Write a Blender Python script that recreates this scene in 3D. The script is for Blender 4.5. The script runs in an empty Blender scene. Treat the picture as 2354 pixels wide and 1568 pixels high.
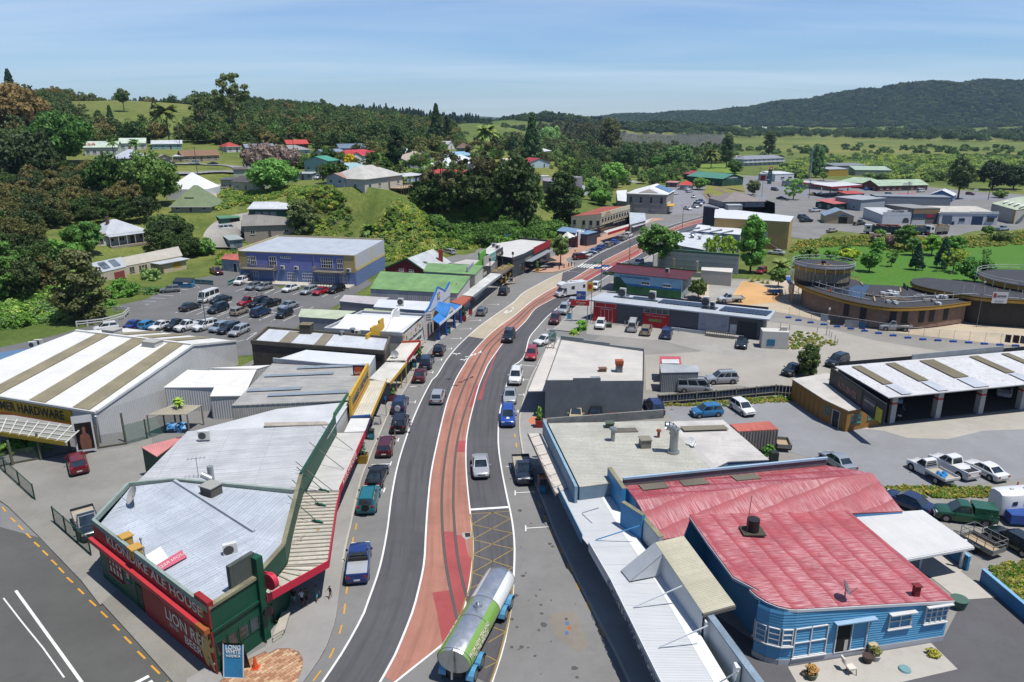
import bpy,math,random
import numpy as np
from mathutils import Vector
from math import cos,sin,pi
rn=range;ru=random.uniform;en=enumerate;isin=isinstance
def sv(n,k,v):n.inputs[k].default_value=v
def v3(*a):return Vector(a)
random.seed(7)
SC=bpy.context.scene
COL=SC.collection
FPX,CXP,CYP,CAMH,PITCH=1683,1176.5,784,36,math.radians(16.9)
cam=bpy.data.cameras.new('camera');camo=bpy.data.objects.new('camera',cam);COL.objects.link(camo)
camo.location=(0,0,CAMH);camo.rotation_euler=(pi/2-PITCH,0,0)
cam.sensor_width=36;cam.lens=FPX/2353*36;cam.clip_start=1;cam.clip_end=40000
SC.camera=camo
SUN_AZ=math.atan2(-.5,.866)
SUN_EL=math.radians(70)
sdir=v3(cos(SUN_AZ)*cos(SUN_EL),sin(SUN_AZ)*cos(SUN_EL),sin(SUN_EL))
sun=bpy.data.lights.new('sun','SUN');sun.energy=5;sun.angle=math.radians(.53);sun.color=(1,.965,.91)
suno=bpy.data.objects.new('sun',sun);COL.objects.link(suno)
suno.rotation_euler=(-sdir).to_track_quat('-Z','Y').to_euler()
world=bpy.data.worlds.new('World');SC.world=world;world.use_nodes=True
wn=world.node_tree.nodes;wl=world.node_tree.links
bg=wn['Background']
sky=wn.new('ShaderNodeTexSky');sky.sky_type='NISHITA';sky.sun_disc=False
sky.sun_elevation=SUN_EL;sky.sun_rotation=pi/2-SUN_AZ
sky.air_density=1;sky.dust_density=.15;sky.ozone_density=3;sky.altitude=50
tc=wn.new('ShaderNodeTexCoord');sepw=wn.new('ShaderNodeSeparateXYZ');wl.new(tc.outputs['Generated'],sepw.inputs[0])
def wmath(op,a,b=None):
 m=wn.new('ShaderNodeMath');m.operation=op
 for i,v in en((a,b)):
  if v is None:continue
  if isin(v,(int,float)):sv(m,i,v)
  else:wl.new(v,m.inputs[i])
 return m.outputs[0]
zc=wmath('ADD',wmath('MAXIMUM',sepw.outputs[2],0),.09)
cmb=wn.new('ShaderNodeCombineXYZ')
wl.new(wmath('DIVIDE',sepw.outputs[0],zc),cmb.inputs[0]);wl.new(wmath('DIVIDE',sepw.outputs[1],zc),cmb.inputs[1])
mpw=wn.new('ShaderNodeMapping');wl.new(cmb.outputs[0],mpw.inputs[0])
sv(mpw,'Rotation',(0,0,math.radians(-18)));sv(mpw,'Scale',(.16,.62,1));sv(mpw,'Location',(3.1,1.7,0))
nzw=wn.new('ShaderNodeTexNoise');sv(nzw,'Scale',1);sv(nzw,'Detail',7);sv(nzw,'Roughness',.55);sv(nzw,'Distortion',.5)
wl.new(mpw.outputs[0],nzw.inputs['Vector'])
rmw=wn.new('ShaderNodeMapRange');sv(rmw,1,.4);sv(rmw,2,.72);sv(rmw,3,0);sv(rmw,4,.55)
wl.new(nzw.outputs['Fac'],rmw.inputs[0])
mixw=wn.new('ShaderNodeMixRGB');wl.new(rmw.outputs[0],mixw.inputs[0]);tnt=wn.new('ShaderNodeMixRGB');tnt.blend_type='MULTIPLY';sv(tnt,0,1);sv(tnt,2,(.78,.97,1.26,1));wl.new(sky.outputs[0],tnt.inputs[1]);wl.new(tnt.outputs[0],mixw.inputs[1]);sv(mixw,2,(7.4,8.6,10,1))
wl.new(mixw.outputs[0],bg.inputs['Color']);sv(bg,'Strength',.075)
SC.view_settings.view_transform='Standard';SC.view_settings.look='None';SC.view_settings.gamma=1
SC.view_settings.use_curve_mapping=False;SC.view_settings.exposure=.4
SC.cycles.max_bounces=6;SC.cycles.diffuse_bounces=2;SC.cycles.glossy_bounces=2;SC.cycles.transmission_bounces=4
SC.cycles.transparent_max_bounces=8;SC.cycles.volume_bounces=0;SC.cycles.caustics_reflective=False;SC.cycles.caustics_refractive=False
SP,CP=sin(PITCH),cos(PITCH)
def ray(x,y):
 u=(x-CXP)/FPX;v=(y-CYP)/FPX
 return v3(u,CP-v*SP,-SP-v*CP)
class tile:
 def __init__(s,x0,y0,sc=2.14):s.x0,s.y0,s.sc=x0,y0,sc
 def __call__(s,x,y,z=0,d=None,ter=False):
  k=2353/4096;r=ray((s.x0+x/s.sc)*k,(s.y0+y/s.sc)*k)
  if ter:return hit(r)
  t=d if d is not None else(CAMH-z)/(-r.z)
  return v3(r.x*t,r.y*t,CAMH+r.z*t)
 def t(s,x,y):return s(x,y,ter=True)
 def dep(s,*c):return[s(c[i],c[i+1],d=c[i+2])for i in rn(0,len(c),3)]
 def at(s,z,*c):return[s(c[i],c[i+1],z)for i in rn(0,len(c),2)]
W=tile(0,0,2353/4096)
A,B,C,D=tile(0,300),tile(1000,300),tile(2000,300),tile(3000,300,2.1478)
E,F,G,H=tile(0,900),tile(1000,900),tile(2000,700),tile(3000,900,2.1478)
I,J,K,L=tile(0,1450),tile(1000,1450),tile(2000,1300),tile(3000,1450,2.1478)
N,O,Q,R=tile(0,2029),tile(1000,2029),tile(2000,2029),tile(3000,2029,2.1478)
V=tile(3500,700,3.92)
ctrl=[*W.dep(290,386,292,460,382,318,900,458,215,560,392,300,300,410,282,620,412,285,430,492,222,565,452,238,720,418,258,825,422,245,835,385,300,680,378,335,1060,428,252,1000,425,262,960,392,300,1310,455,318,600,525,212,270,588,188,760,500,205,880,500,200,1000,520,205,700,560,190,1150,470,240,1210,500,230,150,400,290,50,380,300,210,340,360,400,342,360,120,520,200,0,560,170,100,640,160,20,720,142,-250,560,180,-250,400,300,-500,360,320,300,232,620,400,262,560,200,262,520,60,262,480,-200,240,560,-500,230,600,420,300,480,560,300,460,560,265,600,700,262,640,700,300,520,720,340,400,860,292,620,980,296,640,860,335,430,1000,345,450,1130,360,420,1080,312,640,1200,385,400,1330,385,440,300,262,900,700,280,1000,1000,292,1000)]
zero=[*W.dep(1250,440,357,1400,420,447,1420,400,497,1500,380,610,1600,360,735,1250,345,890,1300,330,1100,1480,340,960,1700,340,960,2000,340,960,2350,340,960,1700,420,447,2000,450,357,2353,450,357,2700,450,357,2700,340,960,1420,470,330,1330,520,257,1150,560,232,900,600,204,1650,320,1470,2000,320,1470,2353,320,1470,2800,320,1470,500,660,166,330,700,152,100,800,127,-100,900,106,900,1568,52,1900,1568,52,2353,900,106,3000,700,156,-600,900,106,-600,1500,54,600,600,200,420,640,172,-300,760,135)]
cpts=np.array([[p.x,p.y,p.z]for p in ctrl]+[[p.x,p.y,0]for p in zero])
def _phi(r2):return np.sqrt(r2+12**2)
_d2=((cpts[:,None,:2]-cpts[None,:,:2])**2).sum(-1)
_n=len(cpts)
_Am=np.zeros((_n+1,_n+1));_Am[:_n,:_n]=-_phi(_d2);_Am[:_n,_n]=1;_Am[_n,:_n]=1
_Am[:_n,:_n]+=np.eye(_n)*-.6
_wt=np.linalg.solve(_Am,np.append(cpts[:,2],0))
def _poly(pts):return np.array([[p.x,p.y]for p in pts])
FLAT=_poly([*W.at(0,-900,1700,-900,900,-200,820),*E.at(0,0,1060,650,900,830,790,1000,640,1350,560,1520,480,1500,440,2000,330),*F.at(0,0,180,900,180,1180,330,1640,260,1900,240),*G.at(0,300,480,500,420,1000,240,1000,100),*C.at(0,1180,880,1700,720,2100,600),*W.at(0,2900,420,3600,520,3600,1700)])
def _sdf(px,py,pol):
 d=np.full(px.shape,1e18);ins=np.zeros(px.shape,bool);n=len(pol)
 for i in rn(n):
  a,b=pol[i],pol[(i+1)%n];e=b-a
  wx,wy=px-a[0],py-a[1]
  t=np.clip((wx*e[0]+wy*e[1])/(e@e),0,1)
  d=np.minimum(d,(wx-t*e[0])**2+(wy-t*e[1])**2)
  c=(a[1]>py)!=(b[1]>py)
  with np.errstate(divide='ignore',invalid='ignore'):
   xi=(b[0]-a[0])*(py-a[1])/(b[1]-a[1]+1e-12)+a[0]
  ins^=c&(px<xi)
 return np.where(ins,-np.sqrt(d),np.sqrt(d))
def gauss(x,y,cx,cy,sx,sy,rot,h):
 c,s=cos(rot),sin(rot);dx,dy=x-cx,y-cy
 u=(dx*c+dy*s)/sx;v=(-dx*s+dy*c)/sy
 return h*np.exp(-(u*u+v*v))
def fnoise(x,y,sc,seed):
 r=np.random.RandomState(seed);o=0*x
 for k in rn(7):
  a=r.uniform(0,6.28);f=(1+k*.55)/sc;p=r.uniform(0,6.28)
  o=o+np.sin((x*cos(a)+y*sin(a))*f*6.28+p)/(1+k*.5)
 return o/2.6
def far_h(x,y):
 h=0*x
 def bump(px,py,d,s1,s2,rot,extra=0):
  p=W(px,py,d=d);return gauss(x,y,p.x,p.y,s1,s2,rot,p.z+extra)
 rg=[(2560,190,2750,420,620,.2),(2290,196,2800,330,560,.35),(2130,198,2850,300,560,.35),(1985,216,2950,300,520,.4),(1850,236,3150,280,520,.4),(1730,252,3400,300,560,.3),(1600,259,3700,380,560,.2),(1470,265,3900,330,480,.1),(2900,200,2700,500,700,.2)]
 m=0*x
 for a in rg:m=np.maximum(m,bump(*a,extra=2))*.82+.18*np.maximum(m,bump(*a))
 rid=fnoise(x+.25*y,y*.35,420,5)
 h=h+m*(1+.09*rid)
 k=0*x
 for a in[(1170,276,1500,130,150,.2),(1260,272,1650,170,160,.1),(1090,283,1250,110,120,.3),(1510,291,1700,170,120,.1),(1000,286,1400,200,150,0),(860,268,1700,260,200,0),(1240,300,1250,160,70,0),(700,258,1300,330,250,0),(300,250,1300,420,300,0),(-200,245,1300,420,300,0)]:
  k=np.maximum(k,bump(*a))
 h=np.maximum(h,k)
 b=0*x
 for a in[(1300,268,7000,900,700,0),(1380,266,7200,500,700,0),(1180,271,7400,800,700,0),(1000,264,6500,900,700,0),(800,262,5500,900,700,0),(600,262,6000,1200,700,0),(1240,270,6500,400,500,0),(200,262,6000,1500,700,0),(2000,262,7000,1500,700,0),(2600,262,7000,2000,700,0),(-600,262,6500,2000,700,0)]:
  b=np.maximum(b,bump(*a))
 return np.maximum(h,b)
def hgt(x,y):
 x=np.asarray(x,float);y=np.asarray(y,float);sh=x.shape
 xf,yf=x.ravel(),y.ravel();out=np.empty_like(xf)
 for i in rn(0,len(xf),20000):
  xs,ys=xf[i:i+20000],yf[i:i+20000]
  r2=(xs[:,None]-cpts[None,:,0])**2+(ys[:,None]-cpts[None,:,1])**2
  z=-_phi(r2)@_wt[:_n]+_wt[_n]
  dist=np.hypot(xs,ys)
  fade=np.clip((1250-dist)/400,0,1);fade=fade*fade*(3-2*fade)
  z=np.clip(z,-.4,70)*fade+.5*fnoise(xs,ys,46,3)*np.clip((dist-150)/120,0,1)
  sd=_sdf(xs,ys,FLAT)
  m=np.clip(sd/14,0,1);m=m*m*(3-2*m)
  z=np.maximum(z,-.3)*m-.04
  z=np.maximum(z,far_h(xs,ys)*np.clip((dist-650)/350,0,1)-.04)
  out[i:i+20000]=z
 return out.reshape(sh)
def hz(x,y):return float(hgt(np.array([x]),np.array([y]))[0])
def hit(r):
 ts=np.concatenate([np.arange(60,420,1),np.arange(420,5000,8)])
 x,y,z=r.x*ts,r.y*ts,CAMH+r.z*ts
 k=np.nonzero(z<=hgt(x,y))[0]
 t=ts[k[0]]if len(k)else 4000
 return v3(r.x*t,r.y*t,hz(r.x*t,r.y*t))
MATS={}
def lin(c):
 if isin(c,str):
  c=c.lstrip('#');c=''.join(k*2 for k in c)if len(c)==3 else c;c=[int(c[i:i+2],16)/255 for i in(0,2,4)]
  c=[.64*(v/12.92 if v<=.04045 else((v+.055)/1.055)**2.4)for v in c]
 return tuple(c)
class NT:
 def __init__(s,name):
  s.m=bpy.data.materials.new(name);s.m.use_nodes=True;s.nt=s.m.node_tree;s.n=s.nt.nodes;s.l=s.nt.links
  s.b=s.n['Principled BSDF']
 def node(s,t,**k):
  n=s.n.new(t)
  for a,v in k.items():
   if hasattr(n,a)and a not in n.inputs:setattr(n,a,v)
   else:sv(n,a,v)
  return n
 def link(s,a,b):s.l.new(a,b)
 def math(s,op,a,b=0):
  m=s.n.new('ShaderNodeMath');m.operation=op
  for i,v in en((a,b)):
   if isin(v,(int,float)):sv(m,i,v)
   else:s.l.new(v,m.inputs[i])
  return m.outputs[0]
 def rng(s,v,a,b,c,d):
  m=s.n.new('ShaderNodeMapRange');s.l.new(v,m.inputs[0])
  for i,q in en((a,b,c,d)):sv(m,i+1,q)
  return m.outputs[0]
 def mix(s,f,a,b,mode='MIX'):
  m=s.n.new('ShaderNodeMixRGB');m.blend_type=mode
  for i,v in en((f,a,b)):
   if isin(v,(int,float)):sv(m,i,v)
   elif isin(v,tuple):sv(m,i,(*v[:3],1))
   else:s.l.new(v,m.inputs[i])
  return m.outputs[0]
 def noise(s,vec,scale,detail=4,rough=.55,mapscale=None,dist=0):
  if mapscale:
   mp=s.n.new('ShaderNodeMapping');sv(mp,'Scale',mapscale);s.l.new(vec,mp.inputs[0]);vec=mp.outputs[0]
  n=s.n.new('ShaderNodeTexNoise');sv(n,'Scale',scale);sv(n,'Detail',detail);sv(n,'Roughness',rough);sv(n,'Distortion',dist)
  s.l.new(vec,n.inputs['Vector']);return n.outputs['Fac']
 def pos(s):return s.n.new('ShaderNodeNewGeometry').outputs['Position']
 def uv(s):return s.n.new('ShaderNodeTexCoord').outputs['UV']
 def objc(s):return s.n.new('ShaderNodeTexCoord').outputs['Object']
 def bump(s,h,strength,dist):
  b=s.n.new('ShaderNodeBump');sv(b,'Strength',strength);sv(b,'Distance',dist)
  s.l.new(h,b.inputs['Height']);s.l.new(b.outputs[0],s.b.inputs['Normal'])
 def out(s,col,rough=.7,met=0,spec=.5):
  if isin(col,tuple):sv(s.b,'Base Color',(*col[:3],1))
  else:s.l.new(col,s.b.inputs['Base Color'])
  if isin(rough,(int,float)):sv(s.b,'Roughness',rough)
  else:s.l.new(rough,s.b.inputs['Roughness'])
  sv(s.b,'Metallic',met);sv(s.b,'Specular IOR Level',spec)
  return s.m
def mul(c,k):return tuple(min(1,v*k)for v in c)
def pn(col,rough=.6,var=.12,met=0,dirt=.18,spec=.4):
 key=('p',col,rough,var,met,dirt,spec)
 if key in MATS:return MATS[key]
 c=lin(col);t=NT('paint');p=t.pos()
 n=t.noise(p,.9,6,.65);n2=t.noise(p,7,3)
 cc=t.mix(t.rng(n,.3,.75,0,1),mul(c,1-var),mul(c,1+var*.6))
 if dirt:cc=t.mix(t.math('MULTIPLY',t.rng(n2,.45,.8,0,dirt),t.rng(n,.35,.6,.2,1)),cc,mul(c,.45))
 MATS[key]=t.out(cc,rough,met,spec);return MATS[key]
def gls(col,rough=.22,met=0,coat=.6):
 key=('g',col,rough,met,coat)
 if key in MATS:return MATS[key]
 c=lin(col);t=NT('gloss_paint');p=t.objc()
 n=t.noise(p,2.2,4)
 m=t.out(t.mix(t.rng(n,.35,.7,0,.5),c,mul(c,.82)),t.rng(n,.3,.7,rough,rough+.12),met)
 sv(t.b,'Coat Weight',coat);sv(t.b,'Coat Roughness',.08)
 MATS[key]=m;return m
def glm(tint='2a3238',rough=.06):
 key=('gl',tint,rough)
 if key in MATS:return MATS[key]
 t=NT('window_glass');n=t.noise(t.pos(),.8,2)
 m=t.out(t.mix(t.rng(n,.4,.6,0,1),lin(tint),mul(lin(tint),2.2)),rough,0,.8);MATS[key]=m;return m
def cg(col,pitch=.18,rough=.5,met=0,stk=.2,pch=.2,rst=0,mos=0,bd=.02,sheet=0,spec=.4,spot='6e2f16'):
 key=('c',col,pitch,rough,met,stk,pch,rst,mos,bd,sheet,spec,spot)
 if key in MATS:return MATS[key]
 c=lin(col);t=NT('corrugated_iron');uv=t.uv()
 sx=t.n.new('ShaderNodeSeparateXYZ');t.link(uv,sx.inputs[0])
 u=sx.outputs[0];v=sx.outputs[1]
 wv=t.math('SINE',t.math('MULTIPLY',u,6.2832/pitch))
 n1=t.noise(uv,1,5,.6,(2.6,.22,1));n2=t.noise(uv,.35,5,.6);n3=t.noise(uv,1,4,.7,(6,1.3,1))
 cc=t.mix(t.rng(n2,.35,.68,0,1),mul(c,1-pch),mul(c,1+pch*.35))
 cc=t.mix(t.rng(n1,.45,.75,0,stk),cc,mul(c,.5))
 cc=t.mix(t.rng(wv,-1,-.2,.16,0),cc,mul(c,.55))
 if sheet:
  fr=t.math('FRACT',t.math('DIVIDE',v,sheet));cc=t.mix(t.rng(fr,0,.03,.35,0),cc,mul(c,.4))
  fl=t.math('FLOOR',t.math('DIVIDE',v,sheet));fu=t.math('FLOOR',t.math('DIVIDE',u,.8))
  wn_=t.n.new('ShaderNodeTexWhiteNoise');wn_.noise_dimensions='2D';cb=t.n.new('ShaderNodeCombineXYZ');t.link(fl,cb.inputs[0]);t.link(fu,cb.inputs[1]);t.link(cb.outputs[0],wn_.inputs['Vector'])
  cc=t.mix(t.rng(wn_.outputs[0],0,1,0,.22),cc,mul(c,.72))
 if rst:cc=t.mix(t.math('MULTIPLY',t.rng(n3,.56,.66,0,1),t.rng(n2,.62-.3*rst,.72-.2*rst,0,1)),cc,lin(spot))
 if mos:cc=t.mix(t.math('MULTIPLY',t.rng(t.noise(uv,5,5,.75),.5,.72,0,mos),t.rng(n2,.35,.6,.3,1)),cc,lin('54503f'))
 m=t.out(cc,t.rng(n2,.3,.7,rough*.85,min(1,rough*1.25)),met,spec)
 t.bump(wv,.6,bd);MATS[key]=m;return m
def red_roof():
 t=NT('worn_red_roof_iron');uv=t.uv();sx=t.n.new('ShaderNodeSeparateXYZ');t.link(uv,sx.inputs[0]);u,v=sx.outputs[0],sx.outputs[1]
 wob=t.noise(uv,.5,2);vv=t.math('ADD',v,t.math('MULTIPLY',wob,.5))
 row=t.math('FRACT',t.math('DIVIDE',vv,1.75))
 st=t.noise(uv,1,3,.7,(9,.55,1));pt=t.noise(uv,.22,4,.65)
 worn=t.math('MULTIPLY',t.math('MULTIPLY',t.rng(st,.4,.6,0,1),t.rng(row,.1,.4,.1,1)),t.rng(pt,.36,.58,.2,1))
 c=lin('a63c46');cc=t.mix(t.rng(t.noise(uv,.6,5),.3,.7,0,1),mul(c,.8),mul(c,1.15))
 cc=t.mix(t.math('MULTIPLY',worn,.7),cc,lin('dcaeb0'));cc=t.mix(t.rng(row,0,.08,.3,0),cc,mul(c,.6))
 m=t.out(cc,.55);t.bump(t.math('SINE',t.math('MULTIPLY',u,6.2832/.15)),.6,.02);return m
def asp(col,fine=.25,blotch=.2,tracks=0,rough=.9):
 key=('a',col,fine,blotch,tracks)
 if key in MATS:return MATS[key]
 c=lin(col);t=NT('asphalt');p=t.pos()
 n1=t.noise(p,.12,6,.65);n2=t.noise(p,.8,5,.7);n3=t.noise(p,14,3,.8)
 cc=t.mix(t.rng(n1,.32,.68,0,1),mul(c,1-blotch),mul(c,1+blotch))
 cc=t.mix(t.rng(n2,.5,.8,0,.5),cc,mul(c,.62));cc=t.mix(t.rng(n2,.18,.36,.45,0),cc,mul(c,1.4))
 cc=t.mix(t.rng(n3,.35,.75,0,fine),cc,mul(c,1.7))
 if tracks:
  n4=t.noise(t.uv(),1,4,.6,(1.4,.05,1));cc=t.mix(t.rng(n4,.46,.66,0,tracks),cc,mul(c,.5))
 m=t.out(cc,rough,0,.25);t.bump(n3,.35,.02);MATS[key]=m;return m
def grassm(col='5c7a2c',dry='8f8a45',amt=.5,sc=.08,dark='2e4a17'):
 key=('gr',col,dry,amt,sc,dark)
 if key in MATS:return MATS[key]
 t=NT('grass');p=t.pos();n1=t.noise(p,sc,6,.65);n2=t.noise(p,.9,6,.75);n3=t.noise(p,5,4,.8)
 cc=t.mix(t.rng(n1,.4,.66,0,amt),lin(col),lin(dry));cc=t.mix(t.rng(n2,.45,.75,0,.75),cc,lin(dark))
 cc=t.mix(t.rng(n3,.35,.75,0,.45),cc,mul(lin(col),1.5))
 m=t.out(cc,.9,0,.2);t.bump(n2,.8,.4);MATS[key]=m;return m
OFF={}
class MB:
 def __init__(s):s.v=[];s.f=[];s.uv=[];s.mi=[]
 def pol(s,pts,d=None,mi=0):
  pts=[Vector(p)for p in pts];n=v3(0,0,0)
  for i in rn(len(pts)):n+=pts[i].cross(pts[(i+1)%len(pts)])if False else(pts[i]-pts[0]).cross(pts[(i+1)%len(pts)]-pts[0])
  n=n.normalized()if n.length>1e-9 else v3(0,0,1)
  if d is None:
   d=v3(0,0,1)if abs(n.z)<.85 else(v3(n.x,n.y,0)if(n.x*n.x+n.y*n.y)>1e-5 else v3(0,1,0))
  d=v3(*d,0)if len(d)==2 else Vector(d)
  d=(d-n*d.dot(n));d=d.normalized()if d.length>1e-6 else v3(1,0,0);e=d.cross(n)
  b=len(s.v);s.v+=[tuple(p)for p in pts];s.f.append(tuple(rn(b,b+len(pts))));s.uv+=[(p.dot(e),p.dot(d))for p in pts];s.mi.append(mi)
 def box(s,c,u,v,w,mi=0):
  c,u,v,w=map(Vector,(c,u,v,w));p=lambda i,j,k:c+u*i+v*j+w*k
  for q in(((0,0,0),(0,1,0),(1,1,0),(1,0,0)),((0,0,1),(1,0,1),(1,1,1),(0,1,1)),((0,0,0),(1,0,0),(1,0,1),(0,0,1)),((1,0,0),(1,1,0),(1,1,1),(1,0,1)),((1,1,0),(0,1,0),(0,1,1),(1,1,1)),((0,1,0),(0,0,0),(0,0,1),(0,1,1))):
   s.pol([p(*k)for k in q],mi=mi)
  return s
 def abox(s,x0,x1,y0,y1,z0,z1,mi=0):return s.box((x0,y0,z0),(x1-x0,0,0),(0,y1-y0,0),(0,0,z1-z0),mi)
 def bar(s,a,b,r=.04,mi=0):
  a,b=Vector(a),Vector(b);w=b-a
  if w.length<1e-6:return s
  t=w.normalized();u=t.cross(v3(0,0,1)if abs(t.z)<.9 else v3(1,0,0)).normalized();v=t.cross(u)
  return s.box(a-u*r-v*r,u*2*r,v*2*r,w,mi)
 def tub(s,a,b,r0,r1=None,n=8,cap=True,mi=0):
  a,b=Vector(a),Vector(b);r1=r0 if r1 is None else r1;t=(b-a).normalized()
  u=t.cross(v3(0,0,1)if abs(t.z)<.9 else v3(1,0,0)).normalized();v=t.cross(u)
  ra=[a+(u*cos(6.2832*i/n)+v*sin(6.2832*i/n))*r0 for i in rn(n)]
  rb=[b+(u*cos(6.2832*i/n)+v*sin(6.2832*i/n))*r1 for i in rn(n)]
  for i in rn(n):
   j=(i+1)%n;s.pol([ra[i],ra[j],rb[j],rb[i]],mi=mi)
  if cap:s.pol(ra[::-1],mi=mi);s.pol(rb,mi=mi)
  return s
 def slb(s,pol,t,d=None,mi=0):
  pts=[Vector(p)for p in pol]
  if sum((pts[i].x*pts[(i+1)%len(pts)].y-pts[(i+1)%len(pts)].x*pts[i].y)for i in rn(len(pts)))<0:pts.reverse()
  lo=[p-v3(0,0,t)for p in pts]
  s.pol(pts,d,mi);s.pol(lo[::-1],d,mi)
  for i in rn(len(pts)):
   j=(i+1)%len(pts);s.pol([lo[i],lo[j],pts[j],pts[i]],mi=mi)
  return s
 def mesh(s,name,off=v3(0,0,0),smo=None):
  me=bpy.data.meshes.new(name)
  me.from_pydata([(x-off[0],y-off[1],z-off[2])for x,y,z in s.v],[],s.f)
  uvl=me.uv_layers.new(name='UVMap');uvl.data.foreach_set('uv',[c for q in s.uv for c in q])
  if any(s.mi):me.polygons.foreach_set('material_index',s.mi)
  if smo is not None:
   import bmesh
   bm=bmesh.new();bm.from_mesh(me);bmesh.ops.remove_doubles(bm,verts=bm.verts,dist=1e-4);bm.to_mesh(me);bm.free()
   me.polygons.foreach_set('use_smooth',[True]*len(me.polygons));me.set_sharp_from_angle(angle=math.radians(smo))
  me.update();return me
def ob(name,mb,mat,parent=None,smo=None,label=None):
 off=OFF.get(parent.name,v3(0,0,0))if parent else v3(0,0,0)
 me=mb.mesh(name,off,smo)if isin(mb,MB)else mb
 for m in(mat if isin(mat,(list,tuple))else[mat]):me.materials.append(pn(m)if isin(m,str)else m)
 o=bpy.data.objects.new(name,me);COL.objects.link(o)
 if parent:o.parent=parent;OFF[o.name]=off
 if label:o['label']=label
 return o
LABELS={}
def tag(o,label,cat,group=None,kind=None):
 o['label']=label;o['category']=cat
 if group:o['group']=group
 if kind:o['kind']=kind
 if label in LABELS and not group:print('DUP LABEL',label)
 LABELS[label]=1
 return o
def th(name,label,cat,loc,group=None,rz=0):
 o=bpy.data.objects.new(name,None);COL.objects.link(o);o.location=loc;o.rotation_euler[2]=rz;o.empty_display_size=.3
 OFF[o.name]=Vector(loc)if rz==0 else v3(0,0,0);tag(o,label,cat,group);return o
def sr(name,mb,mat,label=None,kind='structure'):
 o=ob(name,mb,mat);o['kind']=kind
 if label:o['label']=label
 return o
def cat(pts,n=6):
 P=[pts[0]*2-pts[1]]+list(pts)+[pts[-1]*2-pts[-2]];out=[]
 for i in rn(1,len(P)-2):
  for k in rn(n):
   t=k/n;a,b,c,d=P[i-1],P[i],P[i+1],P[i+2]
   out.append(.5*((2*b)+(c-a)*t+(2*a-5*b+4*c-d)*t*t+(3*b-a-3*c+d)*t**3))
 out.append(pts[-1]);return out
def setz(pts,z):return[v3(p.x,p.y,z)for p in pts]
def rsm(pts,n):
 L_=[0]
 for a,b in zip(pts,pts[1:]):L_.append(L_[-1]+(b-a).length)
 out=[];j=0
 for i in rn(n):
  d=L_[-1]*i/(n-1)
  while j<len(pts)-2 and L_[j+1]<d:j+=1
  t=(d-L_[j])/max(1e-9,L_[j+1]-L_[j]);out.append(pts[j].lerp(pts[j+1],min(1,max(0,t))))
 return out
def strip(a,b,z,mb=None,n=None):
 mb=mb or MB();n=n or max(len(a),len(b));a,b=setz(rsm(a,n),z),setz(rsm(b,n),z);s=0
 for i in rn(n-1):
  k=len(mb.v);mb.v+=[tuple(a[i]),tuple(b[i]),tuple(b[i+1]),tuple(a[i+1])];mb.mi.append(0)
  q=(k,k+1,k+2,k+3)
  nz=(b[i]-a[i]).cross(b[i+1]-a[i]).z
  ds=(a[i+1]-a[i]).length;w=(b[i]-a[i]).length;w2=(b[i+1]-a[i+1]).length
  uvq=[(0,s),(w,s),(w2,s+ds),(0,s+ds)];s+=ds
  if nz<0:q=q[::-1];uvq=uvq[::-1]
  mb.f.append(q);mb.uv+=uvq
 return mb
def offs(c,d):
 o=[]
 for i,p in en(c):
  t=(c[min(i+1,len(c)-1)]-c[max(i-1,0)]);t.z=0;t.normalize();o.append(p+v3(t.y,-t.x,0)*d)
 return o
def line(c,w,z,mb=None):return strip(offs(c,-w/2),offs(c,w/2),z,mb)
def flat(pts,z):m=MB();p=setz(pts,z);m.pol(p if area(p)>0 else p[::-1]);return m
def area(p):return sum(p[i].x*p[(i+1)%len(p)].y-p[(i+1)%len(p)].x*p[i].y for i in rn(len(p)))
def dashes(c,on,gap,w,z,mb=None,start=0):
 mb=mb or MB();L_=sum((b-a).length for a,b in zip(c,c[1:]));n=max(2,int(L_/.25));r=rsm(c,n+1);st=L_/n;d=start
 while d+on<L_:
  i,j=int(d/st),int((d+on)/st);line(r[i:j+1]if j>i else r[i:i+2],w,z,mb);d+=on+gap
 return mb
def text_mesh(s,size,depth=.012,bold=0,cond=1,spacing=1,shear=0):
 cu=bpy.data.curves.new('lettering','FONT');cu.body=s;cu.size=size;cu.extrude=depth;cu.offset=bold*size;cu.align_x='CENTER';cu.align_y='CENTER';cu.space_character=spacing;cu.shear=shear
 cu.resolution_u=3
 o=bpy.data.objects.new('lettering',cu);me=bpy.data.meshes.new_from_object(o);bpy.data.objects.remove(o);bpy.data.curves.remove(cu)
 return me
def text(parent,s,c,right,up,size,mat,bold=0,cond=1,spacing=1,name='lettering',shear=0,fit=None):
 me=text_mesh(s,size,.012,bold,cond,spacing,shear);r,u=Vector(right).normalized(),Vector(up).normalized();n=r.cross(u);off=OFF.get(parent.name,v3(0,0,0))if parent else v3(0,0,0)
 co=np.empty(len(me.vertices)*3);me.vertices.foreach_get('co',co);co=co.reshape(-1,3)
 if fit:
  w=co[:,0].max()-co[:,0].min();cond=fit/max(w,1e-3)
 wpos=np.outer(co[:,0]*cond,r)+np.outer(co[:,1],u)+np.outer(co[:,2],n)+np.array(Vector(c)-off+n*.016)
 me.vertices.foreach_set('co',wpos.ravel());me.update();me.materials.clear()
 return ob(name,me,mat,parent)
U=v3(0,0,1)
def bxm(*a):return MB().box(*a)
def tbm(*a,**k):return MB().tub(*a,**k)
def brm(*a):return MB().bar(*a)
def slm(*a):return MB().slb(*a)
def abm(*a):return MB().abox(*a)
def onplane(p,a,b,c):
 n=(b-a).cross(c-a);o=v3(0,0,CAMH);r=p-o;return o+r*((a-o).dot(n)/r.dot(n))
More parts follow.
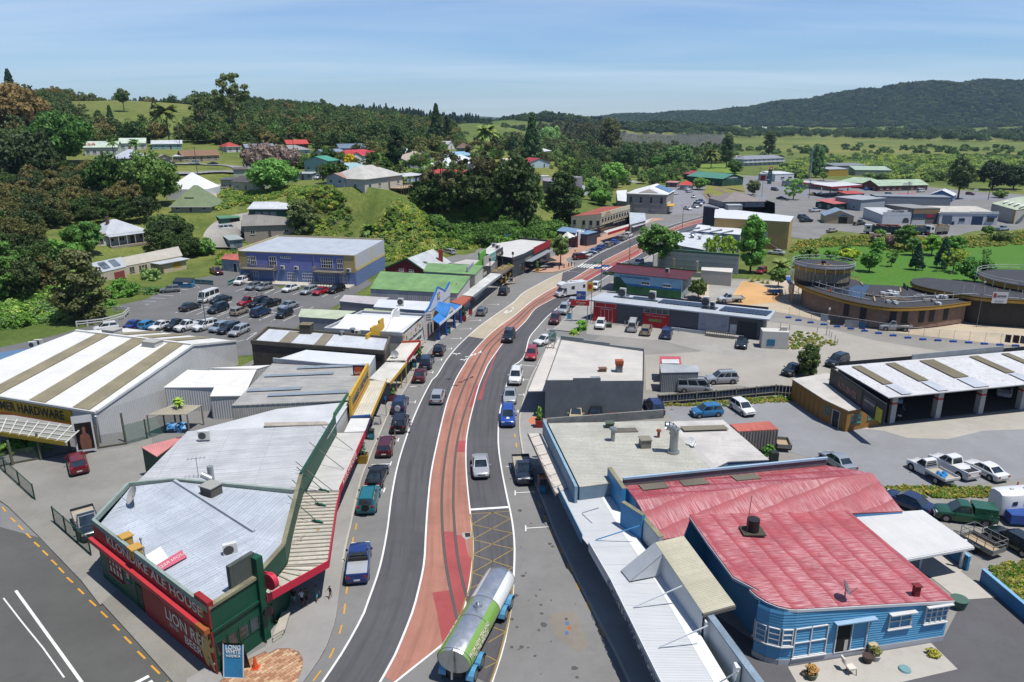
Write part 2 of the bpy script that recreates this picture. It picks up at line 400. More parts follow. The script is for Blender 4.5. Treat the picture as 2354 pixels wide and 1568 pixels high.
class Wl:
 def __init__(s,a,b,thing_,z0=0):
  s.a=v3(a.x,a.y,0);s.b=v3(b.x,b.y,0);s.L=(s.b-s.a).length;s.u=(s.b-s.a).normalized();s.n=v3(s.u.y,-s.u.x,0);s.t=thing_;s.z0=z0
 def p(s,d,z,o=0):return s.a+s.u*d+s.n*o+U*(z+s.z0)
 def box(s,name,d0,d1,z0,z1,o0,o1,mat,parent=None,label=None):
  m=bxm(s.p(d0,z0,o1),s.u*(d1-d0),-s.n*(o1-o0),U*(z1-z0));return ob(name,m,mat,parent or s.t,label=label)
 def sheet(s,name,d0,d1,z0,z1,o,mat,parent=None,d=None):
  m=MB();m.pol([s.p(d0,z0,o),s.p(d1,z0,o),s.p(d1,z1,o),s.p(d0,z1,o)],d);return ob(name,m,mat,parent or s.t)
 def win(s,d,z,w,h,nx=2,ny=1,frame='e8e8e6',glass=None,fw=.07,sill=True,name='window',proud=.05):
  f=MB();fm=pn(frame,.5,.05,dirt=.05)
  for i in rn(nx+1):
   x=d+(w-fw)*i/nx;f.box(s.p(x,z,proud),s.u*fw,-s.n*proud,U*h)
  for j in rn(ny+1):
   zz=z+(h-fw)*j/ny;f.box(s.p(d,zz,proud+.004),s.u*w,-s.n*proud,U*fw)
  if sill:f.box(s.p(d-.06,z-.08,proud+.07),s.u*(w+.12),-s.n*(proud+.06),U*.075)
  o=ob(name,f,fm,s.t)
  g=MB();g.pol([s.p(d+.02,z+.02,.02),s.p(d+w-.02,z+.02,.02),s.p(d+w-.02,z+h-.02,.02),s.p(d+.02,z+h-.02,.02)])
  ob('pane',g,glass or glm(),o);return o
 def door(s,d,w,h,col='30383c',z=0,name='door',frame='dddddd',handle=True):
  o=s.box(name,d,d+w,z,z+h,0,.035,pn(col)if isin(col,str)else col)
  f=MB()
  for x in(d-.07,d+w):f.box(s.p(x,z,.06),s.u*.07,-s.n*.055,U*(h+.07))
  f.box(s.p(d-.07,z+h,.063),s.u*(w+.14),-s.n*.055,U*.07);ob('door_frame',f,pn(frame,.5),o)
  if handle:s.box('handle',d+w*.86,d+w*.86+.09,z+1,z+1.12,.035,.085,pn('b5b5b5',.3,met=.8),o)
  return o
 def roll(s,d,w,h,col='8d9294',z=0,n=None):
  o=s.box('roller_door',d,d+w,z,z+h,0,.03,pn(col));n=n or max(4,int(h/.32))
  for i in rn(n):s.box('slat',d+.03,d+w-.03,z+h*i/n+.02,z+h*(i+1)/n-.03,.03,.05,pn(col),o)
  return o
 def text(s,st,d,z,size,mat,o=0,**k):return text(s.t,st,s.p(d,z,o),s.u,U,size,mat,**k)
def make_terrain():
 ys=np.concatenate([np.linspace(-120,20,5),np.linspace(30,420,66),np.geomspace(430,9500,88)])
 xs0=np.linspace(-1,1,121);xs0=np.sign(xs0)*np.abs(xs0)**1.25
 vs=[];fs=[]
 for y in ys:
  half=max(230,.95*max(y,0)+190)
  for x in xs0*half:vs.append((x,y))
 a=np.array(vs);z=hgt(a[:,0],a[:,1]);nx=len(xs0)
 z[a[:,1]<35]=-.04
 for j in rn(len(ys)-1):
  for i in rn(nx-1):k=j*nx+i;fs.append((k,k+1,k+nx+1,k+nx))
 me=bpy.data.meshes.new('terrain');me.from_pydata([(p[0],p[1],q)for p,q in zip(vs,z)],[],fs);me.polygons.foreach_set('use_smooth',[True]*len(fs));me.update()
 t=NT('pasture_and_scrub');p=t.pos();n1=t.noise(p,.012,6,.6);n2=t.noise(p,.11,6,.7);n3=t.noise(p,1.2,5,.75);n0=t.noise(p,.0035,3)
 cc=t.mix(t.rng(n1,.38,.64,0,1),lin('66783a'),lin('8a8f4c'));cc=t.mix(t.rng(n2,.42,.66,0,.75),cc,lin('4a5f28'))
 cc=t.mix(t.rng(n0,.5,.62,0,.5),cc,lin('9c9656'));cc=t.mix(t.rng(n3,.42,.7,0,.6),cc,lin('38501f'));cc=t.mix(t.rng(n3,.2,.4,.4,0),cc,lin('a8a860'))
 sp=t.n.new('ShaderNodeSeparateXYZ');t.link(p,sp.inputs[0]);cc=t.mix(t.math('MULTIPLY',t.rng(sp.outputs[2],6,22,0,1),t.rng(sp.outputs[1],1500,1800,0,1)),cc,lin('3c5230'))
 m=t.out(cc,.95,0,.15);t.bump(n3,.7,.5)
 o=ob('terrain',me,m);o['kind']='structure';return o
make_terrain()
road_mid=asp('7d7c7a',.35,.16);road_dark=asp('59585b',.35,.14,.5);lot_mat=asp('6a6a6a',.35,.18)
gravel=asp('85827c',.8,.22);conc=asp('a09d96',.2,.16);redm=asp('a87767',.2,.2,.45);beige=asp('b3a893',.2,.1,.2)
white=asp('e6e6e2',.1,.1);yellow=asp('d99f2e',.1,.15);newred=asp('a15050',.2,.16);dirt=asp('c39a68',.6,.22);claygrey=asp('b3a58f',.7,.2)
sr('street',flat([*W.at(0,-900,1700,-900,1030,0,985,520,860,900,660,1000,600,1140,560),*G.at(0,300,690,620,560,900,440,1100,370,1250,250,1480,70,1900,100,2354,240,2354,330,1740,470,1500,700,1340,900,1000,1300),*W.at(0,1330,800,1330,1100,1650,1700)],0),road_mid)
sr('yard_ground',flat([*W.at(0,1290,1700,1290,700,1400,640),G(1290,880),G(1700,880),*H.at(0,340,475,900,560,2700,560),W(3400,900),W(3400,1700)],-.012),gravel)
sr('industrial_yard',flat([*D.at(0,-330,1180,-60,1010,-100,860,700,900,1400,950,1900,1000,2700,1050,2700,1345,1930,1340,1700,1400,1300,1400,700,1335,560,1420,370,1400)],0),asp('7d7c7a',.4,.2))
sr('car_park',flat([*E.at(0,0,1130,0,1050,420,960,1000,800,1120,740,960,700,1240,640,1500,500,1880,420,1790,380,2060,380),*F.at(0,300,560,820,520,1000,470,1050,500,830,640,400,880),E(2354,1100),E(1300,1180)],.004),lot_mat)
sr('side_yard',flat([N(-300,-900),*I.at(0,0,880,600,800,1080,720,1300,640,1300,1000),*N.at(0,1000,100,880,420,830,550,420,40),I(-200,1000)],.006),asp('8a8882',.35,.22))
sr('driveway',flat([*K.at(0,1250,560,1240,260,1700,230),*H.at(0,140,830,700,900,1100,1000,2354,1200,2700,1300,2700,1480,1400,1440,300,1440),L(-100,200)],.004),asp('98938a',.9,.2))
sr('garage_yard',flat([*K.at(0,1720,1100,1400,720,1900,640),*L.at(0,0,280,400,340,800,560,2700,500,2700,800,2354,1000,1300,1120,600,840,300,760)],.004),asp('818284',.9,.24))
sr('concrete_forecourt',flat([*G.at(0,760,1230,1000,1290,1480,1320,1850,1400,2290,1400,2270,1600),*K.at(0,2240,300,1700,220,1400,140,740,80)],.012),conc)
sr('service_apron',flat([*L.at(0,860,560,1200,540,2000,440,2700,350,2700,560,2000,590,1700,660,1350,650,1150,590)],.012),asp('a8a49a',.3,.16))
sr('building_site',flat([G(1700,1050),G(1800,905),*H.at(0,0,480,330,480,700,700,1800,760,2700,800,2700,1080,2000,1010,1000,900,300,760,0,720)],.008),claygrey)
sr('clay_pad',flat([G(1960,1080),G(2080,910),*H.at(0,60,505,290,600,240,665,-40,690)],.014),dirt)
sr('concrete_pad',flat([*G.at(0,1790,900,2075,905,1960,1080,1790,1070)],.02),conc)
sr('park_lawn',flat([*H.at(0,300,400,380,240,780,170,1000,180,1300,230,1900,130,2700,60,2700,500,1200,560,950,500,930,450,480,330)],.01),grassm('4c7a26','70883a',.35,.06,'335c18'))
sr('rough_grass',flat([*H.at(0,330,250,420,150,600,130,900,90,1100,80,1600,110,1900,100,2300,40,2700,-40,2700,80,1900,150,1300,240,1000,190,780,180)],.006),grassm('6b7a33','a08a52',.8,.12))
sr('railway_ground',flat([*C.at(0,1760,960,1830,900,2080,940,2100,1000,2080,1060,1880,1080,1800,1090,1740,1020)],.021),grassm('7b8038','a38f58',.7,.1))
sr('station_car_park',flat([*C.at(0,1430,980,1640,960,1740,1030,1790,1100,1740,1180,1480,1200,1440,1180)],.0165),asp('85858a',.3,.12))
sr('motel_lawn',flat([*C.at(0,1640,800,1760,760,1980,770,2100,890,1900,830,1760,830)],.0125),grassm('6f8a34','8e9248',.5,.1))
sr('state_highway',strip(cat([*D.at(0,-350,1150,60,1100,150,1065,100,1010,-20,900,-150,850)]),cat([*D.at(0,-400,1120,-20,1060,60,1040,30,1000,-120,920,-260,870)]),.008),asp('7f8086',.3,.1))
sr('state_highway',strip(cat([*D.at(0,20,915,300,960,700,1010,1300,1025,1900,1030,2700,1040)]),cat([*D.at(0,60,955,250,1000,650,1060,1300,1075,1900,1075,2700,1090)]),.012),asp('7f8086',.3,.1))
left_edge=cat([*O.at(0,600,1530,800,1230,960,940,1010,810,1110,520,1170,230,1200,0),*J.at(0,1215,1130,1260,900,1325,680,1395,490,1470,320,1560,150),*F.at(0,1600,1290,1680,1160,1760,1060,1850,970,1950,880,2060,800,2160,730,2260,660),*G.at(0,200,1010,340,930,480,860,660,785,850,675,1000,605,1180,525,1500,420,1740,350)])
med_left=cat([*O.at(0,1090,1540,1230,1290,1300,1130,1390,900,1440,720,1490,480,1505,230,1520,0),*J.at(0,1550,950,1600,700,1650,480,1700,300,1770,130,1850,0),*F.at(0,1870,1140,1960,1030,2060,930,2160,850,2260,780),*G.at(0,260,1090,400,1000,500,950,640,880,770,800,900,730,1050,655,1190,585,1490,445,1730,372)])
med_right=cat([*O.at(0,1640,1280,1720,1130,1800,1000,1860,760,1895,560,1910,380,1900,180,1880,0),*J.at(0,1865,1100,1850,900,1850,700,1870,550,1910,380,1960,200,2010,80),*F.at(0,2040,1190,2130,1060,2180,1000,2354,830),*G.at(0,300,1150,420,1080,530,1025,640,970,740,915,850,850,960,790,1070,740,1180,690,1500,478,1735,402)])
right_edge=cat([*O.at(0,2060,1530,2150,1260,2190,1100,2240,820,2255,640,2265,360,2250,160,2220,0),*J.at(0,2200,1150,2160,950,2130,750,2125,600,2140,420,2200,180,2260,20),F(2300,1180),F(2354,1110),*G.at(0,250,1400,310,1320,420,1200,560,1090,700,1000,860,905,1000,820,1200,730,1560,520,1740,450)])
lane=strip(left_edge,med_left,.012);strip(med_right,right_edge,.012,lane);sr('road',lane,road_dark)
tri=[O(1090,1540),*med_left[2:20]]
sr('median',strip(med_left[2:],[*O.at(0,1230,1500,1500,1285,1730,1110),*med_right[10:]],.016),redm)
sr('road_beige_section',strip([p for p in left_edge if F(2354,605).y+25>p.y>F(1850,970).y],[p for p in med_left if F(2354,710).y+22>p.y>F(1990,980).y-1],.02),beige)
mk=MB()
for c in(left_edge,med_left,right_edge):line(c,.16,.024,mk)
line(med_right[14:],.14,.024,mk);line([*O.at(0,1230,1510,1500,1295,1760,1090)],.16,.024,mk)
line([J(1890,1262),J(2215,1240)],.35,.024,mk)
sr('road_marking',mk,white)
def bayline(pts,w=.12,z=.024):return line(pts,w,z)
bays=MB()
for a,b in[(J(1040,878),J(1205,868)),(J(960,1110),J(1150,1095)),(J(1250,670),J(1270,665)),(J(1290,345),J(1415,340)),(J(1370,207),J(1490,205)),(F(1370,1388),F(1490,1380)),(F(1530,1265),F(1565,1262)),(F(1600,1160),F(1640,1155)),(F(1690,1065),F(1725,1060)),(F(1720,975),F(1805,972)),(F(1790,895),F(1890,890)),(F(1880,822),F(1970,818)),(F(2030,685),F(2125,682)),(K(130,1440),K(300,1430)),(K(50,1215),K(90,1212)),(K(180,345),K(300,355)),(K(200,470),K(245,472)),(K(150,600),K(205,600)),(K(120,742),K(155,742)),(K(390,40),K(480,48)),(G(390,1325),G(480,1335)),(Q(220,183),Q(420,170)),(G(590,825),G(690,835)),(G(1000,740),G(1090,755)),(G(960,400),G(990,410))]:
 line([a,b],.12,.024,bays)
 line([b+(b-a).normalized()*0-v3(0,.5,0),b+v3(0,.5,0)],.12,.025,bays)if b.x<2 else line([a-v3(0,.5,0),a+v3(0,.5,0)],.12,.025,bays)
sr('bay_marking',bays,white)
pc=MB();pcr=MB()
a0,a1,b0,b1=G(660,790),G(1000,820),G(705,760),G(1062,790)
for i in rn(14):
 t0,t1=(i+.1)/14,(i+.6)/14;m=pc
 m.pol([setz([q],.028)[0]for q in(a0.lerp(a1,t0),a0.lerp(a1,t1),b0.lerp(b1,t1),b0.lerp(b1,t0))])
sr('pedestrian_crossing',pc,white)
sr('red_crossing_band',flat([*G.at(0,905,812,1000,822,1062,790,965,780)],.0215),newred)
for i,q in en([[G(1860,1250)if False else F(1945,1498),*F.at(0,1985,1390,2050,1230,2110,1085,2125,1070,2060,1240,2020,1340,1980,1498)],[*O.at(0,1560,735,1705,712,1750,900,1785,1010,1760,1090,1645,1160,1600,900)],[*O.at(0,1660,210,1745,212,1775,430,1850,760,1800,960,1700,660,1665,440)],[*O.at(0,1760,240,1830,245,1870,420,1895,440,1860,740,1800,560)],[*J.at(0,1770,675,1850,668,1850,770,1768,770)],[*J.at(0,1875,385,1905,385,1960,200,1935,200)],[*G.at(0,640,930,900,790,1190,640,1190,670,930,800,680,935)],[*G.at(0,1500,462,1735,388,1735,400,1505,476)]]):
 sr('fresh_red_patch',flat(q,.0205),newred)
def mid_rail(fr):
 out=[]
 for p in med_left:
  if p.y<J(1850,0).y+6:continue
  q=min(med_right,key=lambda v:(v-p).length);out.append(p.lerp(q,fr))
 return out[::4]
for pts in([*O.at(0,1790,1030,1760,900,1710,680,1670,440,1650,230,1640,0),*J.at(0,1640,1200,1650,1000,1680,760,1710,600,1750,430,1810,260,1880,100),*mid_rail(.37)],[*O.at(0,1870,830,1810,600,1775,420,1755,230,1740,0),*J.at(0,1740,1200,1745,980,1765,740,1795,580,1840,420,1890,280,1960,100),*mid_rail(.67)]):
 c=cat(pts,4);g=line(c,.24,.026);sr('rail_groove',g,pn('57504c',.8));sr('rail',line(c,.08,.03),pn('8d857e',.35,met=.6))
hat=MB()
el=[*O.at(0,1890,60,1900,150,1905,280,1908,410,1900,565,1880,700)];er=[*O.at(0,2225,38,2228,100,2245,225,2258,360,2252,520,2250,680,2230,870,2190,1070,2120,1325,2060,1498)]
for a,b in[(el[0],er[0]),(el[1],O(2075,45)),(O(2075,45),er[1]),(er[1],el[2]),(el[1],er[2]),(el[2],er[3]),(er[2],el[3]),(el[3],er[4]),(er[3],el[4]),(el[4],er[5]),(er[4],el[5]),(er[5],O(2060,790)),(O(2080,830),er[6]),(er[6],O(2050,960)),(O(2050,1020),er[7]),(er[7],O(2040,1160)),(O(2000,1260),er[8]),(er[8],O(2010,1380))]:line([a,b],.1,.0252,hat)
line(cat(er[5:]),.14,.0265,hat);line(cat([O(1885,60),*el[1:],*O.at(0,1840,800,1790,960,1660,1330)]),.12,.0265,hat)
sr('box_junction_marking',hat,asp('97824f',.2,.2))
ss=MB();line([*N.at(0,135,715,700,1498,900,1780)],.2,.012,ss);line([*N.at(0,30,780,200,1000,350,1180,550,1460)],.1,.012,ss);sr('side_road_marking',ss,white)
sr('side_road',flat([W(-900,1700),W(-900,1180),I(0,1190),*N.at(0,0,170,330,260,700,640,1130,1110,1460,1480,1700,1780)],.006),asp('595956',.4,.18))
yd=MB()
for a,b in[((20,0),(50,40)),((90,90),(132,128)),((155,155),(198,195)),((222,225),(265,265)),((293,300),(338,340)),((365,372),(410,415)),((440,452),(488,498)),((502,518),(548,565)),((572,602),(625,648)),((668,698),(718,745)),((765,797),(822,848)),((865,895),(920,947)),((968,1005),(1022,1057)),((1065,1110),(1125,1170)),((1178,1235),(1243,1298)),((1295,1357),(1368,1428)),((1430,1495),(1500,1560)),((-60,-60),(-25,-35))]:
 line([N(*a),N(*b)],.13,.012,yd)
c_=cat([*O.at(0,540,1490,670,1310,750,1130,795,970,815,820,832,680,880,290,905,190),J(905,1420),J(925,1320)]);dashes(c_,1.1,1.3,.12,.012,yd)
dashes(cat([*K.at(0,125,935,150,1080,190,1210,300,1460),*Q.at(0,430,190,540,410,655,650,705,755,860,1040,1000,1330)]),1.2,1.5,.13,.012,yd)
dashes(cat([*G.at(0,70,960,160,860,210,838)]),2.2,1,.12,.012,yd);dashes(cat([*G.at(0,320,845,480,838,640,795)]),1.5,1.2,.12,.012,yd)
sr('kerb_marking',yd,yellow)
lt=text(None,'GIVE',setz([N(1010,1660)],.016)[0],(N(1460,1480)-N(1130,1110)).cross(U)*-1,(N(1130,1110)-N(1460,1480)),2.2,white,.02,name='give_way_marking');lt['kind']='structure'
dm=MB();dp=[*G.at(0,40,1190,125,1132,128,1140,100,1180,48,1195)]
for q in([F(2170,765),F(2190,738)],[F(2190,738),F(2265,702)],[F(2265,702),F(2245,730)],[F(2245,730),F(2170,765)],[G(38,1192),G(70,1155)],[G(70,1155),G(128,1133)],[G(128,1133),G(95,1172)],[G(95,1172),G(38,1192)]):line(q,.14,.026,dm)
sr('diamond_marking',dm,white)
lk=cat([*O.at(0,455,1510,620,1270,700,1080,745,900,775,650,830,330,870,160),*J.at(0,900,1250,960,1000,1015,860,1050,770,1120,610,1200,430,1275,320,1345,220,1400,120),*F.at(0,1440,1260,1530,1090,1670,960,1840,815,1970,690,2110,560,2230,470),*G.at(0,0,905,110,860,200,832)],5)
def kerbed(name,curve,width,mat,side=-1,h=.13):
 inner=offs(curve,side*width);n=len(curve);m=strip(curve,inner,h)
 for i in rn(n-1):
  a,b=curve[i],curve[i+1];q=[a,b,b+U*h,a+U*h]
  q=[v3(v.x,v.y,(h if k>1 else-.02))for k,v in en(q)];m.pol(q if side<0 else q[::-1])
 sr(name,m,mat)
 k=line(offs(curve,side*.09),.17,h+.004);sr('kerb',k,asp('b6b1a5',.2,.12))
pave=asp('989692',.25,.16)
kerbed('footpath',lk,4.3,pave)
sr('corner_footpath',flat([*O.at(0,455,1510,620,1270,700,1080,745,900,775,650,800,480,380,560,120,800,150,1195),*N.at(0,1865,1435,1760,1400,1600,1480,1600,1700),O(300,1650)],.136),pave)
sr('side_footpath',flat([*N.at(0,70,0,330,255,700,640,1130,1110,1460,1480,1640,1700,1700,1560,1865,1435,865,510,470,150,430,60),*I.at(0,300,1190,0,900,-300,700,-300,950,0,1190)],.11),asp('8a877f',.3,.22))
rk=cat([*Q.at(0,1110,1540,960,1220,780,880,640,600,470,240),*K.at(0,330,1440,215,1200,172,990,160,860,168,760,200,640,250,480,320,340,400,190,470,110)],5)
kerbed('footpath',rk,3.6,pave,1)
rk2=cat([*G.at(0,450,1330,530,1260,600,1180,700,1080,830,1000,960,920,1070,840,1150,780,1290,700,1500,590,1700,500)],5)
kerbed('footpath',rk2,4,pave,1)
lk2=cat([*G.at(0,235,810,300,835,470,835,640,785,560,735,640,690,760,640,860,590,1000,520,1180,450,1300,405,1420,380)],5)
kerbed('footpath',lk2,4.6,asp('b08d78',.3,.2))
sr('terracotta_paving',flat([*K.at(0,240,830,265,795,330,790,330,860,270,860)],.14),asp('c07a5c',.3,.15))
def bricks():
 pol=_poly([*O.at(0,-420,1640,-60,1340,130,1245,160,1265,230,1225,330,1220,420,1250,455,1310,450,1400,405,1500,380,1640)])
 base=sr('brick_paving',flat([v3(*q,0)for q in pol],.14),asp('8a6a55',.2,.1));base['label']='tan brick paving at corner'
 rz=(O(150,1195)-N(1865,1435));an=math.atan2(rz.y,rz.x);c,s=cos(an),sin(an);mats=[pn(k,.85,.1)for k in('c29a77','b98b69','cfae8a','a87a5c')]
 bw,bh=.46,.23;mm=[]
 for k in rn(4):
  b=abm(-bw/2+.012,bw/2-.012,-bh/2+.012,bh/2-.012,0,.012+.003*k);me=b.mesh('brick');me.materials.append(mats[k]);mm.append(me)
 o0=v3(pol[:,0].mean(),pol[:,1].mean(),0);cand=[]
 for j in rn(-40,41):
  for i in rn(-24,25):
   x=(i+.5*(j%2))*bw;y=j*bh;cand.append((o0.x+x*c-y*s,o0.y+x*s+y*c))
 cp=np.array(cand);ok=cp[_sdf(cp[:,0],cp[:,1],pol)<-.1]
 d=ok[:,1];order=np.argsort(np.hypot(ok[:,0]-O(300,1380).x,ok[:,1]-O(300,1380).y));rest=MB()
 for n_,q in en(order):
  x,y=ok[q]
  if n_<296:
   o=bpy.data.objects.new('brick',random.choice(mm));COL.objects.link(o);o.parent=base;o.location=(x,y,.141);o.rotation_euler[2]=an
  else:
   u=v3(c,s,0);w=v3(-s,c,0);rest.box(v3(x,y,.141)-u*(bw/2-.012)-w*(bh/2-.012),u*(bw-.024),w*(bh-.024),U*.014)
 if rest.f:r=ob('outer_bricks',rest,mats[0],base);r['kind']='stuff'
bricks()
cb=MB()
for a,b in[((1500,755),(1545,738)),((1590,762),(1780,698)),((1680,768),(1790,720)),((1765,778),(1800,765)),((1855,785),(1960,745)),((1945,795),(1975,782)),((2035,800),(2130,768)),((2130,808),(2160,795)),((2220,815),(2354,765)),((2315,828),(2354,812)),((1700,690),(1985,655)),((1710,700),(1960,740)),((1800,735),(1985,655)),((1890,760),(2070,680)),((1960,700),(2240,745)),((2015,570),(2110,535)),((2095,578),(2130,565)),((2180,580),(2210,568)),((2260,585),(2345,550)),((1360,600),(1485,608)),((1290,625),(1415,632)),((1225,652),(1335,656)),((1240,680),(1275,682)),((1545,553),(1612,556)),((1600,530),(1675,534)),((1530,580),(1550,582)),((1020,885),(1080,870)),((2110,985),(2195,925)),((1380,915),(1395,905)),((2030,1000),(2090,985))]:
 line([E(*a),E(*b)],.11,.012,cb)
for a,b in[((40,580),(60,570)),((200,588),(285,555)),((365,600),(450,562)),((620,618),(670,592)),((720,625),(765,605)),((130,590),(210,550)),((180,750),(280,752)),((80,818),(180,768)),((180,828),(220,805)),((280,825),(395,775)),((370,728),(450,698)),((430,760),(545,702)),((180,725),(275,685)),((0,805),(25,795)),((350,770),(398,776)),((0,940),(58,920)),((180,742),(245,760))]:
 line([F(*a),F(*b)],.11,.012,cb)
sr('car_park_marking',cb,white)
def ccw(pts):
 pts=[Vector(p)for p in pts];return pts if area(pts)>0 else pts[::-1]
def grow(pts,d):
 c=sum((v3(p.x,p.y,0)for p in pts),v3(0,0,0))/len(pts);out=[]
 for p in pts:
  e=v3(p.x-c.x,p.y-c.y,0);out.append(p+e.normalized()*d*1.3)
 return out
class Blk:
 def __init__(s,name,label,cat_,pts,roof,wall,rdir=None,over=.25,base=0,par=None,parmat=None,parh=.5,thick=.1,roofname='roof',tri=None,drop=0):
  s.p=ccw(pts);p=s.p;c=sum(p,v3(0,0,0))/len(p);s.t=th(name,label,cat_,(c.x,c.y,base));n=len(p);s.base=base
  w=MB()
  for i in rn(n):
   a,b=p[i],p[(i+1)%n];w.pol([(a.x,a.y,base-.3),(b.x,b.y,base-.3),b-U*.06,a-U*.06])
  s.wallo=ob('wall',w,wall,s.t)
  r=MB();q=[v-U*drop for v in(grow(p,over)if over else p)]
  if tri:
   for t in tri:r.slb([q[k]if isin(k,int)else k for k in t],thick,rdir)
  else:r.slb(q,thick,rdir)
  s.roof=ob(roofname,r,roof,s.t)
  if par:
   for i in par:
    a,b=p[i],p[(i+1)%n];u=(b-a).normalized();nn=v3(u.y,-u.x,0).normalized();m=MB()
    m.box(a+nn*.12-U*.25,(b-a),-nn*.22,U*(parh+.25));ob('parapet',m,parmat or wall,s.t)
 def wall(s,i):a,b=s.p[i%len(s.p)],s.p[(i+1)%len(s.p)];return Wl(a,b,s.t,s.base)
 def near(s,q):
  return min(rn(len(s.p)),key=lambda i:((s.p[i]+s.p[(i+1)%len(s.p)])/2-q).length)
def on(t,name,pts,mat,th=.06,d=None,label=None):
 o=ob(name,slm(pts,th,d),mat,t);return o
def acon(t,p,dirv,w=.9,h=.7,d=.35,stand=0):
 u=Vector(dirv);u.z=0;u.normalize();n=v3(u.y,-u.x,0);p=Vector(p)
 o=ob('air_conditioner',bxm(p-u*w/2+n*d/2,u*w,-n*d,U*h),pn('dcdcd6',.5),t)
 f=MB();c=p+n*(d/2+.01)+U*h*.5-u*w*.12;r=h*.4
 f.pol([c+(u*cos(k*.5236)+U*sin(k*.5236))*r for k in rn(12)]);ob('fan_grille',f,'4a4c4d',o)
 for e in(-.35,.35):ob('foot',bxm(p+u*e*w-u*.05+n*(d/2+.03)-U*.1,u*.1,-n*(d+.06),U*.1),'55524c',o)
 return o
def flue(t,p,r=.16,h=1,mat=None,capm=None):
 m=mat or pn('a9adad',.35,met=.6);p=Vector(p);o=ob('flue',tbm(p-U*.2,p+U*h,r,n=10),m,t,40)
 ob('cowl',tbm(p+U*h,p+U*(h+.16),r*1.9,r*1.6,n=10),capm or m,o,40);return o
def dish(t,p,aim,r=.42,h=.9,col='c9ccce'):
 p=Vector(p);a=Vector(aim).normalized();c=p+U*h;u=a.cross(U).normalized();v=u.cross(a);m=MB();N_=14
 rings=[[c+a*(-.25*r+.28*r*q*q)+(u*cos(6.2832*k/N_)+v*sin(6.2832*k/N_))*r*q for k in rn(N_)]for q in(.05,.5,1)]
 for i in(0,1):
  for k in rn(N_):m.pol([rings[i][k],rings[i][(k+1)%N_],rings[i+1][(k+1)%N_],rings[i+1][k]])
 m.pol(rings[0][::-1]);o=ob('satellite_dish',m,pn(col,.5),t,50)
 s_=tbm(p-U*.1,c-a*.1,.03,n=6);s_.bar(p+u*.5,c-a*.12-U*.3,.018);s_.bar(p-u*.5,c-a*.12-U*.3,.018);s_.bar(c-v*r*.8,c+a*r*1.2-v*r*.3,.018);ob('stand',s_,'8d9092',o);return o
def antenna(t,p,h=2.2,n=5,u=(1,.3,0)):
 p=Vector(p);u=Vector(u).normalized();v=v3(-u.y,u.x,0);m=brm(p,p+U*h,.02);m.bar(p+U*h*.95-u*.8,p+U*h*.95+u*.8,.016)
 for k in rn(n):c=p+U*h*.95+u*(-.7+1.4*k/(n-1));m.bar(c-v*.4,c+v*.4,.012)
 return ob('antenna',m,pn('9b9b98',.4,met=.5),t)
def vbox(t,p,u,w,d,h,mat,capm=None):
 u=Vector(u);u.z=0;u.normalize();v=v3(-u.y,u.x,0);p=Vector(p)
 o=ob('roof_vent',bxm(p-u*w/2-v*d/2-U*.2,u*w,v*d,U*(h+.2)),mat,t)
 ob('vent_cap',bxm(p-u*(w/2+.08)-v*(d/2+.08)+U*h,u*(w+.16),v*(d+.16),U*.08),capm or mat,o);return o
def on_slope(a,b,c,s,t_):
 return a+(b-a)*s+(c-a)*t_
def srect(t,name,a,b,c,s0,s1,t0,t1,mat,lift=.06,d=None,th=.04):
 n=(b-a).cross(c-a).normalized();n=n if n.z>0 else-n
 q=[on_slope(a,b,c,*k)+n*lift for k in((s0,t0),(s1,t0),(s1,t1),(s0,t1))]
 return ob(name,slm(q,th,d if d is not None else(c-a)),mat,t)
def cnp(name,label,pts,mat,thick=.12,rdir=None,fascia=None,fmat=None,fh=.45,posts=(),pmat=None,pr=.07,group=None,parent=None):
 pts=[Vector(p)for p in pts];c=sum(pts,v3(0,0,0))/len(pts)
 t=parent or th(name,label,'verandah',(c.x,c.y,0),group)
 ob('verandah_roof' if not parent else 'verandah',slm(pts,thick,rdir),mat,t)
 for k,(i,j)in en(fascia or()):
  a,b=pts[i],pts[j];u=(b-a).normalized();n=v3(u.y,-u.x,0);cen=c-a;n=n if n.dot(cen)<0 else-n
  ob('fascia',bxm(a-U*(fh*.6)+n*.003,b-a,n*.07,U*fh),fmat or mat,t)
 for p in posts:ob('post',tbm(v3(p.x,p.y,.1),v3(p.x,p.y,p.z),pr,n=8),pmat or mat,t,40)
 return t
def lion(t,c,r,u,h,mat):
 pts=[(-.1,-.5),(.05,-.5),(.06,-.36),(0,-.2),(.16,-.3),(.3,-.5),(.4,-.48),(.3,-.25),(.22,-.05),(.4,0),(.5,.12),(.45,.2),(.33,.1),(.2,.12),(.38,.3),(.34,.36),(.18,.25),(.22,.4),(.1,.5),(-.08,.46),(-.16,.3),(-.12,.1),(-.2,-.1),(-.36,-.05),(-.42,.12),(-.34,.25),(-.46,.34),(-.5,.1),(-.45,-.12),(-.28,-.22),(-.22,-.36)]
 n=Vector(r).cross(Vector(u));m=MB();P=[Vector(c)+Vector(r)*x*h*.75+Vector(u)*y*h+n*.02 for x,y in pts];m.pol(P);return ob('lion_emblem',m,mat,t)
wood_w=pn('8d8577',.8);galv='b9bdbe'
green_d=pn('12503c',.55,.15);red_w=pn('9c2326',.55,.12);redlet=pn('cf2d48',.5,.08,dirt=.08);cream=pn('e3d6c4',.6,.05,dirt=.05);gold=pn('c8a25c',.5,.05,dirt=.05);lichen=cg('9a9578',1.5,.9,pch=.5,mos=.9)
z5=5.3
AH=th('ale_house','corner ale house with dark red side wall, green front and pale blue grey iron roof','pub',N(1865,1435))
c0,c1,c2=N(800,115,z5),N(1785,865,z5),O(60,600,z5)
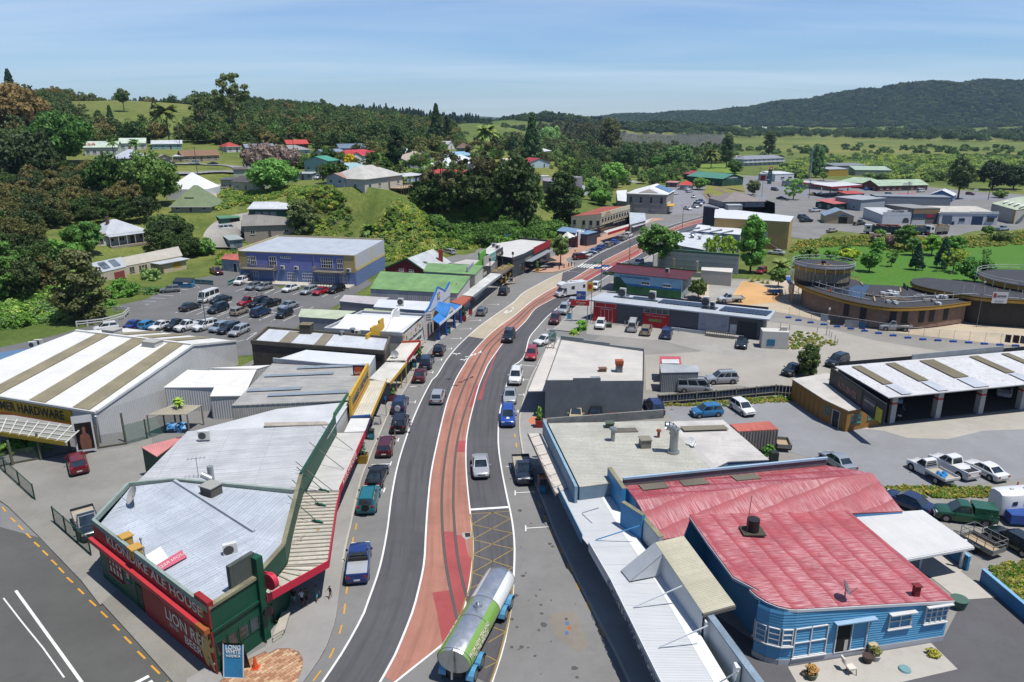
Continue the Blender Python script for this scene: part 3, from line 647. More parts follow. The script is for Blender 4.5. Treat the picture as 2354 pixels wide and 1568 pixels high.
c3,c4=O(285,345,z5),J(440,965,z5);c5,c6,c7=J(380,1098,5),I(1490,1003,5.4),I(1100,1038,5)
outl=ccw([c0,c1,c2,c3,c4,c5,c6,c7])
for i in rn(len(outl)):
 a,b=outl[i],outl[(i+1)%len(outl)];m=MB();m.pol([(a.x,a.y,0),(b.x,b.y,0),b,a])
 ob('wall',m,green_d,AH)
rw=Wl(c0,c1,AH)
rw.box('upper_wall',-.1,rw.L+.12,3.75,z5+.05,0,.1,red_w,label='dark red fascia band with cream lettering')
rw.box('lower_wall',7.4,rw.L+.1,.05,3.45,0,.09,red_w,label='dark red painted lower wall with beer lettering')
rw.box('rail',-.4,rw.L-1.2,3.42,3.8,.1,.5,pn('c63a40',.5,.1))
rw.box('rail',rw.L-1.2,rw.L,3.42,3.8,.1,.5,pn('b0632f',.7,.3))
rw.text('KLONDIKE ALE HOUSE',9.5,4.58,1.05,cream,o=.11,bold=.012,fit=14.2)
rw.text('LION RED',13.9,1.95,1.35,cream,o=.1,bold=.01,fit=5.9);rw.text('BEER',14.6,.95,.9,cream,o=.1,bold=.01,fit=2.3);rw.text('ESTD',12,1.2,.42,cream,o=.1,fit=1.2);rw.text('1907',16.7,.8,.5,cream,o=.1,fit=1.3)
lion(AH,rw.p(rw.L-.85,1.85,.11),rw.u,U,3,gold);lion(AH,rw.p(rw.L-.75,4.9,.12),rw.u,U,.9,gold)
rw.box('parapet_end',rw.L-1.6,rw.L+.1,5.35,5.75,-.3,.1,red_w)
for d_ in(1.6,):rw.win(d_,1.3,2.4,1.6,4,2,'a53238')
rw.win(4.6,1.9,.7,.9,1,1,'7a8a84')
rw.door(6.2,.95,2.2,'0b3226',frame='0d3d2d')
for d_ in(9,12.2,14.6):rw.win(d_,2.65,1.5 if d_<14 else 2.2,.6,2 if d_<14 else 3,1,'7d3a30',sill=False,proud=.13)
fwl=Wl(c1,c2,AH)
fwl.box('band',0,fwl.L,3.3,3.5,0,.14,'0e4433');fwl.box('band',-.05,fwl.L+.05,5.2,5.42,-.3,.12,lichen)
for k in rn(4):fwl.win(.15+k*(fwl.L-.3)/4,1.3,(fwl.L-.4)/4-.05,1.15,1,1,'0f4a37',sill=False)
pt=N(2210,640,z5);tw=MB();u_=(c2-c1).normalized();nrm=v3(u_.y,-u_.x,0)
tw.box(c2-u_*1.9-nrm*.25-U*3.2,u_*2.1,-nrm*.35,U*5);ob('sign_panel',tw,cg('59605a',.3,.8,pch=.4,mos=.6),AH)
ob('pier',bxm(c2-u_*.15+nrm*.3-U*z5,u_*.55,-nrm*.7,U*6.9),green_d,AH)
bs=th('blade_sign','round red beer sign projecting from ale house corner pier','sign',(*(c2+nrm*.6).xy,4.4))
ob('sign_disc',tbm(c2+nrm*.7-U*.4-u_*.12+u_*.5,c2+nrm*.7-U*.4+u_*.75,.62,n=20),redlet,bs,40);lion(bs,c2+nrm*.7-U*.4-u_*.14+u_*.5,-nrm,U,.6,gold);ob('bracket',brm(c2+nrm*.1+u_*.6+U*.1,c2+nrm*.9+u_*.6+U*.2,.05),redlet,bs)
ob('lamp',tbm(c2+nrm*.55+U*-2.6,c2+nrm*.75+U*-2.6,.32,n=14),pn('16181a',.4),AH,40)
ra,rb=I(1495,1020,5.35),O(35,215,5)
iron_blue=cg('c6ced8',.3,.5,stk=.5,pch=.2,mos=.5,sheet=3.2)
def inner(p,k=.97):c=(c0+c1+c3+c5+c7)/5;return c+(p-c)*k
lp,rp=[inner(c0)-U*.55,inner(c1)-U*.5,inner(c2)-U*.5,rb,ra,inner(c7)-U*.2],[rb,inner(c2)-U*.5,inner(c3)-U*.5,inner(c4,.985)-U*.5,inner(c5)-U*.25,ra]
hd=(c1-c0).cross(U);r_=MB()
for q in(lp,rp):r_.pol(ccw(q),hd if q is lp else(c3-c2))
ob('roof',r_,iron_blue,AH);ob('ridge_cap',brm(ra+U*.06,rb+U*.08,.12),pn('b9bec6',.5),AH)
for i,(a,b)in en(((c7,c0),(c7,c6),(c6,c5),(c0,c1))):
 ob('parapet',bxm(a-U*.3+(b-a).normalized().cross(U)*.12,b-a,-(b-a).normalized().cross(U)*.24,U*.42),pn('93a39a',.8,.25),AH)
for a,b in((c2,c3),(c3,c4)):
 ob('parapet',bxm(a-U*1.4+(b-a).normalized().cross(U)*.12,b-a,-(b-a).normalized().cross(U)*.24,U*1.55),green_d,AH);ob('coping',bxm(a+U*.15+(b-a).normalized().cross(U)*.16,b-a,-(b-a).normalized().cross(U)*.34,U*.08),lichen,AH)
vbox(AH,I(1815,1140,5),(1,-.5,0),1.3,1.2,1,pn('625e57',.9),'a7a7a0');acon(AH,N(1975,405,4.8),(1,.5,0),1,.95);dish(AH,I(1140,1225,4.8),(-.6,-.5,.5),.8,1,'b6b3ac')
for q in(N(1085,300,4.9),N(1165,400,4.9)):vbox(AH,q,(1,-.86,0),.75,.7,.55,pn('c79b4a',.8))
on(AH,'white_board',[*N.at(4.95,1245,415,1375,335,1450,445,1310,510)],'eeeeec',.05)
pk=on(AH,'fallen_sign',[*N.at(5,1325,505,1555,365,1600,425,1360,555)],'d2687f',.05);text(AH,'LION RED',N(1470,455,5.03),N(1325,505,5)-N(1555,365,5),N(1325,505,5)-N(1360,555,5),.5,cream)
for q in((1215,350),(1240,430)):flue(AH,N(*q,4.8),.05,.7)
for k in rn(3):ob('step',slm([O(195,1100+k*26,.14+.15*(3-k)),O(300-k*14,1040+k*30,.14+.15*(3-k)),O(345-k*10,890,.14+.15*(3-k)),O(270,900,.14+.15*(3-k))],.15),pn('b7b0a0',.8),AH)
zc_=3.55
rusty=cg('cfc9bb',1.2,.6,pch=.25,rst=.75,mos=.25,bd=.01,spot='93552f');whitecor=cg('d3d1cc',.2,.5,stk=.3,pch=.12,rst=.12)
cp1=[*O.at(zc_,130,625,320,500,385,160),J(460,1122,zc_),J(768,1108,zc_),*O.at(zc_,738,0,668,480,142,775)]
V1=cnp('verandah','rusty ribbed iron verandah around ale house corner',cp1,rusty,.1,(c4-c3).cross(U),[(4,5),(5,6),(6,7)],redlet,.62)
for k in rn(21):
 f=k/20;a=cp1[1].lerp(cp1[3],f);b=cp1[6].lerp(cp1[4],f);ob('rib',brm(a+U*.05,b+U*.05,.05),pn('b6b0a2',.6,.3),V1)
for k in rn(6):f=(k+.5)/6;ob('rib',brm(cp1[0].lerp(cp1[1],f)+U*.05,cp1[7].lerp(cp1[6],f)+U*.05,.05),pn('b6b0a2',.6,.3),V1)
for q in((630,1105),(600,1225),(575,1370)):
 a=J(*q,zc_+.1);ob('stay_foot',slm([a+v3(-.5,.15,.2),a+v3(.55,-.1,.05),a+v3(.1,.35,.05)],.12),'1d6a50',V1);ob('stay_rod',brm(a+U*.1,a+v3(-2.6,1.1,1.9),.025),'2b5a48',V1)
vw=Wl(O(142,775),O(668,480),V1);vw.text('LION RED',vw.L*.5,zc_+.08,.55,cream,o=.09,bold=.01,fit=vw.L*.33);vw.text('BEER',vw.L*.53,zc_-.22,.3,cream,o=.09,fit=vw.L*.13)
for f in(.14,.87):lion(V1,vw.p(vw.L*f,zc_-.02,.09),vw.u,U,.55,gold)
cp2=[*J.at(zc_,490,1095,745,605,985,600,765,1095)]
V2=cnp('verandah','long pale iron verandah with magenta lettered edge beside ale house',cp2,whitecor,.1,(c4-c3).cross(U),[(2,3)],redlet,.7)
vw=Wl(cp2[3],cp2[2],V2);vw.text('ALE HOUSE',vw.L*.33,zc_+.07,.62,cream,o=.09,bold=.01,fit=vw.L*.5)
for q in((880,748),(805,915),(705,1098)):a=J(*q,zc_+.1);ob('stay_rod',brm(a,a+v3(-3.6,1.6,2.1),.025),'77766f',V2)
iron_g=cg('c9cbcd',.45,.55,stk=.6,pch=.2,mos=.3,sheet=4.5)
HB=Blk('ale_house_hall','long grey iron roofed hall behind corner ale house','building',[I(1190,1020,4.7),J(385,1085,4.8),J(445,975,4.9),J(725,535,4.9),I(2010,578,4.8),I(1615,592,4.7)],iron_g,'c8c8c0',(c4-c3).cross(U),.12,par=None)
a,b=J(445,970,5.4),J(735,482,5.4);ob('parapet',bxm(a-U*1.9,b-a,(b-a).normalized().cross(U)*-.2,U*2.2),green_d,HB.t)
acon(HB.t,I(1750,660,4.9),(1,.1,0),1.1,.95);o_=ob('flue',tbm(I(1810,1000,4.8),I(1810,1000,4.8)+U*1.3,.28,n=10),pn(galv,.35,met=.5),HB.t,40);ob('cowl',tbm(I(1810,1000,6),I(1810,1000,6.1)+v3(-.9,.2,.35),.28,n=10),pn(galv,.35,met=.5),o_,40)
antenna(HB.t,I(1700,985,4.8),2)
pk=Blk('pink_porch','faded pink iron porch roof against hall side','porch',[I(1215,725,3.4),I(1345,805,3.1),I(1600,620,3.6),I(1560,632,3.6)],cg('d98f8a',.2,.5),'174d3a',None,.05)
SB=Blk('side_hall','white iron roofed shop between hall and hardware store','shop',[I(1600,605,4.5),J(720,535,4.8),J(848,340,4.8),J(230,402,4.6),I(1900,525,4.5)],cg('d6d8da',.18,.5,stk=.25,pch=.1),'c9c9c3',(c4-c3).cross(U),.1)
ob('parapet',bxm(J(740,585,3.2),J(855,400,3.2)-J(740,585,3.2),v3(-.2,-.1,0),U*2.1),pn('2c6b4d',.6,.25),SB.t)
swl=Wl(J(740,585),J(855,400),SB.t)
for k in rn(3):swl.win(.4+k*1.9,3.6,.8,.95,1,2,'e4e4e0',glm('5b6b70'))
on(SB.t,'gutter_panel',[J(125,545,5),J(695,530,5),J(640,505,5.05),J(120,515,5.05)],pn('b2aa9c',.8,.3),.1)
tp=MB()
for k in rn(60):
 q=I(1430+random.random()*150,540+random.random()*65,4.2);tp.slb([q+v3(ru(-.4,.4),ru(-.4,.4),ru(0,.5))for _ in rn(3)],.02)
o_=ob('blue_tarpaulin',tp,pn('3f86b8',.5),SB.t)
ribroof=cg('b3b1ac',.55,.55,stk=.55,pch=.2,mos=.2,bd=.05,rst=.1)
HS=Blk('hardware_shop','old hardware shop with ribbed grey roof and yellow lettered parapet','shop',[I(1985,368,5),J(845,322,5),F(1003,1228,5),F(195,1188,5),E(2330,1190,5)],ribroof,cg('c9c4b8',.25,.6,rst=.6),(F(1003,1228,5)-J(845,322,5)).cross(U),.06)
a,b=J(856,335,5.4),F(1012,1228,5.4);yel=pn('dcae2e',.55,.12);pw=Wl(a,b,HS.t)
pw.box('parapet',0,pw.L,3.3,6.1,-.15,.1,yel);pw.text('HAMMER HARDWARE',pw.L*.5,4.9,1.25,'555c66',o=.11,bold=.01,fit=pw.L*.86);pw.box('stripe',pw.L*.06,pw.L*.94,4.05,4.2,.1,.12,'b23a28')
for s0,s1,t0,t1 in((.25,.95,.14,.2),(.02,.5,.27,.33),(.05,.7,.62,.67),(.3,.98,.8,.86)):
 p=HS.p;srect(HS.t,'replaced_sheet',I(1985,368,5),J(845,322,5),F(195,1188,5),s0,s1,t0,t1,cg('94a0ab',.3,.5),.16)
VC=cnp('verandah','yellow edged verandah of hardware shop with advertising boards on top',[*J.at(3.4,868,462,1015,160,1172,142,1038,455)],cg('d8d3c2',.3,.6,pch=.2,mos=.5),.12,None,[(2,3)],yel,.55)
VC2=cnp('verandah','flat white verandah below green shop front',[*J.at(3.4,805,598,862,480,1030,478,990,590)],'dededa',.12,None,[(2,3)],'4c3350',.5)
ob('blue_edge',brm(J(862,470,3.5),J(1030,458,3.5),.14),'27558f',VC)
adv=th('billboard','purple and orange lottery billboard on stand on yellow verandah','billboard',(*J(950,425,3.4).xy,3.46))
bw_=Wl(J(905,430),J(1000,428),adv,3.46);bw_.box('panel',0,bw_.L,.9,2.9,-.1,0,'3c2338');bw_.box('print',bw_.L*.14,bw_.L*.86,1.15,2.65,0,.015,pn('c4552a',.5,.6));bw_.text('Lotto',bw_.L/2,1.95,.5,cream,o=.02)
for d_ in(.2,bw_.L-.2):bw_.box('leg',d_-.04,d_+.04,0,1,-.08,0,'55534f')
w4=cg('dfe2e6',.3,.45,stk=.12,pch=.06)
S4=Blk('white_roof_shop','shop with smooth white roof behind yellow stepped parapet','shop',[*F.at(4.9,200,1160,700,1208,1010,1222,1072,1118,480,1070)],w4,'b9bcc0',None,0,par=[0,1],parh=.35)
pw=Wl(F(1015,1250),F(1160,1135),S4.t);pw.box('parapet',0,pw.L,3.3,5.6,-.15,.1,yel)
for k,(d0,d1,h)in en(((.25,.5,6.2),(.5,.72,6),(.72,.98,6.5))):pw.box('parapet_step',pw.L*d0,pw.L*d1,5.6,h,-.15,.1,yel)
V5=cnp('verandah','white verandah with yellow rolled edge and slender yellow posts',[F(1020,1315,3.5),F(1160,1175,3.5),F(1340,1180,3.4),F(1200,1352,3.4)],cg('dcd9cf',.4,.5),.1,None,[(2,3)],pn('e0b53a',.4),.45)
for x,y in((1205,1498),(1258,1440),(1300,1405),(1340,1362)):b_=F(x,y);ob('post',tbm(v3(b_.x,b_.y,.1),v3(b_.x,b_.y,3.4),.07,n=8),'d9b13a',V5)
old_r=cg('d5d9df',.3,.5,stk=.35,pch=.15,rst=.12)
S5=Blk('old_bakery','narrow shop with long grey roof inside dark stained concrete parapets','shop',[*F.at(4.9,12,1005,1150,1095,1195,975,150,888)],old_r,pn('5b544a',.9,.4,dirt=.5),None,-.25,par=[0,1,2,3],parmat=pn('6e675b',.9,.35,dirt=.5),parh=.35)
for s0,s1 in((.2,.29),(.47,.55)):srect(S5.t,'skylight',*F.at(4.9,12,1005,1150,1095,150,888),s0,s1,.12,.88,cg('8f8672',.3,.7,mos=.5),.12)
vbox(S5.t,F(488,925,4.9),(1,-.1,0),1.7,1.4,1.4,pn('4c473e',.9),pn('7c735d',.9));flue(S5.t,F(788,945,4.9),.2,.5)
pw=Wl(F(1165,1165),F(1290,1015),S5.t);m=MB();L_=pw.L
prof=[(0,3.3),(L_,3.3),(L_,6),(L_*.86,5.9),(L_*.8,6.5),(L_*.62,6.7),(L_*.5,6.3),(L_*.42,5.5),(L_*.2,5.3),(L_*.1,5),(0,4.9)]
m.pol([pw.p(d,z,.1)for d,z in prof]);m.pol([pw.p(d,z,-.15)for d,z in prof][::-1])
for i in rn(len(prof)):d,z=prof[i];d2,z2=prof[(i+1)%len(prof)];m.pol([pw.p(d,z,.1),pw.p(d,z,-.15),pw.p(d2,z2,-.15),pw.p(d2,z2,.1)])
ob('curved_gable_parapet',m,pn('e6e6e3',.6),S5.t)
V6=cnp('verandah','flat cream verandah with red lettered edge and satellite dish',[*F.at(3.5,1165,1160,1295,1012,1458,1006,1345,1160)],cg('dcd6cb',.4,.6,pch=.15),.1,None,[(2,3)],'b02a2e',.6)
vw=Wl(F(1345,1160),F(1458,1006),V6);vw.text('BEST ST MIX GROCERIES',vw.L*.5,3.55,.5,cream,o=.09,fit=vw.L*.7);dish(V6,F(1240,1140,3.5),(.2,-.7,.4),.55,.6,'9a9c9c')
ob('red_parapet',bxm(F(1300,1012,3.5),F(1460,1004,3.5)-F(1300,1012,3.5),v3(0,.2,0),U*.3),'c4502f',V6)
S6=Blk('church_hall','white roofed church shop front painted with coloured squares','church',[F(640,895,4.4),F(1310,938,4.6),F(1495,778,4.6),F(960,748,4.4)],w4,'ddd9d2',None,-.4,par=[0,2,3],parh=.3,parmat='c7cacd')
p=[Vector(q)for q in(F(720,890,4.65),F(1275,915,4.65),F(1450,800,4.65),F(915,765,4.65))];rr=[p[0].lerp(p[3],.55)+U*1.1,(p[1]+p[2])/2+U*1.1];rr[1]=rr[1].lerp(rr[0],.28)
m=MB();m.pol(ccw([p[0],p[1],rr[1],rr[0]]));m.pol(ccw([p[1],p[2],rr[1]]));m.pol(ccw([p[2],p[3],rr[0],rr[1]]));m.pol(ccw([p[3],p[0],rr[0]]));ob('hip_roof',m,cg('e9eaec',.3,.45,stk=.06,pch=.04),S6.t)
cw=['d98a2f','7d8f2f','3c68a8','e3b72f','8a79b3','c65a2a']
cwl=Wl(S6.p[S6.near(F(1420,900,4))],S6.p[(S6.near(F(1420,900,4))+1)%4],S6.t)
for k in rn(9):cwl.box('painted_square',.15+k*.84*cwl.L/8.2,.15+k*.84*cwl.L/8.2+.6,3.85-(k%2)*.5,4.4-(k%2)*.5,0,.02,pn(cw[k%6]if k%2 else('dedede' if k%3 else cw[k%6])))
for k in rn(4):cwl.box('painted_square',.2+k*cwl.L/4.3,.2+k*cwl.L/4.3+.6,.4,.95,0,.02,pn(cw[(k+3)%6]))
cwl.text('Kawakawa Baptist Church',cwl.L*.48,2.85,.62,'3b3b45',o=.02,fit=cwl.L*.8);cwl.win(cwl.L*.35,1.3,cwl.L*.45,.9,4,1);cwl.box('shelf',cwl.L*.3,cwl.L*.75,1,1.12,0,.9,'a7a08b')
acon(S6.t,F(1085,905,4.7),(1,0,0),.9,.6);acon(S6.t,F(920,930,4.6),(1,0,0),.9,.5);flue(S6.t,F(880,925,4.6),.25,.6)
cs=th('hanging_sign','white baptist church sign board on corner of church','sign',(*F(1530,840).xy,3.6));q=F(1502,835,3.9);r_v=(F(1558,830,3.9)-q);cwm=Wl(q,F(1558,830,3.9),cs)
cwm.box('board',0,cwm.L,3.9,5.5,-.06,.06,'dcdad6');
for k,s_ in en(('KAWAKAWA','BAPTIST','CHURCH')):cwm.text(s_,cwm.L/2,5.15-k*.42,.3,'4a4a5c',o=.07,fit=cwm.L*.75)
Blk('pale_green_shed','low building with pale green roof beside car park','building',[F(420,785,3.6),F(735,805,3.6),F(900,738,3.9),F(445,718,3.9)],cg('c3cdb0',.3,.5,stk=.15),cg('9fa5ab',.4,.5),None,.15)
t_=Blk('pale_green_strip','narrow pale green roof strip between church and chemist','building',[F(965,742,4.2),F(1490,752,4.2),F(1500,735,4.3),F(985,716,4.3)],cg('b9c19c',.3,.5),'c9c9c3',None,.05)
S8=Blk('white_cold_store','white box building with rooftop heat pump behind chemist','building',[*F.at(4.8,1062,700,1530,735,1585,660,1105,637)],w4,'b4bcc4',None,.1)
acon(S8.t,F(1292,690,4.9),(1,.1,0),1,1.3)
t_=Blk('grey_lean_to','grey iron roofed lean-to behind white box building','shed',[F(768,652,3.4),F(1065,682,3.4),F(1190,622,4),F(812,600,4)],cg('c2bcbd',.3,.55,stk=.3),'9a949a',None,.1)
w=t_.wall(t_.near(F(900,690,1.5)));w.win(w.L*.5,1.2,1.8,1.1,3,1)
blue_p=pn('2c6fb5',.45,.1);CH=th('chemist_shop','blue and white chemist shop with scalloped parapet and gabled blue verandah','shop',F(1640,900))
pw=Wl(F(1505,990),F(1715,800),CH);L_=pw.L
pw.box('wall',0,L_,0,4.6,-.3,0,'ded6cc');prof=[(0,4.4),(L_,4.4),(L_,6.9),(L_*.93,6.6),(L_*.78,5.9),(L_*.7,6.5),(L_*.5,7.6),(L_*.42,7),(L_*.28,6.1),(L_*.16,5.2),(L_*.04,4.9),(0,4.8)]
m=MB();m.pol([pw.p(d,z,.1)for d,z in prof]);m.pol([pw.p(d,z,-.15)for d,z in prof][::-1])
for i in rn(len(prof)):d,z=prof[i];d2,z2=prof[(i+1)%len(prof)];m.pol([pw.p(d,z,.1),pw.p(d,z,-.15),pw.p(d2,z2,-.15),pw.p(d2,z2,.1)])
ob('parapet',m,'d9dde2',CH)
for(d,z),(d2,z2)in zip(prof[2:-1],prof[3:]):ob('scallop_trim',brm(pw.p(d,z+.02,0),pw.p(d2,z2+.02,0),.14),blue_p,CH)
pw.box('emblem',L_*.46,L_*.56,5.4,6.6,.1,.16,blue_p);pw.box('cross',L_*.485,L_*.535,5.6,6.4,.16,.19,'e0b44a');pw.box('cross',L_*.465,L_*.555,5.85,6.15,.165,.2,'e0b44a')
k0,k1,k2,k3=F(1560,832,3.5),F(1700,665,3.5),F(1812,690,3.3),F(1620,850,3.3);bc=cg('3d86cf',.5,.4,stk=.1)
ob('verandah_roof',slm([k0+U*.5,F(1705,665,4),k2,k3],.1,k2-F(1705,665,4)),bc,CH)
ga,gb_,gp=k3.lerp(k2,.3),k3.lerp(k2,.72),k3.lerp(k2,.51)+U*1.6;back=(k0+k1)/2+U*2.1-gp;back=(pw.p(L_*.5,5,.1)-gp)
m=MB();m.slb([ga+U*.15,gp,gp+back,ga+back*.9+U*.9],.08);m.slb([gp,gb_+U*.15,gb_+back*.9+U*.9,gp+back],.08);ob('verandah_gable',m,bc,CH)
m=MB();m.pol([ga,gb_,gp-U*.1]);ob('gable_panel',m,'d7dade',CH);text(CH,'Pharmacy',(ga+gb_)/2+U*.4,gb_-ga,U,.55,blue_p)
ob('fascia',bxm(k3-U*.3,k2-k3,v3(.08,-.05,0),U*.4),'e2e4e6',CH)
for x,y in((1617,990),(1677,948),(1750,885),(1802,842)):b_=F(x,y);o_=ob('post',tbm(v3(b_.x,b_.y,.1),v3(b_.x,b_.y,3.4),.24,.2,n=12),pn('234fa0',.4),CH,40);ob('base_ring',tbm(v3(b_.x,b_.y,.12),v3(b_.x,b_.y,.4),.32,n=12),'27428a',o_,40)
for k in rn(4):pw.win(1+k*L_/4.4,.4,L_/5.5,2.2,2,1,'c9772f' if k%2 else '8b2d33')
GR=cg('7fa86a',.25,.55,stk=.35,pch=.3,mos=.2)
S10=Blk('green_roof_shop','large shop with worn bright green gable roof','shop',[F(1032,545,4.6),F(1772,585,4.6),F(1880,440,6.2),F(1122,398,6.2)],GR,cg('d0cdcc',.4,.6,stk=.4),None,.15)
w=S10.wall(S10.near(F(1400,580,2)));w.win(w.L*.36,2.2,w.L*.12,1.3,3,1,'8a8a80')
S11=Blk('green_roof_annex','smaller bright green roof stepped behind large green one','shop',[F(1488,398,5.8),F(1925,425,5.8),F(1992,348,6.3),F(1522,326,6.3)],GR,'bfc0b5',None,.1)
pw=Wl(F(1765,740),F(2010,490),S10.t)
pw.box('wall',0,pw.L,0,4.6,-.3,0,'8b4a44')
pw.box('parapet',0,pw.L*.34,3.6,5.5,0,.25,'c2403a');pw.box('parapet',pw.L*.34,pw.L*.55,3.6,6.9,0,.25,'a5a3b5');pw.box('parapet',pw.L*.55,pw.L*.78,3.6,6.2,0,.25,'71b84a');pw.box('parapet',pw.L*.78,pw.L*1.02,3.6,7.6,0,.25,'6bb33f')
cnp('verandah','rusty red iron verandah next to blue chemist',[F(1718,660,3.4),F(1800,602,3.5),F(1895,620,3.3),F(1825,690,3.2)],cg('b0604c',.3,.6,rst=.5),.1,None,[(2,3)],'a8433a',.35)
V7=cnp('verandah','long light grey verandah with purple shop signs on its edge',[F(1812,600,3.5),F(2060,412,3.5),F(2162,420,3.3),F(1912,612,3.3)],cg('d9d9d6',.4,.5),.1,None,[(2,3)],'8d9196',.5)
vw=Wl(F(1912,612),F(2162,420),V7)
for d0,d1,c,s_ in((.02,.25,'4a4690','BARGAIN BARN'),(.3,.42,'cfcfc4',''),(.46,.6,'4b8a4a','OP SHOP')):
 vw.box('shop_sign',vw.L*d0,vw.L*d1,2.85,3.5,.08,.13,pn(c));vw.text(s_,vw.L*(d0+d1)/2,3.17,.42,cream,o=.14,fit=vw.L*(d1-d0)*.8)if s_ else 0
S12=Blk('grey_shop','pale grey shop with sign boards on its parapet below grass topped verandah','shop',[F(1735,330,4.4),F(2060,352,4.4),F(2095,312,4.6),F(1850,296,4.6)],cg('c9c5c0',.3,.5),'a8a29c',None,.1)
pw=Wl(F(2000,520),F(2165,410),S12.t);pw.box('wall',0,pw.L,0,4.5,-.4,-.1,'9a938b')
for d0,d1,c,s_ in((0,.3,'b9b3ad',''),(.3,.62,'7db3b4','Gobblers'),(.62,1,'3a3632','Kings Theatre')):pw.box('sign_board',pw.L*d0,pw.L*d1,4.2,6.3,-.1,.05,pn(c));pw.text(s_,pw.L*(d0+d1)/2,5.3,.7,cream,o=.06,fit=pw.L*(d1-d0)*.8)if s_ else 0
RS=th('red_gable_shed','dark red gabled hall with grey roof and green bargeboards','hall',F(1330,420))
g0,g1,gp=F(1158,372,4.2),F(1500,402,4.2),F(1342,292,6.6);bk=F(1712,312,4.2)-g1;m=MB();m.pol([(g0.x,g0.y,0),(g1.x,g1.y,0),g1,gp,g0]);m.pol([(g1.x,g1.y,0),((g1+bk).x,(g1+bk).y,0),g1+bk,g1]);m.pol([g0,g0+bk,((g0+bk).x,(g0+bk).y,0),(g0.x,g0.y,0)]);ob('wall',m,pn('7c1f22',.7,.1),RS)
m=MB();m.slb([gp+U*.1,g1+U*.02+(g1-gp).normalized()*.4,g1+bk+(g1-gp).normalized()*.4,gp+bk+U*.1],.1);m.slb([gp+U*.1,gp+bk+U*.1,g0+bk,g0],.1);ob('roof',m,cg('c5cacc',.3,.5,stk=.3),RS)
for a,b in((g0,gp),(gp,g1)):ob('bargeboard',brm(a+U*.1-bk.normalized()*.1,b+U*.1-bk.normalized()*.1,.16),'275e40',RS)
w=Wl(g0,g1,RS);w.win(w.L*.35,3.9,w.L*.12,.5,2,1);w.win(w.L*.6,3.9,w.L*.12,.5,2,1)
ob('chimney',bxm(F(1615,320,4.5),(1,.1,0),(-.1,1,0),U*2.8),'9c3a2c',RS);acon(RS,F(1500,345,4.8),(1,0,0),1.1,.9)
GP=th('pergola','footpath pergola with grass growing on top and patterned posts','pergola',F(2200,470))
gt=[*F.at(3.3,2062,405,2165,340,2262,345,2170,415)];ob('deck',slm(gt,.4),pn('6c5f50',.9),GP)
for x,y,c in((2150,535,'2a1f1a'),(2188,510,'c79a2a'),(2225,475,'33261e'),(2250,445,'c79a2a'),(2150,505,'2a1f1a')):
 b_=F(x,y);o_=ob('post',tbm(v3(b_.x,b_.y,.1),v3(b_.x,b_.y,3),.2,n=10),pn(c),GP,40);ob('collar',tbm(v3(b_.x,b_.y,1.2),v3(b_.x,b_.y,1.9),.27,n=10),'d0a63a',o_,40)
for x,y in((2055,405),(2160,340),(2250,345)):b_=F(x,y,3.3);o_=ob('mast',tbm(b_,b_+U*2.6,.12,.08,n=8),'5a4535',GP,40);ob('ball',tbm(b_+U*2.5,b_+U*3.1,.3,.25,n=10),pn('4b4038',.4),o_,40)
ww=cg('eceae4',.22,.5,stk=.06,pch=.04,sheet=5.5);wwall=cg('d4d5d3',.3,.55,stk=.15,pch=.06,bd=.04);skyl=cg('9c9376',.2,.7,stk=.5,pch=.3,mos=.8,sheet=5.5)
FR=I(825,428,3.9);BR=E(2020,998,3.7);RR=E(1650,1035,6);RL=E(650,914,6);du=RL-RR;FL=FR+du*1.25;RL2=RR+du;BL=BR+du
HW=th('hardware_store','big white steel hardware store with dirty roof light strips','store',I(860,680))
m=MB();m.pol([(FL.x,FL.y,0),(FR.x,FR.y,0),FR,FL]);m.pol([(FR.x,FR.y,0),(BR.x,BR.y,0),BR,RR,FR]);m.pol([(BR.x,BR.y,0),(BL.x,BL.y,0),BL,BR]);m.pol([(BL.x,BL.y,0),(FL.x,FL.y,0),FL,RL2,BL]);ob('wall',m,wwall,HW)
m=MB();m.slb([FR+U*.08,RR+U*.08,RL2+U*.08,FL+U*.08],.12,RR-FR);m.slb([RR+U*.08,BR+U*.08,BL+U*.08,RL2+U*.08],.12,BR-RR);ob('roof',m,ww,HW)
ob('ridge_cap',brm(RR+U*.12,RL2+U*.12,.18),'e6e6e2',HW)
for a,b in((FR,RR),(RR,BR)):ob('barge_flashing',brm(a+U*.08,b+U*.08,.14),'dfdfdc',HW)
ob('gutter',brm(FR+U*0-v3(0,.12,0),FL-v3(0,.12,0),.13),'cfcfcb',HW)
fdir=(FL-FR).normalized();Lr=du.length
def on_line(p,q):return(q-p).dot(fdir)
for(bx,by,tx,ty,wd_)in((650,380,1420,1020,2.5),(250,330,1100,985,2.5),(-30,230,800,945,2.3)):
 e=I(bx,by,3.95);s0=on_line(FR,e);r=E(tx,ty,6.05);s1=on_line(RR,r)
 u=fdir;q=[FR+u*s0+U*.2,RR+u*s1+U*.2,RR+u*(s1-wd_)+U*.2,FR+u*(s0-wd_)+U*.2];ob('skylight',slm(q,.05,RR-FR),skyl,HW)
for tx in(1450,1150,850):
 s1=on_line(RR,E(tx,1000,6.05));q=[RR+fdir*s1+U*.2,BR+fdir*s1+U*.2,BR+fdir*(s1+2.3)+U*.2,RR+fdir*(s1+2.3)+U*.2];ob('skylight',slm(q,.05,BR-RR),skyl,HW)
for x,y in((1310,1040),(965,938)):vbox(HW,E(x,y,5.75),fdir,2.2,1.6,.8,'c4c2bc','b3b1aa')
fw_=Wl(FL,FR,HW)
sE=fw_.L-(I(600,395,3.9)-FR).length
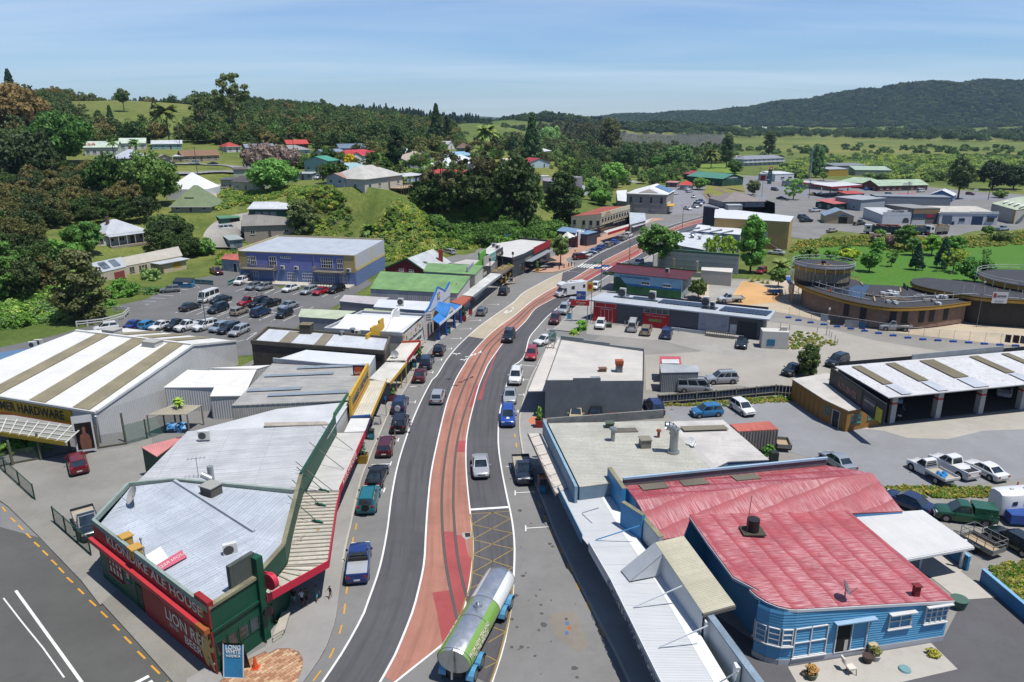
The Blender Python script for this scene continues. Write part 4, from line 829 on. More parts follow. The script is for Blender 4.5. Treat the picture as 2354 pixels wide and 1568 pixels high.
fw_.box('sign_board',sE-15.6,sE,1.55,3.6,0,.12,pn('d9ad24',.5));fw_.text('HAMMER HARDWARE',sE-7.8,2.8,1.55,'2f2f33',o=.13,bold=.02,fit=13.2);fw_.box('stripe',sE-15.2,sE-.5,1.72,1.9,.12,.15,'b5372a')
gutter_p=brm(I(818,460,3.8),I(840,690,0),.09);ob('downpipe',gutter_p,'e2e2de',HW)
NC=cnp('verandah','clear corrugated garden centre roof on white timber frame with yellow edge',[I(-300,440,2.9),I(110,452,2.9),I(712,552,2.9),I(560,692,2.6),I(-300,560,2.6)],cg('a8a79c',.3,.4,stk=.3,pch=.2),.05,None,[(3,4)],'b3961f',.5)
p_=[I(-300,440,2.95),I(110,452,2.95),I(712,552,2.95),I(560,692,2.65),I(-300,560,2.65)]
for k in rn(12):f=k/11;ob('rafter',brm(p_[0].lerp(p_[2],f)+U*.03,p_[4].lerp(p_[3],f)+U*.03,.05),'e3e0d4',NC)
for k in rn(4):f=(k+.5)/4;ob('purlin',brm(p_[0].lerp(p_[4],f)+U*.05,p_[2].lerp(p_[3],f)+U*.05,.04),'e3e0d4',NC)
X1=Blk('store_extension','low white roofed extension on end of hardware store','building',[I(1408,214,3.3),I(1832,210,3.3),I(1798,286,3.1),I(2085,284,3.1),I(2190,60,4),I(1612,64,4)],ww,wwall,I(1612,64,4)-I(1408,214,3.3),.1)
Blk('white_lean_to','white lean-to roof behind store extension','building',[I(1620,58,4.1),I(2195,55,4.1),E(2310,1200,4.3),E(1790,1225,4.3)],ww,wwall,None,.05)
cpz=2.6;CP1=th('nursery_shelter','open timber shelter with translucent roof beside store extension','shelter',I(1500,560));cq=[*I.at(cpz,1258,450,1600,445,1722,368,1480,360)]
ob('roof',slm(cq,.06),cg('b2ab95',.25,.6,mos=.4),CP1)
for q in cq:ob('post',brm(v3(q.x,q.y,0),q-U*.03,.07),wood_w,CP1)
BLB=Blk('blue_roof_building','low building with slate blue roof and two heat pumps behind store','building',[*E.at(3.4,-500,1330,-500,1160,390,1038,420,1060,0,1290)],pn('5f7fa0',.55,.1),'c3c6c8',None,.1)
acon(BLB.t,E(285,1050,3.5),(1,.1,0),1.1,.9);acon(BLB.t,E(335,1030,3.5),(1,.1,0),1.1,.9)
NF=th('nursery_fence','tall timber post and netting fence along nursery','fence',I(350,800));
def nett(col='3c4a42',cover=.45):
 key=('net',col,cover)
 if key in MATS:return MATS[key]
 t=NT('netting');uv=t.uv();sx=t.n.new('ShaderNodeSeparateXYZ');t.link(uv,sx.inputs[0])
 a=t.math('ABSOLUTE',t.math('SUBTRACT',t.math('FRACT',t.math('MULTIPLY',sx.outputs[0],9)),.5));b=t.math('ABSOLUTE',t.math('SUBTRACT',t.math('FRACT',t.math('MULTIPLY',sx.outputs[1],9)),.5))
 h=t.math('GREATER_THAN',t.math('MAXIMUM',a,b),.5-cover/4);t.link(h,t.b.inputs['Alpha']);MATS[key]=t.out(lin(col),.7);return MATS[key]
fl=[*I.at(0,-250,960,60,880,330,830,620,770,830,740,1090,700)]
for x,y,h in((110,880,2.9),(355,835,3.2),(605,770,2.6),(840,720,2.6),(1075,680,3.6),(15,800,3.2)):b_=I(x,y);ob('post',tbm(b_,b_+U*h,.14,.12,n=8),pn('6c6a58',.9),NF,40)
for a,b in zip(fl,fl[1:]):
 m=MB();m.pol([a,b,b+U*1.6,a+U*1.6]);ob('netting',m,nett('4a5450',.35),NF);ob('base_board',brm(a+U*.12,b+U*.12,.08),'5f5c50',NF)
NF2=th('mesh_fence','green shade cloth fence climbing beside store wall','fence',I(1200,660));f2=[*I.at(0,1090,700,1260,655,1420,600,1560,560)]
for a,b in zip(f2,f2[1:]):
 m=MB();m.pol([a,b,b+U*2.4,a+U*2.4]);ob('netting',m,nett('3f7566',.6),NF2);ob('post',tbm(b,b+U*2.5,.08,n=6),'3e4a44',NF2)
BN=th('banner','white framed poster banner of tattooed performer hung between posts','banner',I(740,770));bw_=Wl(I(665,790),I(838,765),BN);
bw_.box('banner_cloth',0,bw_.L,.3,4.6,.1,.14,'dcdcdc');bw_.box('print',bw_.L*.1,bw_.L*.92,.6,3.75,.14,.16,pn('1c1715',.4))
fig=MB();fig.pol([bw_.p(bw_.L*(.5+x),z,.17)for x,z in((-.22,.65),(.26,.65),(.3,1.5),(.24,2.25),(.1,2.5),(.08,2.75),(.12,3.1),(.03,3.35),(-.08,3.1),(-.05,2.75),(-.06,2.5),(-.2,2.3),(-.26,1.6))]);ob('printed_figure',fig,pn('8d5f4d',.5,.4),BN)
def gate(label,a,b,h=1.7,n=14):
 t=th('yard_gate',label,'gate',(*a.xy,0),'green mesh gates of side yard');u=b-a;gm=pn('1c4a38',.5)
 for z in(.15,h):ob('rail',brm(a+U*z,b+U*z,.035),gm,t)
 for k in rn(4):p=a+u*(k/3);ob('post',brm(p,p+U*(h+.1),.045),gm,t)
 m=MB();m.pol([a+U*.15,b+U*.15,b+U*h,a+U*h]);ob('mesh_panel',m,nett('26493a',.55),t)
gate('green mesh gate nearest ale house wall',N(470,140),N(780,415));gate('green mesh gate at far side of yard entrance',I(-60,850),I(300,1180))
a,b=E(2065,478),F(910,527);u=(b-a);u.z=0;dp=F(1158,372)-b;dp.z=0;zt=7
PB=Blk('community_building','two storey blue and mauve building with balconies and decked front','building',[a+U*zt,b+U*zt,b+dp+U*(zt+.1),a+dp*1+U*(zt+.1)],cg('bfc6cf',.3,.5,stk=.3,pch=.12,rst=.15),pn('8288c8',.6,.08),None,-.1,par=[2,3],parh=.4,parmat='c7b98f')
w=PB.wall(0);L_=w.L
w.box('lower_wall',0,L_,0,3.1,0,.06,pn('6f86b6',.7,.15));w.box('corner_panel',L_-2.6,L_,3.1,zt-.1,0,.07,'c9b377');w.box('corner_panel',0,2,3.1,zt-.1,0,.07,'b9a86f');w.box('gutter',0,L_,zt-.15,zt+.05,0,.2,'c9b98f')
ws=PB.wall(1);ws.box('upper_panel',0,ws.L,3.3,zt,0,.05,pn('c9cad0',.6));ws.box('lower_wall',0,ws.L,0,3.3,0,.04,pn('6f86b6',.7,.15))
for d0,d1,z0,z1 in((0,.6,3.3,zt),(0,ws.L,3.3,3.9),(ws.L*.52,ws.L*.56,3.9,zt)):ws.box('cream_strip',d0,d1,z0,z1,.05,.075,'d8c48c')
F_=lambda x:(x+305)/1215*L_
for x0,x1,z0,z1,nx,ny in((200,305,.3,2.5,5,3),(360,475,.3,2.5,5,3),(530,695,.3,2.6,7,3),(750,825,.2,2.6,3,3),(565,685,3.9,6.2,5,3),(730,790,3.9,6.1,3,2),(22,97,3.8,6,3,2),(145,255,5.7,6.2,5,1),(-190,-110,.2,2.4,3,2),(-215,-180,4.2,5.8,2,2),(-180,-120,3.8,5.9,3,2)):
 w.win(F_(x0),z0,F_(x1)-F_(x0),z1-z0,nx,ny,proud=.11,sill=False)
for x0,x1 in((510,825),(-260,105)):
 d0,d1=F_(x0),F_(x1);o_=w.box('balcony',d0,d1,3.05,3.3,.07,2,pn('8c8576',.9));o=MB()
 for z in(3.5,3.75,4,4.3):o.bar(w.p(d0,z,2),w.p(d1,z,2),.04);o.bar(w.p(d0,z,.1),w.p(d0,z,2),.04);o.bar(w.p(d1,z,.1),w.p(d1,z,2),.04)
 ob('balcony_rail',o,pn('8c8576',.9),o_)
 for d in(d0+.1,d1-.1):w.box('balcony_post',d-.06,d+.06,0,3.1,1.85,1.97,pn('84806f',.9),o_)
w.box('deck',F_(-250),L_-.3,0,.4,.1,3.2,pn('c5bfb2',.85,.1));
for x in(165,310,850):acon(PB.t,w.p(F_(x),3.25,.35),u,1,.8)
for k in rn(9):w.box('deck_rail',F_(490+k*30),F_(492+k*30),.4,1.3,3.1,3.2,'7d7668')
w.box('deck_rail',F_(490),F_(745),1.2,1.3,3.1,3.2,'7d7668');w.box('downpipe',F_(490),F_(496),.3,6.8,.07,.17,'9d97c8')
t_=Blk('striped_roof_shed','small shed with faded red striped roof and peeling blue mural wall','shed',[E(1895,290,3),E(2052,305,3),E(2054,250,3.3),E(1930,250,3.3)],cg('c56a5c',.8,.6,pch=.4,rst=.3),pn('a9bcc8',.8,.35),None,.1);w=t_.wall(t_.near(E(1970,370,1)));w.door(w.L*.62,1.1,2.1,'22303c')
blu=pn('62a8d4',.55,.1);bluw=pn('4a93c4',.6,.12);redr=red_roof()
HH=th('blue_house','light blue weatherboard house with worn red iron roof and rounded corner','house',R(340,1345))
zl,zr=4.45,3.45
wall_line=[*R.at(0,1652,1143,340,1347,235,1350,120,1320,20,1270),*Q.at(0,2240,1180,2120,1060,1950,830,1660,330)]
def lerpz(p):
 f=(p-R(340,1347)).dot((R(1652,1143)-R(340,1347)))/((R(1652,1143)-R(340,1347)).length_squared);return zl+(zr-zl)*max(0,min(1,f))
ps=[v3(p.x,p.y,0)for p in wall_line];m=MB()
back_r=R(845,60,3.7);pb=[v3(p.x,p.y,0)for p in(ps[-1],back_r)]
outline=ps+[v3(back_r.x,back_r.y,0)]
for i in rn(len(outline)):
 p,q=outline[i],outline[(i+1)%len(outline)];m.pol([q,p,p+U*(lerpz(p)-.1),q+U*(lerpz(q)-.1)])
ob('wall',m,bluw,HH)
nb=17
for i,(p,q)in en(zip(ps[:5],ps[1:6])):
 u=(q-p).normalized();n=v3(-u.y,u.x,0)if True else None
 n=n if n.y<0 or(i>2 and n.x<0)else-n
 for k in rn(nb):
  h0,h1=lerpz(p)-.2,lerpz(q)-.2;z0a,z0b=.45+(h0-.45)*k/nb,.45+(h1-.45)*k/nb;z1a,z1b=.45+(h0-.45)*(k+1)/nb,.45+(h1-.45)*(k+1)/nb
  m=MB();A_,B_=p+n*.055+U*z0a,q+n*.055+U*z0b;C_,D_=q+n*.012+U*(z1b+.01),p+n*.012+U*(z1a+.01);E_,F2=p+U*z0a,q+U*z0b
  m.pol([A_,B_,C_,D_]if(B_-A_).cross(C_-A_).dot(n)>0 else[D_,C_,B_,A_]);m.pol([A_,E_,F2,B_]);ob('weatherboard',m,blu,HH)
fp=[R(1755,795,zr+.05),R(400,872,zl+.05),R(330,868,zl+.05),R(235,845,zl+.05),R(140,805,zl+.05),R(60,755,zl+.05),R(0,700,zl+.05),Q(2240,720,zl+.05),Q(2000,595,zl+.05),Q(1780,300,zl+.1),Q(1620,62,zl+.1),R(832,18,zr+.25)]
ob('roof',slm(ccw(fp),.12,(fp[0]-fp[1])),redr,HH)
for p,q in zip(fp[:10],fp[1:11]):ob('fascia',bxm(p-U*.28,q-p,((q-p).normalized().cross(U)*-.06),U*.2),'d9dbe0',HH)
hw=Wl(R(340,1347),R(1652,1143),HH);X=lambda x:(x-340)/1312*hw.L
cur=glm('5d6468',.15)
hw.win(X(345),.55,X(620)-X(345),2.35,2,2,proud=.12,glass=cur);hw.win(X(1130),1.75,X(1325)-X(1130),1.25,2,2,proud=.14);o_=hw.win(X(1440),1.75,X(1640)-X(1440),1.45,4,3,proud=.14)
hw.box('window_hood',X(1120),X(1345),3,3.08,.05,.4,'dcdcdc');hw.box('window_hood',X(1430),X(1655),3.2,3.28,.05,.4,'dcdcdc')
o_=hw.win(X(690),.4,X(960)-X(690),2.5,2,1,proud=.12,sill=False,name='sliding_door');hw.box('opening',X(705),X(810),.45,2.8,.09,.11,pn('15120f',.9),o_);hw.box('curtain',X(770),X(800),.45,1.4,.111,.125,'c9c5bd',o_);hw.box('door_hood',X(660),X(1000),2.95,3.03,.05,.45,'9fbdd8')
hw.box('plinth',0,hw.L,0,.42,0,.09,'b9bcc4')
bwp=[*R.at(0,340,1347,235,1350,120,1320,20,1270),Q(2240,1180)]
for p,q in zip(bwp[1:],bwp[:-1]):
 bwl=Wl(p,q,HH);bwl.win(.05,1.55,bwl.L-.1,1.35,max(1,int(bwl.L/.7)),3,proud=.14,glass=cur);bwl.box('plinth',0,bwl.L,0,.42,0,.09,'b9bcc4')
dish(HH,R(815,820,3.9),(.75,-.3,.45),.55,1.2,'6d7074');t0=R(1420,770,3.6);vbox(HH,t0,(1,.1,0),.4,.35,.9,'7c1f26')
fl0=Q(2160,210,4.4);on(HH,'flue_base',[fl0+v3(-.9,-.7,.12),fl0+v3(.9,-.7,.1),fl0+v3(.9,.7,.1),fl0+v3(-.9,.7,.12)],pn('4d473a',.9),.1);o_=ob('flue',tbm(fl0,fl0+U*1.15,.5,n=14),pn('1e1d1f',.6),HH,40);ob('mast',brm(fl0+v3(-.6,-.4,0),fl0+v3(-.5,-.4,3.4),.02),'55504a',HH)
CPt=th('carport','white iron carport beside red roofed house','carport',R(1470,500));cz=2.85
cq=[R(882,68,cz+.3),R(1485,25,cz+.2),R(1922,335,cz-.1),R(1340,442,cz)];ob('roof',slm(cq,.1,cq[3]-cq[0]),cg('d9d9d6',.2,.5,stk=.15,pch=.06),CPt);ob('beam',brm(cq[3]-U*.15,cq[2]-U*.15,.1),'dedede',CPt)
for p in(R(1450,530),R(1805,520)):ob('post',brm(p,p+U*(cz-.2),.1),'e2e2e0',CPt)
sr('concrete_drive',flat([*R.at(0,1340,470,1560,610,1800,800,2110,778,1810,555,1900,480,1500,250,1100,200)],.024),asp('b9b4ab',.15,.06))
sr('patio',flat([*R.at(0,325,1375,1555,1170,1785,1395,900,1600,450,1600)],.03),asp('b5b0a7',.15,.08))
sr('tar_seal_drive',flat([Q(1700,820),Q(2100,1100),*R.at(0,330,1360,1650,1150,1830,800,2130,775,2500,1080,2500,1700),Q(2000,1700)],.018),asp('5c5b5d',.35,.15))
BW=th('blue_boundary_wall','long low blue block wall beside drive','wall',R(2200,750))
for p,q,h in((R(1970,640),R(2500,1100),1.15),(R(1600,350),R(1855,548),1.3)):
 nn=(q-p).normalized().cross(U);ob('block_wall',bxm(p,q-p,nn*-.22,U*h),pn('3f86b5',.7,.12),BW);ob('coping',bxm(p+U*h+nn*.04,q-p,nn*-.3,U*.07),pn('7fb4d6',.7),BW)
TS=th('tyre_shop','blue tyre shop with large worn red gable roof','shop',Q(1100,400))
e0,e1=K(1065,1372,4.7),L(655,885,4.7);r1=L(1052,952,5.5);f1=L(1312,1278,3.3);
r0=K(1165,1500,5.6)
l1,l2,l3,f0=[onplane(q,r0,r1,f1)for q in(Q(1360,278),Q(1570,250),Q(1620,120),L(-20,1330))]
m=MB();m.slb(ccw([e0,r0,r1,e1]),.1,r0-e0);m.slb(ccw([r0,l1,l2,l3,f0,f1,r1]),.1,f1-r1);ob('roof',m,redr,TS)
ol=ccw([e0,e1,r1,f1,l3,l1,r0]);m=MB()
for i in rn(len(ol)):p,q=ol[i],ol[(i+1)%len(ol)];m.pol([(p.x,p.y,0),(q.x,q.y,0),q-U*.1,p-U*.1])
ob('wall',m,bluw,TS)
p,q=K(1052,1340,5.2),L(660,845,5.2);ob('parapet',bxm(p-U*.5,q-p,v3(0,.2,0),U*.75),pn('6f7177',.7,.25),TS);ob('parapet_cap',brm(p+U*.28,q+U*.28,.1),'a9c6da',TS)
for s0 in(.06,.25,.5):srect(TS,'skylight',e0,e1,r0,s0,s0+.12,.12,.5,cg('7a7466',.2,.7,mos=.6),.1)
bp=pn('3a93cb',.5,.12)
for i,(pa,pb_,zb,zt_)in en(((K(920,1242,5.4),K(1045,1425,5.4),3.3,5.6),(Q(1035,-20,5.3),Q(1215,95,5.3),3.3,5.5),(Q(1205,100,4.9),Q(1360,282,4.9),3.3,5.1))):
 nn=(pb_-pa).normalized();nn=v3(nn.y,-nn.x,0);o_=ob('street_parapet',bxm(v3(pa.x,pa.y,zb),v3(pb_.x-pa.x,pb_.y-pa.y,0),-nn*.35 if nn.x<0 else nn*.35,U*(zt_-zb)),bp if i<2 else 'cfd3d6',TS);ob('coping',bxm(v3(pa.x,pa.y,zt_),v3(pb_.x-pa.x,pb_.y-pa.y,0),-nn*.4 if nn.x<0 else nn*.4,U*.06),lichen,o_)
zv=3.35;vo=[K(492,1405,zv),*Q.at(zv,700,262,757,322,945,650,1360,1500,1500,1760)];vi=[K(915,1385,zv),*Q.at(zv,1012,0,1240,352,1430,620,1960,1500,2130,1760)]
VT=th('verandah','long white sheet iron verandah of tyre shop over dark footpath','verandah',Q(1200,900));shm=cg('cdd0d2',.14,.5,stk=.12,pch=.07);shl=cg('eef0f0',.14,.5,stk=.05,pch=.03)
ro,ri=rsm(vo,23),rsm(vi,23)
for k in rn(22):
 q=[ro[k],ri[k].lerp(ro[k],.22),ri[k+1].lerp(ro[k+1],.22),ro[k+1]];g=(ro[k+1]-ro[k])*-.004;q=[q[0]+g+U*.012*(k%2),q[1]+g+U*.012*(k%2),q[2]-g+U*.012*(k%2),q[3]-g+U*.012*(k%2)];ob('roofing_sheet',slm(q,.07,ri[k]-ro[k]),shm,VT)
 q2=[q[1]+U*.02,ri[k]+U*.02,ri[k+1]+U*.02,q[2]+U*.02];ob('roofing_sheet',slm(q2,.07,ri[k]-ro[k]),shl,VT)
for p,q in((vo[0],vo[1]),(vo[2],vo[3]),(vo[3],vo[4]),(vo[4],vo[5])):ob('fascia',bxm(p-U*.55,q-p,(q-p).normalized().cross(U)*-.06,U*.85),'e0e2e2'if p is not vo[0]else '3f84a8',VT)
nav='3a4468'
def fas_text(p,q,s_,f,size,fit):
 u=(q-p).normalized();n=u.cross(U);n=n if n.x<0 else-n;r=U.cross(n);c=p.lerp(q,f)-U*.13+n*.09
 return text(VT,s_,c,r,U,size,nav,.012,fit=fit)
fas_text(vo[3],vo[4],"CARTER'S",.26,.75,6);fas_text(vo[3],vo[4],'tyre service',.74,.7,6.6)
for(x,y),(x2,y2)in(((1145,855),(1560,675)),((1360,1200),(1780,1015)),((820,280),(1195,160)),((705,50),(850,5)),((1830,1530),(2040,1405))):p,q=Q(x,y,zv+.1),Q(x2,y2,5);ob('stay_rod',brm(p,q,.035),'dfe3e6'if x!=820 else '4ea3d6',VT)
WS=th('street_wall','white rendered street wall of tyre yard with flaking blue top','wall',Q(1700,1000));wp=[Q(1435,480,4.6),Q(1600,700,4.6),Q(1795,960,4.7),Q(2190,1500,4.7),Q(2380,1760,4.7)]
for p,q in zip(wp,wp[1:]):nn=(q-p).normalized().cross(U);ob('rendered_wall',bxm(v3(p.x,p.y,0),v3(q.x-p.x,q.y-p.y,0),nn*-.35,U*p.z),pn('d5d9dc',.7),WS);ob('coping',bxm(p+nn*.05,q-p,nn*-.48,U*.1),cg('8fa3b3',1.2,.9,pch=.4,mos=.6),WS)
for x,y in((1560,690),(1780,1020),(2040,1410)):p=Q(x,y,4);ob('pilaster',bxm(v3(p.x-.25,p.y-.25,0),(.3,0,0),(0,.5,0),U*4.5),'e3e5e6',WS)
cq=[Q(1328,302,5.3),Q(1572,245,5.3),Q(2012,835,5),Q(1738,908,5)];LT=th('link_roof','dirty cream iron roof bridging between tyre shop wall and house','roof',Q(1660,600))
ob('roof_sheeting',slm(cq,.1,cq[1]-cq[0]),cg('c9c3a9',.16,.55,stk=.3,pch=.2,mos=.5),LT);ob('edge_beam',brm(cq[2]-U*.15,cq[3]-U*.15,.12),'6d6a64',LT)
dq=[Q(1035,540,3.5),Q(1325,302,5.3),Q(1392,402,5.3),Q(1112,635,3.5)];ob('sloping_roof',slm(dq,.08,dq[1]-dq[0]),cg('b4bac0',.14,.5,stk=.1),LT);m=MB();m.pol([dq[3],v3(dq[2].x,dq[2].y,3.5),dq[2]]);m.pol([v3(dq[2].x,dq[2].y,0),v3(cq[3].x,cq[3].y,0),cq[3],dq[2]][::1]);ob('side_wall',m,'dfe2e4',LT)
mossy=cg('c4c2b6',.3,.65,stk=.4,pch=.22,mos=.75,bd=.04)
TK=Blk('takeaway_shops','row of shops with lichen covered corrugated roof and metal chimney ducts','shop',[*K.at(4.7,412,842,1412,822,1808,1240,682,1388)],mossy,pn('7f97a8',.7,.25),K(1412,822,4.7)-K(412,842,4.7),0)
p,q=K(402,818,4.9),K(1400,742,4.9);ob('parapet',bxm(p-U*.8,q-p,v3(0,.2,0),U*1),pn('8f8f8a',.8,.4,dirt=.5),TK.t)
p,q=K(385,822,4.9),K(665,1392,4.9);nn=(q-p).normalized().cross(U);ob('street_parapet',bxm(p-U*1.6,q-p,nn*.25 if nn.x<0 else nn*-.25,U*1.7),pn('8fb1c4',.7,.3),TK.t);tw_=Wl(p,q,TK.t);
flue(TK.t,K(965,985,4.8),.22,1.2);flue(TK.t,K(1357,955,4.8),.14,.6,'9a4a2c','9a4a2c');vbox(TK.t,K(938,868,4.8),(1,0,0),.8,.7,.4,'55604e');vbox(TK.t,K(1240,1035,4.8),(1,.1,0),1,1,.75,'8d8878')
g_=pn('b7bcbd',.3,met=.6);q=K(1483,1085,4.8);o_=ob('exhaust_duct',tbm(q,q+U*2,.42,n=12),g_,TK.t,40);m=MB();prev=q+U*2
for k in rn(1,6):an=k*.36;nx_=q+U*2+v3(-.75*(1-cos(an)),0,.75*sin(an));m.tub(prev,nx_,.43,n=12,cap=False);prev=nx_
ob('duct_elbow',m,g_,o_,60);ob('duct_collar',tbm(q-U*.1,q+U*.12,.62,n=12),g_,o_,40);flue(TK.t,K(1502,925,4.8),.26,.4,g_)
srect(TK.t,'skylight',*K.at(4.7,412,842,1412,822,682,1388),.49,.7,.13,.2,cg('6f6a5e',.3,.7),.1)
TK2=Blk('takeaway_annex','paler iron roofed annex behind takeaway shops','building',[K(1415,830,4.5),K(1908,815,4.3),K(2298,1152,4),K(1950,1168,4.1),K(1812,1238,4.5)],cg('cfcac4',.35,.6,stk=.25,rst=.12),cg('7fa0bd',.3,.6),K(1908,815,4.3)-K(1415,830,4.5),.05)
srect(TK2.t,'skylight',K(1415,830,4.5),K(1908,815,4.3),K(1812,1238,4.5),.15,.9,.14,.24,cg('8a8470',.3,.7,mos=.6),.14);dish(TK2.t,K(1640,1040,4.5),(.3,-.5,.5),.5,.5)
TKV=cnp('verandah','pale verandah with rust eaten edge in front of takeaway shops',[K(242,930,3.4),K(348,930,3.5),K(578,1390,3.5),K(478,1445,3.4)],cg('d7cec4',.8,.6,pch=.12,rst=.2),.1,None,[(0,3)],cg('c4b9ad',.6,.6,rst=.9),.4)
for k in rn(6):f=(k+.5)/6;p=K(242,930,3.5).lerp(K(478,1445,3.5),f);q=K(360,900,5.4).lerp(K(620,1390,5.4),f);ob('stay_rod',brm(p,q,.02),'b98f7a',TKV)
CT=th('shipping_container','rusty shipping container with faded red lid behind takeaway annex','container',K(2250,1050));zt=2.6;cq=[K(2040,912,zt),L(245,575,zt),L(165,505,zt),K(1968,850,zt)]
ob('lid',slm(cq,.1),cg('c46b5c',.9,.6,rst=.5),CT);m=MB()
for i in rn(4):p,q=cq[i],cq[(i+1)%4];m.pol([(p.x,p.y,.15),(q.x,q.y,.15),q-U*.1,p-U*.1]if area(cq)>0 else[(q.x,q.y,.15),(p.x,p.y,.15),p-U*.1,q-U*.1])
ob('corrugated_side',m,cg('8d857f',.35,.7,stk=.6,pch=.35,rst=.7,bd=.08),CT)
zc0=5.2;CF=Blk('cafe','grey rendered cafe with stepped side wall and pale roof','cafe',[K(388,492,zc0-.3),K(1228,505,zc0-.6),K(1232,225,zc0-.6),K(522,125,zc0-.3)],cg('cfcac2',.35,.6,stk=.25,pch=.12),pn('70767c',.85,.18),K(1228,505)-K(388,492),-.15)
w=CF.wall(CF.near(K(800,600,2.5)));
for d0,d1,h in((0,.28,zc0),(.28,.56,zc0+.25),(.56,1,zc0-.15)):w.box('stepped_parapet',w.L*d0,w.L*d1,0,h,0,.15,pn('70767c',.85,.22))
w2=CF.wall(CF.near(K(870,170,4.5)))
for d0,d1,h in((0,.4,.1),(.4,.72,.35),(.72,1,.6)):w2.box('stepped_parapet',w2.L*d0,w2.L*d1,zc0-1,zc0-.3+h,-.15,.1,pn('8a9090',.8,.2))
q=K(1018,400,zc0-.5);vbox(CF.t,q,(1,.1,0),.75,.75,.9,pn('6c7274',.5),'9c4527');ob('chimney_pot',bxm(q+v3(-.5,-.45,1.1),(1,0,0),(0,.9,0),(0,0,.45)),'b0522f',CF.t);vbox(CF.t,K(878,400,zc0-.5),(1,.1,0),.9,.6,.45,'7f5f4c');vbox(CF.t,K(815,470,zc0-.5),(1,.1,0),1,.4,.3,'8d9396')
CV=cnp('verandah','pale cafe verandah along curved kerb',[K(238,568,3.2),K(385,565,3.3),K(512,118,3.3),K(398,190,3.2)],cg('d9d3cb',.5,.6,pch=.1),.1,None,[(0,3)],'6f7477',.3)
CS=th('cafe_sign','white and green cafe parking sign on rusty frame above verandah','sign',(*K(445,200,3.3).xy,3.3));cw_=Wl(K(412,190,3.4),K(483,192,3.4),CS,0)
cw_.box('board',0,cw_.L,4.1,6.2,-.08,0,'cfd6cc');cw_.text('CAFE',cw_.L/2,5.2,1,'2f8f6f',fit=cw_.L*.85,bold=.015);cw_.text('PARKING',cw_.L/2,4.5,.5,'4d4f52',fit=cw_.L*.6);cw_.text('Gourmet Coffee',cw_.L/2,5.95,.25,'555555',fit=cw_.L*.6)
for d in(.2,cw_.L-.2):ob('frame_leg',brm(cw_.p(d,4.1,-.05),cw_.p(d-.3,3.3,.6),.04),'8c6a50',CS);ob('frame_brace',brm(cw_.p(d,4.1,-.05),cw_.p(cw_.L-d,3.3,.3),.03),'8c6a50',CS)
t_=Blk('tin_shed','grey corrugated shed with sloping roof behind cafe','shed',[K(1385,408,2.9),K(1698,402,2.9),K(1690,345,3.2),K(1375,335,3.2)],cg('b1b5b7',.25,.5),cg('8b9094',.25,.55,stk=.3,bd=.04),None,.1)
t_=Blk('red_roof_hut','small hut with pink red and white roof beside tin shed','shed',[K(1368,335,2.6),K(1548,335,2.6),K(1540,272,2.9),K(1372,270,2.9)],cg('c9606a',.9,.55,pch=.2),'a8666a',None,.1);on(t_.t,'white_sheet',[K(1385,330,3),K(1535,330,3),K(1530,295,3.05),K(1385,295,3.05)],cg('dcdcda',.3),.03)
def bfen(label,pts,h,col,post,n_per=1.6,name='timber_fence'):
 t=th(name,label,'fence',(*pts[0].xy,pts[0].z));pm=pn(col,.8,.15)
 for a,b in zip(pts,pts[1:]):
  L_=(b-a).length;n=max(1,int(L_/2.4));u=(b-a)/n;nn=u.normalized().cross(U)
  for k in rn(n):
   p=a+u*k;m=6
   for j in rn(m):ob('board',bxm(p+u*(j/m)+nn*.05,u*(.94/m),nn*-.03,U*(h+ru(-.03,.03))),pm,t)
   ob('post',brm(p+nn*.1,p+nn*.1+U*(h+.1),.07),pn(post,.9),t)
  ob('rail',brm(a+nn*.1+U*h*.95,b+nn*.1+U*h*.95,.05),pn(post,.9),t);ob('rail',brm(a+nn*.1+U*h*.3,b+nn*.1+U*h*.3,.05),pn(post,.9),t)
 return t
bfen('dark blue board fence with grey posts behind parked cars',[*K.at(0,1345,690,1840,650,2354,600),L(395,295)],1.5,'22344c','8d8778')
zg=4.3;GA=th('auto_garage','long vehicle repair garage with rust speckled white roof and open bays','garage',L(1190,520))
g0,g1=L(1175,520),L(2354,395);gd=(g1-g0).normalized();gl=46;ga_,gb_=g0,g0+gd*gl;dep=H(730,1215,zg+.6)-L(1190,300,zg);dep.z=0
rq=[L(1190,302,zg),L(1190,302,zg)+gd*gl,L(1190,302,zg)+gd*gl+dep+U*.6,H(730,1215,zg+.6)]
rustr=cg('d9dadb',.3,.5,stk=.2,pch=.1,rst=.95,spot='8d4a30');ob('roof',slm(rq,.12,dep),rustr,GA)
fw2=Wl(ga_,gb_,GA);bay=6.45
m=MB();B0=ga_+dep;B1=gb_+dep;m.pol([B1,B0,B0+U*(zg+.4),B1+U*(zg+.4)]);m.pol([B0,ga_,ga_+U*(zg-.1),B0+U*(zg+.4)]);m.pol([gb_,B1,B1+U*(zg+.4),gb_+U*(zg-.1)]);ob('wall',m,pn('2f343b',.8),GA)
p,q=H(705,1225,zg+.9),H(705,1225,zg+.9)+(L(1165,350,zg)-H(705,1225,zg));q.z=zg+.5;nn=(q-p).normalized().cross(U);sgw=Wl(p,q,GA)if nn.x<0 else Wl(p,q,GA)
